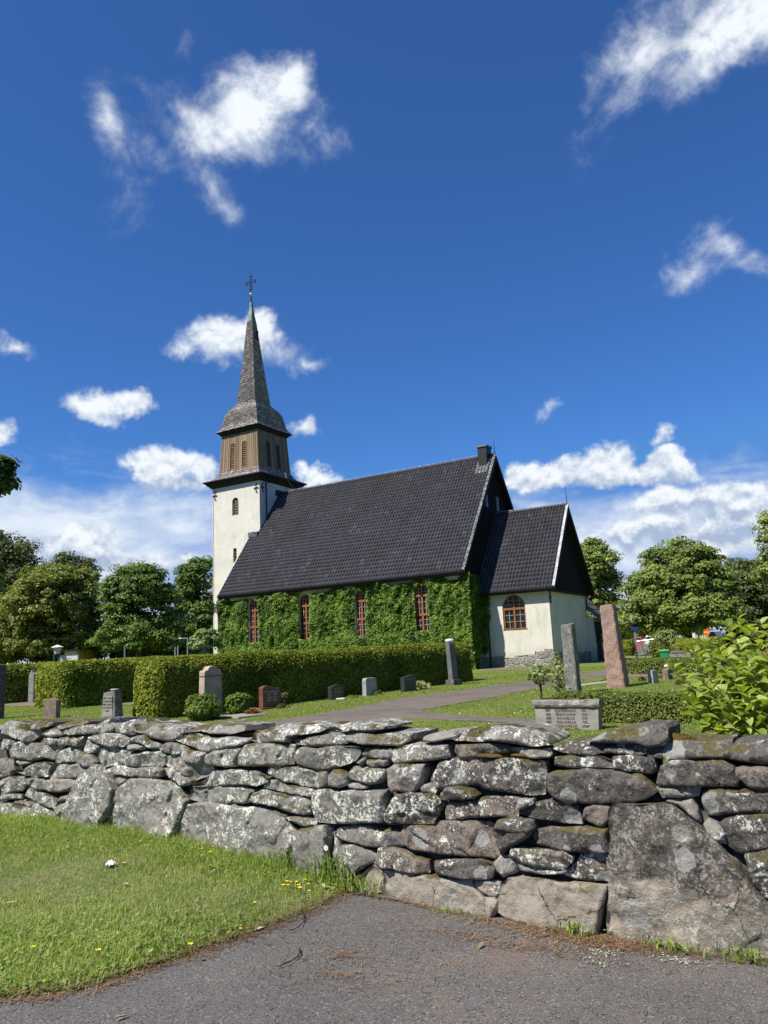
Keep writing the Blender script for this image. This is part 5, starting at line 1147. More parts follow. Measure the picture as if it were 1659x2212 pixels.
# ---- grass
def blades(P, h, w, rs, lean=.5):
    n = len(P); a = rs.uniform(0, 2*np.pi, n); d = np.stack([np.cos(a), np.sin(a), 0*a], 1); s = np.stack([-np.sin(a), np.cos(a), 0*a], 1); h = h[:, None]; w = w[:, None]; l = rs.uniform(.1, 1, (n, 1))*lean
    up = np.array([0, 0, 1.]); m = P+up*h*.55+d*h*l*.35; t = P+up*h*(1-.35*l)+d*h*l*1.05
    V = np.stack([P-s*w*.5, P+s*w*.5, m-s*w*.42, m+s*w*.42, t], 1).reshape(-1, 3); b = np.arange(n)[:, None]*5
    F = np.concatenate([b+np.array([0, 1, 3]), b+np.array([0, 3, 2]), b+np.array([2, 3, 4])]); return V, F
def build_grass():
    rs = np.random.RandomState(5); pl = np.array(VERGE); k = 190000
    P = np.stack([rs.uniform(-9.5, -3.1, k), rs.uniform(1.7, 5.5, k)], 1); vis = (P[:, 1] > 5.3+(P[:, 0]+8)*.0-3.6*np.clip((P[:, 0]+9.5)/5., 0, 1)-.6)
    d, _ = nearest(P, pl); ins = inside(P, pl); patch = fbm3(np.c_[P, 0*P[:, 0]], 2.3, 4, 3); bare = fbm3(np.c_[P, 0*P[:, 0]], 1.4, 14, 3)
    keep = ins & (rs.uniform(size=k) < np.clip(.85+.4*patch-.3*np.clip(bare-.45, 0, 1), .3, 1)) & (d > .015)
    P, d, patch = P[keep], d[keep], patch[keep]; z = .006+.05*np.clip(d/.5, 0, 1)**.7+.02*np.sin(P[:, 0]*2.1)*np.sin(P[:, 1]*2.7)*np.clip(d/.6, 0, 1)+.05*np.clip((P[:, 1]-3.2)/2, 0, 1)*np.clip((-P[:, 0]-3.6)/2, 0, 1)
    wall = np.clip(1-(Nf(P[:, 0])-P[:, 1])/.22, 0, 1); h = rs.uniform(.022, .06, len(P))*(1+.5*patch)*(1+1.6*wall*rs.uniform(0, 1, len(P)))*np.clip(.5+d/.2, .5, 1)
    V, F = blades(np.c_[P, z-.004], h, rs.uniform(.0025, .0055, len(P)), rs, .9); tag(npmesh('verge_grass', V, F, 'grass'), 'rough green grass blades on the verge outside the wall', 'grass', kind='stuff')
    k = 42000; i = rs.choice(len(P), k); q = np.c_[P[i]+rs.normal(size=(k, 2))*.01, z[i]+rs.uniform(.008, .035, k)]; keep = patch[i] > -.05+rs.uniform(-.3, .3, k); q = q[keep]
    V, F = leaf_cards(q, np.tile([0, 0, 1.], (len(q), 1))+rs.normal(size=(len(q), 3))*.45, rs.uniform(.012, .036, len(q)), rs, 1.5); tag(npmesh('verge_clover', V, F, 'clover'), 'small broad leaved weeds among the verge grass', 'ground cover', kind='stuff')
    k = 9000; i = rs.choice(len(P), k); V, F = blades(np.c_[P[i], z[i]], rs.uniform(.03, .08, k), rs.uniform(.002, .004, k), rs, 1.6); tag(npmesh('dry_grass', V, F, 'dry_grass'), 'straw coloured dead grass lying in the verge', 'grass', kind='stuff')
    # churchyard lawn: short blades, fewer and coarser with distance
    k = 520000; dd = 7.5+rs.uniform(0, 1, k)**1.7*34; xx = rs.uniform(-.56, .56, k)*dd; P = np.stack([-math.sin(YAW)*dd+math.cos(YAW)*xx, math.cos(YAW)*dd+math.sin(YAW)*xx], 1)
    keep = (P[:, 1] > Nf(P[:, 0])+.75) & (P[:, 1] < 44.5)
    for poly in PATHS: keep &= ~inside(P, poly)
    P, dd = P[keep], dd[keep]; n = len(P); pt = fbm3(np.c_[P, 0*dd], .9, 3, 3)
    V, F = blades(np.c_[P, zg(P[:, 1])-.005], rs.uniform(.018, .042, n)*(1+.25*pt)*(1+dd/70), rs.uniform(.004, .008, n)*(.8+dd/16), rs, 1.0); tag(npmesh('lawn_grass', V, F, 'lawn_grass'), 'mown grass of the churchyard lawn', 'grass', kind='stuff')
    i = rs.choice(np.where(P[:, 0] < -4)[0], 900); V, F = leaf_cards(np.c_[P[i], zg(P[i, 1])+.03], np.tile([0, -.4, 1.], (900, 1))+rs.normal(size=(900, 3))*.3, .028, rs, 1.2); tag(npmesh('fallen_petals', V, F, 'petal_white'), 'pale fallen petals scattered over the lawn', 'petals', kind='stuff')
plain('petal_white', (.62, .62, .52), .7)
build_grass()

def build_tree_screen():
    # unseen tree crowns added to block sky light falling on the shaded walls
    rs = np.random.RandomState(91); Ps, Ns = [], []
    for x, y, h, r in [(18, 34, 15, 6), (24, 46, 17, 7), (14, 58, 16, 6.5), (30, 60, 18, 7), (22, 22, 14, 6), (32, 32, 17, 7), (28, 10, 15, 6.5), (36, -2, 17, 7), (24, -12, 15, 6), (40, 18, 18, 7), (16, 74, 17, 7), (34, 78, 18, 8), (-46, -8, 17, 7), (-52, 12, 16, 7), (-62, 30, 17, 7)]:
        P, Nn, c = crown_leaves([((x, y, h*.6), (r, r, h*.42)), ((x+1, y-1, h*.42), (r*1.1, r*1.1, h*.35))], rs, .7, 1.8, 40); Ps.append(P); Ns.append(Nn)
    P, Nn = np.concatenate(Ps), np.concatenate(Ns); V, F = leaf_cards(P, Nn, .8, rs, 1.3); tag(npmesh('added_tree_screen', V, F, 'maple_leaf'), 'unseen trees added around the churchyard to screen off sky light', 'wood', kind='stuff')
build_tree_screen()

# ---------------------------------------------------------------- graves
def m_granite(base, var=.3, sc=70., rough=.6, spec=.35, lichen=0.):
    def f(g):
        p = g.pos(); s = g.noise(p, sc, 3, .7); b = g.noise(p, 4., 4, .6)
        c = g.mix(1., base, g.ramp(s, [(.3, 1-var), (.7, 1+var)]), 'MULTIPLY'); c = g.mix(1., c, g.ramp(b, [(.3, .8), (.7, 1.15)]), 'MULTIPLY')
        if lichen: c = g.mix(g.m('MULTIPLY', g.sm(g.noise(p, 9., 5, .7), .55, .64), lichen), c, (.42, .42, .37)); c = g.mix(g.m('MULTIPLY', g.sm(g.noise(g.vm('ADD', p, (7, 3, 1)), 7., 5, .7), .56, .64), lichen*.8), c, (.05, .048, .042))
        return {'Base Color': c, 'Roughness': rough, 'Specular IOR Level': spec, 'Normal': g.bump(g.m('ADD', s, g.m('MULTIPLY', b, 2.)), .006)}
    return f
mat('granite_grey', m_granite((.20, .195, .18), lichen=.7, rough=.85)); mat('granite_dark', m_granite((.085, .08, .078), lichen=.3, rough=.7)); mat('pillar_granite', m_granite((.15, .15, .155), lichen=.3, rough=.8)); mat('granite_black', m_granite((.040, .048, .052), var=.2, rough=.3, spec=.5))
mat('granite_red', m_granite((.17, .075, .058), var=.25, rough=.35, spec=.5)); mat('granite_pink', m_granite((.43, .325, .26), rough=.8, lichen=.15)); mat('granite_blue', m_granite((.34, .35, .34), var=.15, rough=.5))
mat('granite_rust', m_granite((.20, .145, .115), lichen=.6, rough=.9)); mat('obelisk_red', m_granite((.33, .22, .175), var=.18, sc=40., rough=.9, lichen=.08)); mat('obelisk_grey', m_granite((.185, .183, .165), var=.35, sc=30., rough=.9, lichen=.75)); mat('concrete_stone', m_granite((.30, .285, .25), var=.18, sc=45., rough=.9, lichen=.18))
mat('lichen_cap', m_granite((.22, .205, .18), var=.4, sc=26., rough=.95, lichen=1.))
plain('gold_letters', (.55, .42, .16), .4, metal=.5); plain('pale_letters', (.50, .50, .46), .6); plain('cut_letters', (.085, .078, .066), .95, var=.3, sc=20.)
plain('white_paint', (.72, .72, .70), .5); plain('stone_white', (.60, .58, .53), .8)
E_FACE = (math.cos(R_(10)), -math.sin(R_(10))); S_FACE = (0., -1.)
class Fr:
    """upright frame of a standing stone: u to the right of its face, w out of the face, z up"""
    def __init__(s, P, fn): s.P = np.array(P, float); f = np.array(fn, float); f /= np.linalg.norm(f); s.f = np.array([f[0], f[1], 0]); s.r = np.array([-f[1], f[0], 0])
    def __call__(s, u, w, z): return s.P+s.r*u+s.f*w+np.array([0, 0, z])
def slab(fr, prof, w0, w1, name, m, parent, bevel=.012):
    mb = MB(); mb.prism([fr(u, w0, z) for u, z in prof], fr.f*(w1-w0)); return mb.build(name, m, parent, bevel=bevel)
def text(fr, body, u, z, w, size, m, parent, align='CENTER', ls=1.0, name='inscription', squeeze=1.):
    cu = bpy.data.curves.new(name, 'FONT'); cu.body = body; cu.size = size; cu.align_x = align; cu.align_y = 'TOP'; cu.extrude = .0025; cu.space_line = ls; cu.materials.append(MATS[m])
    o = bpy.data.objects.new(name, cu); COL.objects.link(o); o.parent = parent; q = fr(u, w, z)-np.array(parent['_org'] if '_org' in parent else parent.parent['_org'])
    if squeeze != 1: o.scale = (squeeze, 1, 1)
    M = Matrix(((fr.r[0], 0, fr.f[0]), (fr.r[1], 0, fr.f[1]), (0, 1, 0))); o.rotation_euler = M.to_euler(); o.location = q if '_org' in parent else fr(u, w, z)
    me = bpy.data.meshes.new_from_object(o.evaluated_get(bpy.context.evaluated_depsgraph_get())); o2 = bpy.data.objects.new(name, me); COL.objects.link(o2); o2.parent = parent; o2.location = o.location; o2.rotation_euler = o.rotation_euler; o2.scale = o.scale
    bpy.data.objects.remove(o); return o2
def shape(kind, w, h):
    a = w/2
    if kind == 'arch': return [(-a, 0), (a, 0), (a, h*.84)]+[(a*math.cos(t), h*.84+h*.16*math.sin(t)) for t in np.linspace(.15, math.pi-.15, 9)]+[(-a, h*.84)]
    if kind == 'round': return [(-a, 0), (a, 0), (a, h-.10)]+[(a-.10+.10*math.cos(t), h-.10+.10*math.sin(t)) for t in np.linspace(.2, 1.57, 5)]+[(-a+.10+.10*math.cos(t), h-.10+.10*math.sin(t)) for t in np.linspace(1.57, 2.94, 5)]+[(-a, h-.10)]
    if kind == 'trefoil': return [(-a, 0), (a, 0), (a*.90, h*.80), (a*.90, h*.87), (a*.82, h*.905), (a*.58, h*.915)]+[(a*.55*math.cos(t), h*.915+h*.085*math.sin(t)) for t in np.linspace(0, math.pi, 11)]+[(-a*.58, h*.915), (-a*.82, h*.905), (-a*.90, h*.87), (-a*.90, h*.80)]
    if kind == 'wave': return [(-a, 0), (a, 0), (a, h*.86), (a*.5, h*.87), (0, h*.93), (-a*.5, h), (-a*.8, h*.97), (-a, h*.9)]
    if kind == 'peak': return [(-a, 0), (a, 0), (a, h*.86), (a*.35, h*.9), (0, h), (-a*.35, h*.93), (-a, h*.84)]
    if kind == 'slant': return [(-a, 0), (a, 0), (a, h), (a*.2, h*.985), (-a*.7, h*.90), (-a, h*.88)]
    return [(-a, 0), (a, 0), (a, h), (-a, h)]
def headstone(label, px, py, fn, w, h, th, kind, m, text_lines=None, letters='pale_letters', ts=.05, tz=.75, foot=True, group='headstones in the churchyard', bevel=.012, wide=1., name='headstone'):
    P = gp(px, py); t = thing(name, label, 'gravestone', P, group); fr = Fr(P, fn)
    if foot: slab(fr, [(-w*.62, -.06), (w*.62, -.06), (w*.62, .055), (-w*.62, .055)], -th*.85, th*.85, 'foot_slab', m if m not in ('granite_black',) else 'granite_black', t)
    s = slab(fr, [(u, z+(.055 if foot else -.03)) for u, z in shape(kind, w, h)], -th/2, th/2, 'stone', m, t, bevel)
    if text_lines: text(fr, text_lines, 0, h*tz+.05, th/2+.002, ts, letters, t)
    return t, fr
def rough_post(name, label, P, fn, w, d, h, m, seed, taper=.86, lean=(0, 0), amp=.035, cat='gravestone', group=None):
    t = thing(name, label, cat, P, group); fr = Fr(P, fn); nz, nu, nw = int(h/.045), 9, 11; V = []
    per = [(u, -1) for u in np.linspace(-1, 1, nu)][:-1]+[(1, v) for v in np.linspace(-1, 1, nw)][:-1]+[(u, 1) for u in np.linspace(1, -1, nu)][:-1]+[(-1, v) for v in np.linspace(1, -1, nw)][:-1]; n = len(per)
    rs = np.random.RandomState(seed)
    for i in range(nz+1):
        z = h*i/nz; s = 1-(1-taper)*z/h
        for u, v in per: c = .93 if abs(u) == 1 and abs(v) == 1 else 1; V.append((u*w/2*s*c+lean[0]*z, v*d/2*s*c+lean[1]*z, z-.04*(i == 0)))
    V = np.array(V); cut = .55*(fbm3(V, 5.5, seed, 3)); r = fbm3(V*np.array([1, 1, .8]), 11, seed+2, 4)*amp+np.round(cut*3)/3*amp*.5; out = V*np.array([1, 1, 0]); out /= np.linalg.norm(out, axis=1, keepdims=True)+1e-9
    V = V+out*r[:, None]; top = V[:, 2] > h-.001; V[top, 2] += fbm3(V[top], 6, seed+4, 2)*.03+(V[top, 0])*.10
    idx = np.arange(len(V)).reshape(nz+1, n); F = np.stack([idx[:-1], np.roll(idx[:-1], -1, 1), np.roll(idx[1:], -1, 1), idx[1:]], -1).reshape(-1, 4).tolist()
    c = V[idx[-1]].mean(0)+np.array([0, 0, .015]); V = np.vstack([V, c]); mb = MB(); mb.add([fr(u, -v, z) for u, v, z in V], [tuple(f) for f in F]+[(int(idx[-1][j]), int(idx[-1][(j+1) % n]), len(V)-1) for j in range(n)])
    mb.build('stone', m, t); return t, fr
def flowers(label, P, r, h, cols, seed, n=26, leafm='juniper', name='flowers', group='flowers on the graves', ps=.05):
    rs = np.random.RandomState(seed); P = np.array(P, float); t = thing(name, label, 'flowers', P, group); k = 160
    u = unit(rs, k); u[:, 2] = np.abs(u[:, 2]); q = P+u*np.array([r, r, h])*(rs.uniform(.5, 1, k)**.5)[:, None]; V, F = leaf_cards(q, u+rs.normal(size=(k, 3))*.5, .06, rs, 1.4); npmesh('foliage', V, F, leafm, t)
    for ci, c in enumerate(cols):
        mb = MB()
        for _ in range(n//len(cols)):
            v = unit(rs, 1)[0]; v[2] = abs(v[2]); c0 = P+v*np.array([r, r, h*1.12])
            for j in range(5): a = j*1.257+rs.uniform(0, .4); o = np.array([math.cos(a), math.sin(a), .25])*ps*.55; s = np.array([-math.sin(a), math.cos(a), 0])*ps*.36; mb.add([c0, c0+o*.7+s, c0+o*1.15, c0+o*.7-s], [(0, 1, 2, 3)])
        mb.build('blossoms', c, t)
    return t
for n_, c_ in (('flower_red', (.55, .03, .02)), ('flower_orange', (.70, .20, .02)), ('flower_pink', (.75, .28, .25)), ('flower_white', (.75, .74, .68)), ('flower_yellow', (.80, .62, .02)), ('flower_salmon', (.75, .33, .22))): plain(n_, c_, .6, var=.15, sc=30.)

def build_graves():
    S, E = S_FACE, E_FACE
    headstone('tall dark stone cut by the left edge of the picture', -9, 1554, S, .38, 1.66, .3, 'flat', 'granite_dark', foot=False)
    headstone('low rusty stone with arched top left of the grey tapered stone', 112, 1551, (.25, -1), .44, .60, .2, 'arch', 'granite_rust', foot=False)
    t, fr = rough_post('headstone', 'grey tapered stone with a small dish on top behind the wall', gp(242, 1560), (.12, -1), .50, .36, .79, 'granite_grey', 5, taper=.78, amp=.006, group='headstones in the churchyard')
    slab(fr, [(-.33, -.02), (.33, -.02), (.33, .10), (-.33, .10)], -.26, .26, 'foot_slab', 'granite_grey', t)
    f = MB(); f.prism([fr(u, .165, z) for u, z in ((-.17, .16), (.17, .16), (.15, .68), (-.15, .68))], fr.f*.012)
    pl = f.build('name_plate', 'concrete_stone', t); text(fr, 'HÄR VILAR\nGRANDFADERN\nMED MAKA\nOCH BARN\nFRID', 0, .65, .181, .064, 'cut_letters', t, ls=1.25)
    d = MB(); d.lathe([(.04, 0), (.11, .015), (.12, .045), (.06, .05), (.001, .035)], fr(.08, 0, .80), 14); tag(d.build('dish', 'pale_sheet', None, smooth=True), 'small metal dish lying on the grey tapered stone', 'dish')
    headstone('grey cross topped stone peeping between the two left hedges', 70, 1518, S, .36, 1.45, .2, 'peak', 'granite_grey', foot=False)
    t, fr = headstone('tall brownish pink stone with trefoil top between two bushes', 455, 1546, E, .62, 1.25, .24, 'trefoil', 'granite_pink', foot=True)
    mb = MB(); mb.prism([fr(u, -.13, z) for u, z in ((-.29, 1.03), (.29, 1.03), (.29, 1.05), (-.29, 1.05))], fr.f*.262); mb.build('groove_band', 'granite_dark', t)
    P = gp(437, 1557); ball_bush('round_bush', 'round leafy bush left of the pink trefoil stone', P, .44, .32, 'juniper', .075, 2600, 71, group='bushes beside the pink stone')
    P = gp(517, 1543); ball_bush('round_bush', 'round leafy bush right of the pink trefoil stone', P, .34, .30, 'juniper', .075, 2000, 72, group='bushes beside the pink stone')
    P = gp(525, 1548); fr = Fr(P, E); mb = MB(); mb.box((-.45, -.5, -.05), (.45, .42, .045), Matrix.Translation(P) @ Matrix.Rotation(R_(-10), 4, 'Z')); tag(mb.build('grave_slab', 'concrete_stone', None, bevel=.012), 'flat stone slab lying in the grass beside the bushes', 'grave slab')
    flowers('pink and red flowers on the flat stone slab', gp(545, 1545), .22, .16, ('flower_pink', 'flower_salmon', 'flower_red'), 3, 42, ps=.07)
    headstone('polished dark red stone with curved top against the hedge', 583, 1531, E, .66, .60, .18, 'wave', 'granite_red', 'Ivar Andersson\n1903  1988\nHulda Lilly\n1907  1990', ts=.085, tz=.80)
    flowers('red flowers beside the dark red stone', gp(607, 1530), .16, .12, ('flower_red',), 4, 14); flowers('orange and white flowers in a green vase right of the dark red stone', gp(616, 1524)+np.array([0, 0, .25]), .11, .12, ('flower_orange', 'flower_white'), 5, 18)
    v = MB(); v.lathe([(.05, -.02), (.07, .18), (.09, .28)], gp(616, 1524), 12); tag(v.build('vase', 'dark_metal', None), 'dark grave vase standing right of the dark red stone', 'vase')
    headstone('small black stone with peaked top and gold letters', 726, 1511, E, .56, .42, .16, 'peak', 'granite_black', 'Bengt Andersson\n1921  1994\nMaj-Britt Andersson\n1925  2008', 'gold_letters', .05, .80)
    mb = MB(); q = gp(738, 1511); mb.box((-.16, -.12, 0), (.16, .12, .05), Matrix.Translation(q)); tag(mb.build('plant_tray', 'stone_white', None, bevel=.01), 'white edged tray at the foot of the black peaked stone', 'tray')
    flowers('orange marigolds in front of the black peaked stone', gp(758, 1508), .26, .10, ('flower_orange',), 6, 16)
    headstone('pale blue grey stone with rounded shoulders by the hedge', 799, 1503, E, .54, .62, .18, 'round', 'granite_blue', foot=False)
    flowers('red and salmon flowers in front of the pale blue grey stone', gp(815, 1502), .2, .16, ('flower_red', 'flower_salmon', 'flower_yellow'), 7, 26)
    headstone('dark stone with slanting top beside a striped leaf plant', 883, 1494, E, .66, .60, .18, 'slant', 'granite_black', 'Bertil Hansson  Rosa Hansson\n1919 1981     1922 2001', 'gold_letters', .05, .70, foot=False)
    ball_bush('hosta', 'pale striped leaf plant right of the dark slanting stone', gp(905, 1490), .42, .16, 'hosta_leaf', .2, 170, 73, 'plant', core=False, aspect=3.)
    t, fr = rough_post('pillar_stone', 'tall slender dark pillar leaning against the end of the hedge', gp(981, 1480), E, .40, .22, 1.70, 'pillar_granite', 8, taper=.92, amp=.008, lean=(-.03, .03)); 
    slab(fr, [(-.3, -.03), (.3, -.03), (.26, .22), (-.26, .22)], -.2, .2, 'foot_slab', 'granite_dark', t)
    mb = MB(); top = fr(-.05, -.05, 1.70); mb.lathe([(.001, -.16), (.13, -.10), (.19, .0), (.15, .06), (.001, .085)], top, 14); mb.build('capping', 'stone_white', t, smooth=True)
    rough_post('standing_stone', 'tall rough grey standing stone behind the planter hedge', gp(1240, 1499), (.08, -1), .36, .52, 1.95, 'obelisk_grey', 21, taper=.90, amp=.016)
    t, fr = rough_post('standing_stone', 'tallest leaning red granite standing stone', gp(1336, 1484), (.06, -1), .56, .78, 2.52, 'obelisk_red', 33, taper=.70, amp=.030, lean=(-.03, 0))
    mb = MB(); a, b = gp(1250, 1483), gp(1322, 1474); mb.tube([a+np.array([0, 0, .015]), (a+b)/2+np.array([0, 0, .02]), b+np.array([0, 0, .015])], .05, 6); tag(mb.build('kerb_stone', 'stone_white', None), 'pale low kerb stone left of the red standing stone', 'kerb stone')
    flowers('small yellow and red flowers at the foot of the red standing stone', gp(1310, 1473), .2, .13, ('flower_yellow', 'flower_red'), 9, 12)
    headstone('small pale grey stone on the lawn in front of the low hedge', 1412, 1476, E, .42, .44, .17, 'flat', 'granite_blue', foot=False)
    t, fr = headstone('small brown stone with a white bird on top', 1443, 1468, E, .40, .42, .2, 'peak', 'granite_rust', foot=False)
    mb = MB(); mb.lathe([(.001, -.04), (.06, -.03), (.085, .01), (.06, .05), (.001, .07)], fr(0, 0, .44), 12); mb.lathe([(.001, .0), (.03, .01), (.03, .04), (.001, .05)], fr(.06, .02, .49), 10); tag(mb.build('bird_ornament', 'white_paint', None, smooth=True), 'white bird ornament sitting on the small brown stone', 'ornament')
    flowers('orange red flowers left of the small pale grey stone', gp(1387, 1471), .12, .14, ('flower_red', 'flower_orange'), 10, 30, ps=.07); flowers('yellow flowers between the two small stones', gp(1428, 1464), .24, .1, ('flower_yellow', 'flower_orange'), 11, 40, ps=.07)
    headstone('broad grey stone far behind the broom stand', 1395, 1414, S, .85, .95, .22, 'arch', 'granite_grey', foot=False)
    # the inscribed planter
    a, b = gp(1161, 1575), gp(1293.5, 1577); P = (a+b)/2; P[2] = zg(P[1]); r = (b-a)[:2]/np.linalg.norm((b-a)[:2]); fn = (r[1], -r[0]); W = float(np.linalg.norm((b-a)[:2])); t = thing('planter_stone', 'inscribed grey stone planter with lichened rim in front of the box hedge', 'gravestone', P); fr = Fr(P, fn)
    k = mpp(P); H = 62*k
    mb = MB(); w2 = W/2; mb.add([fr(u, w, z) for u, w, z in ((-w2, 0, -.03), (w2, 0, -.03), (w2, -.2, -.03), (-w2, -.2, -.03), (-w2-.03, 0, H-.1), (w2+.03, 0, H-.1), (w2+.03, -.2, H-.1), (-w2-.03, -.2, H-.1))], [(0, 3, 2, 1), (0, 1, 5, 4), (1, 2, 6, 5), (2, 3, 7, 6), (3, 0, 4, 7), (4, 5, 6, 7)]); mb.build('front_panel', 'concrete_stone', t, bevel=.008)
    rs = np.random.RandomState(6); nU, prof = 46, [(.035, -.005), (.05, .03), (.045, .085), (.02, .105), (-.06, .11), (-.20, .10), (-.24, .0)]; V = []
    for i in range(nU+1):
        u = -w2-.06+(W+.12)*i/nU
        for w, z in prof: V.append((u, w, H-.105+z))
    V = np.array(V); nn = fbm3(V, 26, 4, 3); V[:, 1] += nn*.012; V[:, 2] += fbm3(V, 30, 5, 3)*.010; m_ = len(prof); mb = MB(); mb.add([fr(*q) for q in V], [(i*m_+j, (i+1)*m_+j, (i+1)*m_+j+1, i*m_+j+1) for i in range(nU) for j in range(m_-1)]+[tuple(range(m_))[::-1], tuple(nU*m_+j for j in range(m_))]); mb.build('rim', 'lichen_cap', t)
    tz = H-.148; sz = .062; kw = dict(ls=1.03, squeeze=.86)
    text(fr, '1867\n1868\n1888\n1890\n1911', -w2*.60, tz, .003, sz, 'cut_letters', t, **kw); text(fr, 'P.J.ANDERSSON\nMAKAN ANNA\nEVA AMELIUS\nKARL AMELIUS\nSONJA AMELIUS', -w2*.02, tz, .003, sz, 'cut_letters', t, **kw); text(fr, '1921\n1945\n1973\n1975\n2002', w2*.58, tz, .003, sz, 'cut_letters', t, **kw)
    mb = MB(); c = fr(w2*.66, .005, .085); mb.add([c+fr.r*.035*math.cos(q)+np.array([0, 0, .024*math.sin(q)])+fr.f*.004 for q in np.linspace(0, 6.28, 17)[:-1]], [tuple(range(16))]); bd = mb.build('badge', 'granite_black', t); mb = MB(); mb.add([c+fr.r*u+np.array([0, 0, z])+fr.f*.007 for u, z in ((-.03, -.005), (.03, -.005), (.03, .006), (-.03, .006))], [(0, 1, 2, 3)]); mb.build('badge_stripe', 'white_paint', bd)
    rs = np.random.RandomState(3); q = np.array([fr(rs.uniform(-.36, .24), .05+rs.uniform(0, .12), .015+rs.uniform(0, .03)) for _ in range(260)]); V, F = leaf_cards(q, np.tile([0, 0, 1.], (260, 1))+rs.normal(size=(260, 3))*.5, .05, rs, 3.5); tag(npmesh('dead_leaves', V, F, 'dry_grass'), 'withered straw leaves lying before the planter stone', 'leaves', kind='stuff')
    # young trees with white buds
    P = gp(1169, 1512); k = mpp(P); ball_bush('young_tree', 'little pale leaved standard tree left of the grey standing stone', P, .27, .25, 'rose_leaf', .10, 300, 81, 'tree', 'young trees by the grey standing stone', core=False, stem=True, lift=.42)
    P = gp(1209, 1500); ball_bush('young_tree', 'pale leaved young shrub half hidden behind the grey standing stone', P, .28, .52, 'rose_leaf', .085, 420, 82, 'tree', 'young trees by the grey standing stone', core=False, stem=True, lift=.1)
build_graves()

# ---------------------------------------------------------------- leafy shrub inside the wall
def build_shrub():
    rs = np.random.RandomState(12); c0 = np.array([.02, 5.72, .13]); t = thing('leafy_shrub', 'large yellow green shrub with broad pointed leaves behind the wall at right', 'shrub', c0)
    st = np.array([0, .12, .32, .55, .78, 1.]); wd = np.array([0, .55, .95, 1., .62, 0.])*.29; L = []           # one leaf: length along x, folded and arched
    for a, w in zip(st, wd):
        z = -.30*a**2
        L += [(a, -w, z+abs(w)*.42), (a, 0, z), (a, w, z+abs(w)*.42)]
    L = np.array(L); LF = np.array([(i*3+j, (i+1)*3+j, (i+1)*3+j+1, i*3+j+1) for i in range(5) for j in range(2)]); Vs, Fs, off = [], [], 0
    mb = MB()
    def leaf(p, d, s, droop):
        nonlocal off
        d = d/np.linalg.norm(d); side = np.cross(d, (0, 0, 1)); side /= np.linalg.norm(side)+1e-9; up = np.cross(side, d); sp = rs.normal()*.35; side, up = side*math.cos(sp)+up*math.sin(sp), up*math.cos(sp)-side*math.sin(sp)
        q = L.copy(); q[:, 2] *= droop; q[:, 1] *= rs.uniform(.85, 1.2); q = q*s; Vs.append(p+q[:, :1]*d+q[:, 1:2]*side+q[:, 2:]*up); Fs.append(LF+off); off += len(L)
    ends = []
    for x, y, dp_ in [(1450, 1440, 5.35), (1492, 1400, 5.35), (1475, 1465, 5.1), (1520, 1380, 5.3), (1500, 1425, 5.0), (1550, 1400, 5.15), (1565, 1345, 5.4), (1600, 1352, 5.4), (1585, 1385, 5.1), (1625, 1360, 5.3), (1640, 1395, 5.1), (1610, 1430, 4.95), (1560, 1445, 4.9), (1515, 1470, 4.9), (1655, 1440, 4.95), (1480, 1510, 4.95), (1540, 1510, 4.8), (1600, 1490, 4.8), (1650, 1500, 4.8), (1700, 1360, 5.3), (1690, 1420, 5.0), (1720, 1470, 4.9), (1760, 1380, 5.2), (1780, 1450, 5.0), (1500, 1550, 4.9), (1570, 1550, 4.75), (1640, 1555, 4.75), (1590, 1330, 5.5), (1640, 1340, 5.5), (1680, 1345, 5.6), (1530, 1430, 5.4), (1580, 1420, 5.5), (1630, 1450, 5.4), (1555, 1480, 5.3), (1610, 1520, 5.3), (1500, 1500, 5.3)]:
        ends.append(dp(x, y, dp_+.1))
    for e in ends:
        b = c0+np.array([rs.uniform(-.2, .35), rs.uniform(-.15, .2), 0]); mid = (b+e)/2+np.array([(e[0]-b[0])*.12, 0, .1]); n = 16
        pts = np.array([(1-q)**2*b+2*q*(1-q)*mid+q*q*e for q in np.linspace(0, 1, n)]); mb.tube(pts, list(np.linspace(.009, .0035, n)), 6)
        a0 = rs.uniform(0, 3.14); Ls = np.linalg.norm(e-b); step = .050; k = int(min(Ls*.78, .95)/step)
        for j in range(k):
            q = 1-j*step/Ls-.02; p = (1-q)**2*b+2*q*(1-q)*mid+q*q*e; ax = a0+j*1.57
            for s in (0, math.pi):
                f = min(1, .30+.16*j); d = np.array([math.cos(ax+s), math.sin(ax+s), 1.6*(1-f)**1.2+.18-.35*min(1, j/9)+rs.normal()*.12]); leaf(p, d, rs.uniform(.09, .15)*(.62+.38*min(1, j/2.5)), rs.uniform(.5, 1.5))
    npmesh('foliage', np.concatenate(Vs), np.concatenate(Fs), 'shrub_leaf', t, smooth=True); mb.build('stems', 'red_stem', t)
def m_shrubleaf(g):
    r = g.rnd(); p = g.pos(); c = g.ramp(r, [(.1, (.20, .275, .045)), (.5, (.31, .395, .080)), (.9, (.46, .53, .17))]); v = g.noise(p, 60., 2)
    c = g.mix(1., c, g.ramp(v, [(.3, .88), (.7, 1.1)]), 'MULTIPLY')
    b = g.n('BsdfPrincipled', {'Base Color': c, 'Roughness': .38, 'Specular IOR Level': .5, 'Normal': g.bump(g.n('TexWave', {'Vector': p, 'Scale': 26., 'Distortion': 3.}).outputs[1], .003, .5)}); t = g.n('BsdfTranslucent', {0: g.mix(1., c, (1.5, 1.5, .4), 'MULTIPLY')})
    return g.n('MixShader', {0: .38, 1: b.outputs[0], 2: t.outputs[0]}).outputs[0]
mat('shrub_leaf', m_shrubleaf); plain('red_stem', (.16, .06, .045), .6)
build_shrub()

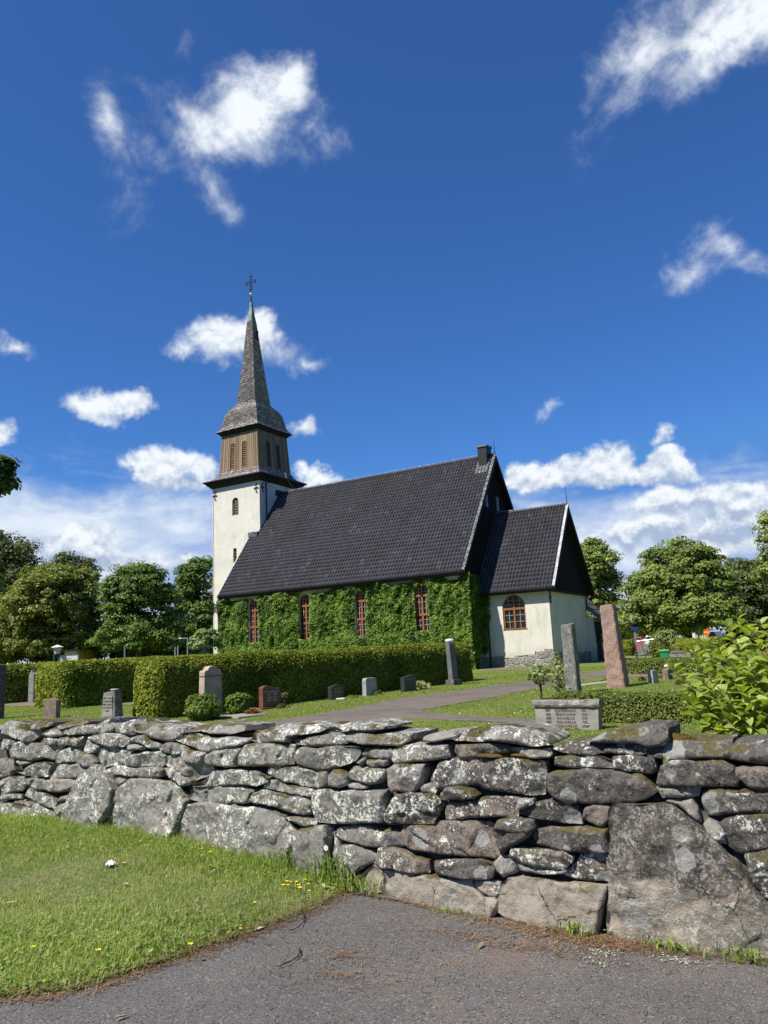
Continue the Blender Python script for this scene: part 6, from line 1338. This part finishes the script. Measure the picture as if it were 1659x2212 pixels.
# ---------------------------------------------------------------- things at the back
plain('bin_green', (.035, .27, .10), .45, var=.08); plain('bin_lid', (.05, .34, .16), .4, var=.08); plain('rubber', (.02, .02, .02), .8); plain('steel', (.42, .44, .45), .35, metal=.6); plain('blue_bristle', (.012, .02, .24), .7)
plain('yellow_wood', (.55, .42, .08), .6); plain('old_plank', (.26, .235, .21), .85, var=.35, sc=6.); plain('grey_lid', (.085, .095, .10), .6); plain('lamp_green', (.02, .075, .05), .45); plain('lamp_glass', (.55, .58, .56), .25)
plain('house_yellow', (.62, .42, .14), .8); plain('house_red', (.16, .035, .028), .8); plain('roof_brown', (.045, .03, .025), .8); plain('white_wall', (.72, .73, .72), .7); plain('house_blue', (.14, .18, .26), .7); plain('banner_red', (.55, .15, .17), .7, var=.25, sc=2.); plain('tent_white', (.74, .75, .75), .7); plain('tent_green', (.42, .58, .36), .7); plain('sign_red', (.70, .09, .01), .5); plain('sign_yellow', (.80, .60, .03), .5)
def build_back():
    # wheelie bin
    P = gp(1436, 1427); fr = Fr(P, (.2, -1)); k = mpp(P); w, h = 19*k, 24*k; t = thing('wheelie_bin', 'bright green wheelie bin beside the wooden box', 'bin', P)
    mb = MB(); q = [(-w*.40, -.28, .06), (w*.40, -.28, .06), (w*.40, .26, .06), (-w*.40, .26, .06), (-w*.5, -.34, h*.86), (w*.5, -.34, h*.86), (w*.5, .33, h*.86), (-w*.5, .33, h*.86)]; mb.add([fr(*v) for v in q], [(3, 2, 1, 0), (0, 1, 5, 4), (1, 2, 6, 5), (2, 3, 7, 6), (3, 0, 4, 7), (4, 5, 6, 7)]); mb.build('body', 'bin_green', t, bevel=.02)
    mb = MB(); q = [(-w*.58, -.38, h*.86), (w*.58, -.38, h*.86), (w*.58, .38, h*.84), (-w*.58, .38, h*.84), (-w*.52, -.34, h*.97), (w*.52, -.34, h*.97), (w*.52, .34, h*.93), (-w*.52, .34, h*.93)]; mb.add([fr(*v) for v in q], [(3, 2, 1, 0), (0, 1, 5, 4), (1, 2, 6, 5), (2, 3, 7, 6), (3, 0, 4, 7), (4, 5, 6, 7)]); mb.tube([fr(-w*.45, -.42, h*.96), fr(w*.45, -.42, h*.96)], .025, 8); mb.build('lid', 'bin_lid', t, bevel=.02)
    for s in (-1, 1):
        mb = MB(); mb.tube([fr(s*w*.42, -.30, .10), fr(s*w*.54, -.30, .10)], .11, 16); mb.build('wheel', 'rubber', t)
    # wooden compost box
    P = gp(1465, 1427); fr = Fr(P, (.2, -1)); w, h = 30*k, 20*k; t = thing('compost_box', 'weathered plank box with grey lid right of the green bin', 'box', P); mb = MB()
    for i in range(9): u = -w/2+w*i/9; mb.prism([fr(u+.008, .36, 0), fr(u+w/9-.008, .36, 0), fr(u+w/9-.008, .36, h*.80), fr(u+.008, .36, h*.80)], fr.f*-.03)
    for i in range(6): v = .34-.7*i/6; mb.prism([fr(w/2, v-.006, 0), fr(w/2, v-.11, 0), fr(w/2, v-.11, h*.8), fr(w/2, v-.006, h*.8)], fr.r*-.03); mb.prism([fr(-w/2, v-.006, 0), fr(-w/2, v-.11, 0), fr(-w/2, v-.11, h*.8), fr(-w/2, v-.006, h*.8)], fr.r*.03)
    mb.build('planks', 'old_plank', t); mb = MB(); mb.add([fr(*v) for v in ((-w*.46, -.38, h*.8), (w*.46, -.38, h*.8), (w*.46, .40, h*.8), (-w*.46, .40, h*.8), (-w*.42, -.33, h), (w*.42, -.33, h), (w*.42, .34, h), (-w*.42, .34, h))], [(3, 2, 1, 0), (0, 1, 5, 4), (1, 2, 6, 5), (2, 3, 7, 6), (3, 0, 4, 7), (4, 5, 6, 7)]); mb.build('lid', 'grey_lid', t, bevel=.02)
    mb = MB(); mb.prism([fr(w/2+.03, .3, 0), fr(w/2+.28, .3, 0), fr(w/2+.28, .3, h*.72), fr(w/2+.03, .3, h*.72)], fr.f*-.5); mb.build('side_locker', 'old_plank', t, bevel=.01)
    # stand with brooms and water tap
    P = gp(1377, 1424); fr = Fr(P, (.1, -1)); k = mpp(P); t = thing('broom_stand', 'metal stand holding brooms and a water pipe on the lawn', 'tool stand', P); mb = MB()
    for u in (0, 6*k): mb.tube([fr(u, 0, -.05), fr(u-.02, 0, 60*k if u == 0 else 22*k)], .045, 8)
    mb.tube([fr(0, 0, 38*k), fr(38*k, 0, 41*k)], .025, 6); mb.build('frame', 'steel', t)
    tag_ = [('blue headed broom standing upright in the metal stand', 'blue_bristle', 3*k, 0, 62*k), ('yellow handled rake leaning in the metal stand', 'yellow_wood', -3*k, -1*k, 16*k), ('dark handled hoe leaning on the metal stand', 'rubber', 10*k, 17*k, 62*k)]
    for i, (lb, m, u0, u1, hh) in enumerate(tag_):
        q = thing('broom' if i == 0 else 'garden_tool', lb, 'broom' if i == 0 else 'garden tool', fr(u0, .06, 0), 'tools in the broom stand'); f2 = Fr(fr(0, .06, 0), (.1, -1)); mb = MB(); a, b = (u0, u1) if i < 2 else (u1+1.5*k, u0-4*k); mb.tube([f2(a, 0, .0), f2(b, 0, hh)], .018, 6); mb.build('handle', 'steel' if i == 0 else m, q)
        if i == 0: mb = MB(); mb.prism([f2(-9*k, -.05, hh), f2(9*k, -.05, hh), f2(10*k, -.05, hh+6*k), f2(-10*k, -.05, hh+6*k)], fr.f*.14); mb.build('brush_head', 'blue_bristle', q, bevel=.015)
        elif i == 2: mb = MB(); mb.prism([f2(b-.1, 0, hh), f2(b+.1, 0, hh), f2(b+.1, 0, hh+.05), f2(b-.1, 0, hh+.05)], fr.f*.04); mb.build('hoe_blade', 'rubber', q)
    # flowering white shrubs
    P = gp(1464, 1424); P = P+np.array([-.5, 2.6, 0]); P[2] = zg(P[1]); ball_bush('flowering_bush', 'upper white flowering bush behind the compost box', P+np.array([-.6, .5, .9]), .72, .50, 'rose_leaf', .13, 900, 91, 'shrub', 'white flowering bushes'); ball_bush('flowering_bush', 'lower white flowering bush behind the compost box', P+np.array([.35, -.6, .3]), .66, .55, 'rose_leaf', .13, 900, 92, 'shrub', 'white flowering bushes')
    # lamp post on the left
    P = dp(122, 1418, 36.); P[2] = zg(P[1]); k = mpp(P); zt = float(dp(122, 1393, 36.)[2]); t = thing('lamp_post', 'green twin post lantern with white hood above the left hedges', 'lamp', P); mb = MB(); 
    for u in (-.08, .10): mb.tube([P+np.array([u, u*.5, 0]), P+np.array([u, u*.5, zt-P[2]-.38])], .05, 8)
    mb.build('post', 'lamp_green', t); c = np.array([P[0]+.05, P[1], 0]); mb = MB(); mb.lathe([(.11, zt-.42), (.13, zt-.38), (.19, zt-.12), (.001, zt-.10)], c, 6); mb.build('lantern', 'lamp_glass', t); mb = MB(); mb.lathe([(.27, zt-.13), (.27, zt-.10), (.06, zt-.01), (.001, zt)], c, 12); mb.build('hood', 'white_paint', t)
    def far_box(name, label, cat, x0, y0, x1, y1, d, m, depth=4., group=None, roof=None):
        a, b = dp(x0, y1, d), dp(x1, y1, d); zt = float(dp((x0+x1)/2, y0, d)[2]); P = (a+b)/2; P[2] = zg(P[1]); t = thing(name, label, cat, P, group); r = (b-a); r[2] = 0; w = np.linalg.norm(r); r /= w; fr = Fr(P, (r[1], -r[0])); h = zt-P[2]
        mb = MB(); mb.prism([fr(-w/2, 0, -.1), fr(w/2, 0, -.1), fr(w/2, 0, h), fr(-w/2, 0, h)], fr.f*-depth); mb.build('wall', m, t); return t, fr, w, h
    t, fr, w, h = far_box('yellow_house', 'yellow house glimpsed under the maples on the left', 'house', 140, 1404, 166, 1424, 79., 'house_yellow', 5.)
    mb = MB(); mb.prism([fr(-w*.62, .4, h*.98), fr(w*.62, .4, h*.98), fr(w*.62, -3, h*1.15), fr(-w*.62, -3, h*1.15)], np.array([0, 0, .15])); mb.build('roof', 'roof_brown', t)
    f = MB(); f.prism([fr(-.32, .01, h*.42), fr(.55, .01, h*.42), fr(.55, .01, h*.93), fr(-.32, .01, h*.93)], fr.f*.05); fo = f.build('window', 'white_paint', t)
    for u in (-.22, .05, .32): p = MB(); p.prism([fr(u, .062, h*.48), fr(u+.16, .062, h*.48), fr(u+.16, .062, h*.88), fr(u, .062, h*.88)], fr.f*.01); p.build('pane', 'glass', fo)
    t, fr, w, h = far_box('white_garden_wall', 'low white wall before the yellow house', 'wall', 126, 1415, 167, 1424, 60., 'white_wall', .25); mb = MB(); mb.prism([fr(-w/2-.03, .03, h), fr(w/2+.03, .03, h), fr(w/2+.03, .03, h+.05), fr(-w/2-.03, .03, h+.05)], fr.f*-.31); mb.build('coping', 'grey_sheet', t)
    for x, y, d, m, lb in ((733, 0, 0, '', ''),): pass
    for x, y0, d, lb, arm in ((405, 1378, 66., 'slim street lamp left of the pale shrub by the tower', True), (384, 1396, 60., 'short grey pole right of the darker maple', False), (378, 1398, 61., 'thin grey pole beside the short grey pole', False), (269, 1396, 62., 'grey pole under the darker maple', False)):
        P = dp(x, 1415, d); P[2] = zg(P[1]); z = float(dp(x, y0, d)[2]); t = thing('street_lamp' if arm else 'metal_pole', lb, 'street lamp' if arm else 'pole', P, None if arm else 'grey poles beyond the left hedges'); mb = MB(); mb.tube([P, P+np.array([0, 0, z-P[2]])], [.06, .045], 8); mb.build('pole', 'steel', t)
        if arm: q = P+np.array([0, 0, z-P[2]]); e = dp(391, 1379, d); mb = MB(); mb.tube([q, e], .025, 6); mb.tube([e, e+(e-q)*.35], [.08, .05], 8); mb.build('lamp_head', 'white_paint', t)
        else: mb = MB(); q = P+np.array([0, 0, z-P[2]]); mb.lathe([(.001, -.03), (.065, -.02), (.06, .03), (.001, .05)], q, 10); mb.build('cap', 'grey_sheet', t)
    t, fr, w, h = far_box('blue_house', 'blue grey house corner behind the pale shrub by the tower', 'house', 407, 1386, 436, 1416, 90., 'house_blue', 6.); mb = MB(); mb.prism([fr(-w*.6, .3, h), fr(w*.6, .3, h), fr(w*.6, -3, h*1.4), fr(-w*.6, -3, h*1.4)], np.array([0, 0, .15])); mb.build('roof', 'roof_brown', t)
    # right: banner, stalls, garage, sign
    t, fr, w, h = far_box('banner', 'red banner fence with light scrawls behind the red standing stone', 'banner', 1340, 1366, 1392, 1388, 84., 'banner_red', .05); rs = np.random.RandomState(2); mb = MB()
    for i in range(16): u, z = rs.uniform(-w*.45, w*.45), rs.uniform(h*.62, h*.97); mb.tube([fr(u+.28*math.cos(q), .03, z+.22*math.sin(q)) for q in np.linspace(rs.uniform(0, 3), rs.uniform(3.5, 6), 7)], .035, 4)
    mb.build('scrawl', 'tent_white', t)
    for (x0, y0, x1, y1, d, m, lb) in ((1338, 1362, 1352, 1392, 96., 'tent_green', 'pale green stall canopy behind the red banner'), (1352, 1359, 1383, 1392, 98., 'tent_white', 'white stall canopy behind the red banner'), (1398, 1362, 1412, 1392, 100., 'tent_green', 'light green canopy under the linden'), (1412, 1370, 1450, 1392, 92., 'tent_white', 'white stall table front under the linden')):
        t, fr, w, h = far_box('market_stall', lb, 'stall', x0, y0, x1, y1, d, m, 2.5, 'stalls beyond the churchyard')
        mb = MB(); mb.add([fr(-w*.58, .3, h*.9), fr(w*.58, .3, h*.9), fr(w*.58, -2.8, h*.9), fr(-w*.58, -2.8, h*.9), fr(0, -1.2, h*1.25)], [(0, 1, 4), (1, 2, 4), (2, 3, 4), (3, 0, 4)]); mb.build('canopy', m, t)
    t, fr, w, h = far_box('red_shed', 'dark red shed end behind the trimmed hedge', 'shed', 1487, 1358, 1502, 1392, 76., 'house_red', 6.); mb = MB(); mb.prism([fr(-w*.6, .2, h*.9), fr(0, .2, h*1.3), fr(0, .2, h*1.22), fr(-w*.6, .2, h*.8)], fr.f*-6.4); mb.prism([fr(w*.6, .2, h*.9), fr(0, .2, h*1.3), fr(0, .2, h*1.22), fr(w*.6, .2, h*.8)], fr.f*-6.4); mb.build('roof', 'roof_brown', t)
    t, fr, w, h = far_box('white_garage', 'white garage front behind the round red sign', 'garage', 1503, 1363, 1532, 1392, 70., 'white_wall', 5.); mb = MB(); mb.prism([fr(-w*.53, .15, h), fr(w*.9, .15, h), fr(w*.9, .15, h+.14), fr(-w*.53, .15, h+.14)], fr.f*-5.2); mb.build('roof', 'grey_sheet', t); mb = MB(); mb.prism([fr(-w*.32, .01, h*.55), fr(w*.2, .01, h*.55), fr(w*.2, .01, h*.58), fr(-w*.32, .01, h*.58)], fr.f*.03); mb.build('door_handle', 'grey_sheet', t); mb = MB(); mb.prism([fr(w*.5, -.2, -.1), fr(w*1.6, -.2, -.1), fr(w*1.6, -.2, h*.95), fr(w*.5, -.2, h*.95)], fr.f*-4.5); mb.build('side_wing', 'house_blue', t)
    P = dp(1525, 1392, 58.); P[2] = zg(P[1]); c = dp(1526.5, 1366, 58.); n = (EYE-c)*np.array([1, 1, 0]); n /= np.linalg.norm(n); r = np.array([-n[1], n[0], 0]); t = thing('road_sign', 'round red road sign with a yellow bar on a post', 'sign', P); mb = MB(); mb.tube([P, c-n*.05], .035, 8); mb.build('post', 'steel', t); k = mpp(c); mb = MB(); mb.prism([c+(r*math.cos(q)+np.array([0, 0, math.sin(q)]))*7.*k for q in np.linspace(0, 6.283, 25)[:-1]], n*.03); d = mb.build('disc', 'sign_red', t); mb = MB(); mb.prism([c+n*.032+r*u*k+np.array([0, 0, z*k]) for u, z in ((-5.2, -1.1), (5.2, -1.1), (5.2, 1.5), (-5.2, 1.5))], n*.008); mb.build('bar', 'sign_yellow', d)
    P = dp(1510, 1392, 64.); P[2] = zg(P[1]); mb = MB(); mb.tube([P, dp(1507, 1346, 64.)], .07, 8); tag(mb.build('utility_pole', 'steel', None), 'tall grey pole before the dark red shed', 'pole')
build_back()

# ---------------------------------------------------------------- small things on verge and asphalt
plain('tissue', (.80, .81, .82), .7); plain('petal_yellow', (.80, .60, .01), .5); plain('dry_leaf', (.42, .35, .23), .8, var=.3, sc=20.); plain('brown_leaf', (.16, .085, .045), .8); plain('dark_twig', (.035, .022, .018), .8)
mat('needle', m_leaf((.12, .065, .038), (.22, .125, .068), (.38, .26, .15), .1)); mat('lichen_crumb', m_leaf((.30, .31, .24), (.42, .43, .34), (.5, .51, .42), .1))
def road_pt(x, y, z=0.):
    r = ray(x, y); return EYE+r*((z-1.6)/r[2])
def verge_z(P):
    d, _ = nearest(np.array([P[:2]]), np.array(VERGE)); d = d[0]; return .006+.05*min(d/.5, 1)**.7+.02*math.sin(P[0]*2.1)*math.sin(P[1]*2.7)*min(d/.6, 1)+.05*np.clip((P[1]-3.2)/2, 0, 1)*np.clip((-P[0]-3.6)/2, 0, 1)
def build_small():
    rs = np.random.RandomState(44)
    # crumpled tissue
    c = road_pt(236, 1873, .07); n = 13; g = np.linspace(-1, 1, n); X, Y = np.meshgrid(g, g); Z = fbm3(np.c_[X.ravel(), Y.ravel(), 0*X.ravel()], 4.5, 3, 3).reshape(X.shape); V = np.c_[X.ravel()*.042*(1+.3*Z.ravel()), Y.ravel()*.032*(1-.3*Z.ravel()), .03+Z.ravel()*.025]+c; idx = np.arange(n*n).reshape(n, n); F = np.stack([idx[:-1, :-1], idx[:-1, 1:], idx[1:, 1:], idx[1:, :-1]], -1).reshape(-1, 4); tag(npmesh('tissue', V, F, 'tissue'), 'crumpled white tissue lying on the verge grass', 'tissue')
    # yellow flowers, each a plant of its own
    spots = [(241, 1803), (325, 1808), (352, 1812), (428, 1829), (440, 1824), (437, 1838), (459, 1830), (454, 1845), (474, 1826), (484, 1823), (490, 1826), (612, 1912), (620, 1904), (628, 1905), (622, 1912), (660, 1900), (645, 1912), (648, 1918), (551, 1950), (520, 2006), (666, 1910), (72, 2046), (214, 2052), (412, 2040), (668, 1925), (640, 1905)]
    places = ['by the left boulder', 'under the leaning boulder', 'right of the leaning boulder', 'leftmost of the clump under the big slab', 'top of the clump under the big slab', 'lowest left of the clump under the big slab', 'right of the clump under the big slab', 'lowest of the clump under the big slab', 'left of the trio on the big slab', 'middle of the trio on the big slab', 'right of the trio on the big slab', 'leftmost near the verge corner', 'highest near the verge corner', 'right of the highest near the verge corner', 'just under the highest near the verge corner', 'near the wall at the verge corner', 'low left near the verge corner', 'lowest near the verge corner', 'alone above the needle strip', 'on the edge of the needle strip', 'farthest right at the verge corner', 'alone at the lower left of the verge', 'low on the left part of the verge', 'at the needle strip below the clover', 'lowest right at the verge corner', 'between the two high ones at the verge corner']
    for (x, y), pl in zip(spots, places):
        p = road_pt(x, y, .10); z0 = verge_z(p); t = thing('yellow_flower', 'small yellow flower '+pl, 'flower', (p[0], p[1], z0), 'yellow flowers on the verge'); mb = MB(); h = max(.05, .10-z0+.0); c = np.array([p[0], p[1], z0+h]); mb.tube([(p[0]+rs.uniform(-.01, .01), p[1], z0-.01), c], .0015, 4); mb.build('stem', 'grass', t); mb = MB(); R = rs.uniform(.010, .016)
        for j in range(7): a = j*.898; d = np.array([math.cos(a), math.sin(a)*.9-.15, .35]); s = np.array([-math.sin(a), math.cos(a), 0])*R*.38; mb.add([c, c+d*R*.7+s, c+d*R*1.15, c+d*R*.7-s], [(0, 1, 2, 3)])
        mb.build('petals', 'petal_yellow', t)
    p = road_pt(704, 1832, .0); p = np.array([-3.62, 4.72, .05]); c = np.array([p[0], p[1], .40]); c = EYE+ray(704.5, 1831)*((4.72)/ray(704.5, 1831)[1]); t = thing('daisy', 'white daisy on a long stem before the upright stone', 'flower', (c[0], c[1], .04)); mb = MB(); mb.tube([(c[0]+.05, c[1]+.02, .03), (c[0]+.02, c[1], c[2]*.6), c], .002, 5); mb.build('stem', 'grass', t); mb = MB()
    for j in range(14): a = j*.449; d = np.array([math.cos(a), -.25, math.sin(a)]); s = np.array([-math.sin(a), 0, math.cos(a)])*.004; mb.add([c, c+d*.014+s, c+d*.022, c+d*.014-s], [(0, 1, 2, 3)])
    mb.build('petals', 'flower_white', t); mb = MB(); mb.lathe([(.001, -.003), (.006, 0), (.001, .005)], c+np.array([0, -.006, 0]), 8); mb.build('eye', 'petal_yellow', t)
    # weeds at the foot of the wall
    for i, (E, lb, n, h) in enumerate([(-3.42, 'tuft of weeds at the foot of the upright stone', 60, .30), (-3.15, 'leafy weeds at the verge corner below the wall', 50, .16), (-3.95, 'tall grass tuft right of the big slab', 40, .26), (-7.35, 'broad leaved weed in the gap left of the leaning boulder', 30, .2), (-1.55, 'grass tuft at the foot of the pale block', 34, .10), (-1.05, 'small tuft of weeds below the pale footed boulder', 40, .08), (-.68, 'weeds at the lower right of the pale footed boulder', 40, .10), (-2.35, 'small weed at the foot of the pale slab', 14, .05)]):
        y = float(Nf(E))-.075; z = verge_z((E, y)) if E < -3.1 else 0.; t = thing('weed_tuft', lb, 'weeds', (E, y, z), 'weeds along the wall foot'); P = np.c_[E+rs.normal(size=n)*.09, y+rs.uniform(-.05, .03, n), np.full(n, z)]; V, F = blades(P, rs.uniform(.4, 1., n)*h, rs.uniform(.004, .009, n), rs, .7); npmesh('grass_tuft', V, F, 'grass', t); k = n; q = np.c_[E+rs.normal(size=k)*.08, y+rs.uniform(-.06, .03, k), z+rs.uniform(.02, .6, k)*h]; V, F = leaf_cards(q, np.tile([0, -.4, .8], (k, 1))+rs.normal(size=(k, 3))*.5, .03, rs, 1.6); npmesh('leaves', V, F, 'juniper', t)
    # twigs
    for lb, pts in (('bent dark twig lying on the asphalt by the verge', [(652, 1968), (657, 1978), (656, 1990), (648, 2000), (634, 2008), (628, 2010)]), ('thin curved dark twig lying farther out on the asphalt', [(647, 2048), (648, 2058), (640, 2068), (625, 2078), (600, 2088)])):
        mb = MB(); q = [road_pt(x, y, .012+.006*(i % 2)) for i, (x, y) in enumerate(pts)]; mb.tube(q, list(np.linspace(.0042, .0022, len(q))), 6); mb.tube([q[2], q[2]+np.array([.03, .015, .012])], [.004, .002], 5); mb.tube([q[-2], q[-2]+np.array([-.005, -.04, .004])], [.004, .002], 5); tag(mb.build('twig', 'dark_twig', None), lb, 'twig', 'twigs on the asphalt')
    # dead leaves
    ld = ['pale dry leaf on the needle strip at the lower left', 'pale folded leaf on the needle strip', 'yellowish leaf at the edge of the asphalt', 'pale curled leaf on the asphalt at the bottom', 'large pale leaf at the verge corner', 'pale leaf beside the large leaf at the verge corner', 'dry leaf beside the tissue', 'dry leaf in the middle of the verge', 'straw leaf below the tissue', 'pale leaf right of the tissue', 'curled leaf on the left verge', 'brown leaf among the right hand verge grass', 'thin yellow leaf on the asphalt near the wall']
    for (x, y), lb, m in zip([(88, 2126), (290, 2058), (560, 2000), (262, 2188), (698, 1920), (712, 1922), (266, 1882), (460, 1902), (270, 1926), (424, 1970), (20, 1970), (595, 1895), (1640/1659*1050, 2035)], ld, ['dry_leaf']*11+['brown_leaf', 'hosta_leaf']):
        p = road_pt(x, y, .03); on = inside(np.array([p[:2]]), np.array(VERGE))[0]; z = verge_z(p)+.02 if on else .012; a = rs.uniform(0, 6.28); d = np.array([math.cos(a), math.sin(a), .05]); s = np.array([-math.sin(a), math.cos(a), 0]); c = np.array([p[0], p[1], z]); l, w = rs.uniform(.030, .05), rs.uniform(.008, .014); mb = MB(); mb.add([c-d*l, c-d*.3*l+s*w+np.array([0, 0, .008]), c+d*.4*l+s*w*.9+np.array([0, 0, .010]), c+d*l+np.array([0, 0, .006]), c+d*.4*l-s*w+np.array([0, 0, .009]), c-d*.3*l-s*w+np.array([0, 0, .006]), c], [(0, 1, 6), (1, 2, 6), (2, 3, 6), (3, 4, 6), (4, 5, 6), (5, 0, 6)]); tag(mb.build('dead_leaf', m, None), lb, 'leaf', 'dead leaves on the ground')
    # pine needles drifted along the edges
    P = []
    ed = np.array(VERGE[:10]); 
    for a, b in zip(ed, ed[1:]):
        L = np.linalg.norm(b-a); k = int(L*750); tt = rs.uniform(0, 1, k); nrm = np.array([-(b-a)[1], (b-a)[0]])/L; off = rs.normal(size=k)*.045+.02*np.sin(tt*L*7); P.append(a+(b-a)*tt[:, None]+nrm*off[:, None])
    k = 1500; E = rs.uniform(-3.2, .8, k); P.append(np.c_[E, Nf(E)-.05-np.abs(rs.normal(size=k))*.035*(1+.8*np.sin(E*5))])
    for x, y, sx, sy, k in ((1220, 2025, .2, .05, 500), (1330, 2042, .16, .05, 800), (1130, 2010, .3, .06, 250), (735, 2110, .06, .035, 50), (745, 2068, .07, .05, 80), (800, 2095, .3, .2, 260), (1100, 2040, .35, .05, 500)):
        c = road_pt(x, y)[:2]; P.append(c+rs.normal(size=(k, 2))*np.array([sx, sy]))
    k = 500; P.append(np.c_[rs.uniform(-4, 1, k), rs.uniform(1.8, 4.6, k)])
    P = np.concatenate(P); n = len(P); z = rs.uniform(.004, .016, n); onv = inside(P, np.array(VERGE)); z[onv] += .02; a = rs.uniform(0, 3.14, n); l = rs.uniform(.012, .032, n)[:, None]; d = np.c_[np.cos(a), np.sin(a), rs.normal(size=n)*.12]; s = np.c_[-np.sin(a), np.cos(a), 0*a]*rs.uniform(.0009, .0019, n)[:, None]; Q = np.c_[P, z]; V = np.stack([Q-d*l-s, Q-d*l+s, Q+d*l+s, Q+d*l-s], 1).reshape(-1, 3); F = np.arange(4*n).reshape(n, 4)
    keep = P[:, 1] < Nf(P[:, 0])-.02; F = F[keep]; tag(npmesh('pine_needles', V, F, 'needle'), 'rust brown pine needles drifted along the asphalt edge', 'needles', kind='stuff')
    Q = []
    for x, y, sx, sy, k in ((1300, 2058, .06, .03, 90), (1465, 2075, .07, .02, 110), (1290, 2080, .05, .03, 40), (1240, 2035, .2, .05, 40)): c = road_pt(x, y)[:2]; Q.append(c+rs.normal(size=(k, 2))*np.array([sx, sy]))
    Q = np.concatenate(Q); n = len(Q); V, F = leaf_cards(np.c_[Q, np.full(n, .006)], np.tile([0, 0, 1.], (n, 1))+rs.normal(size=(n, 3))*.3, .013, rs, 1.2); tag(npmesh('lichen_crumbs', V, F, 'lichen_crumb'), 'pale lichen crumbs fallen on the asphalt', 'lichen', kind='stuff')
build_small()
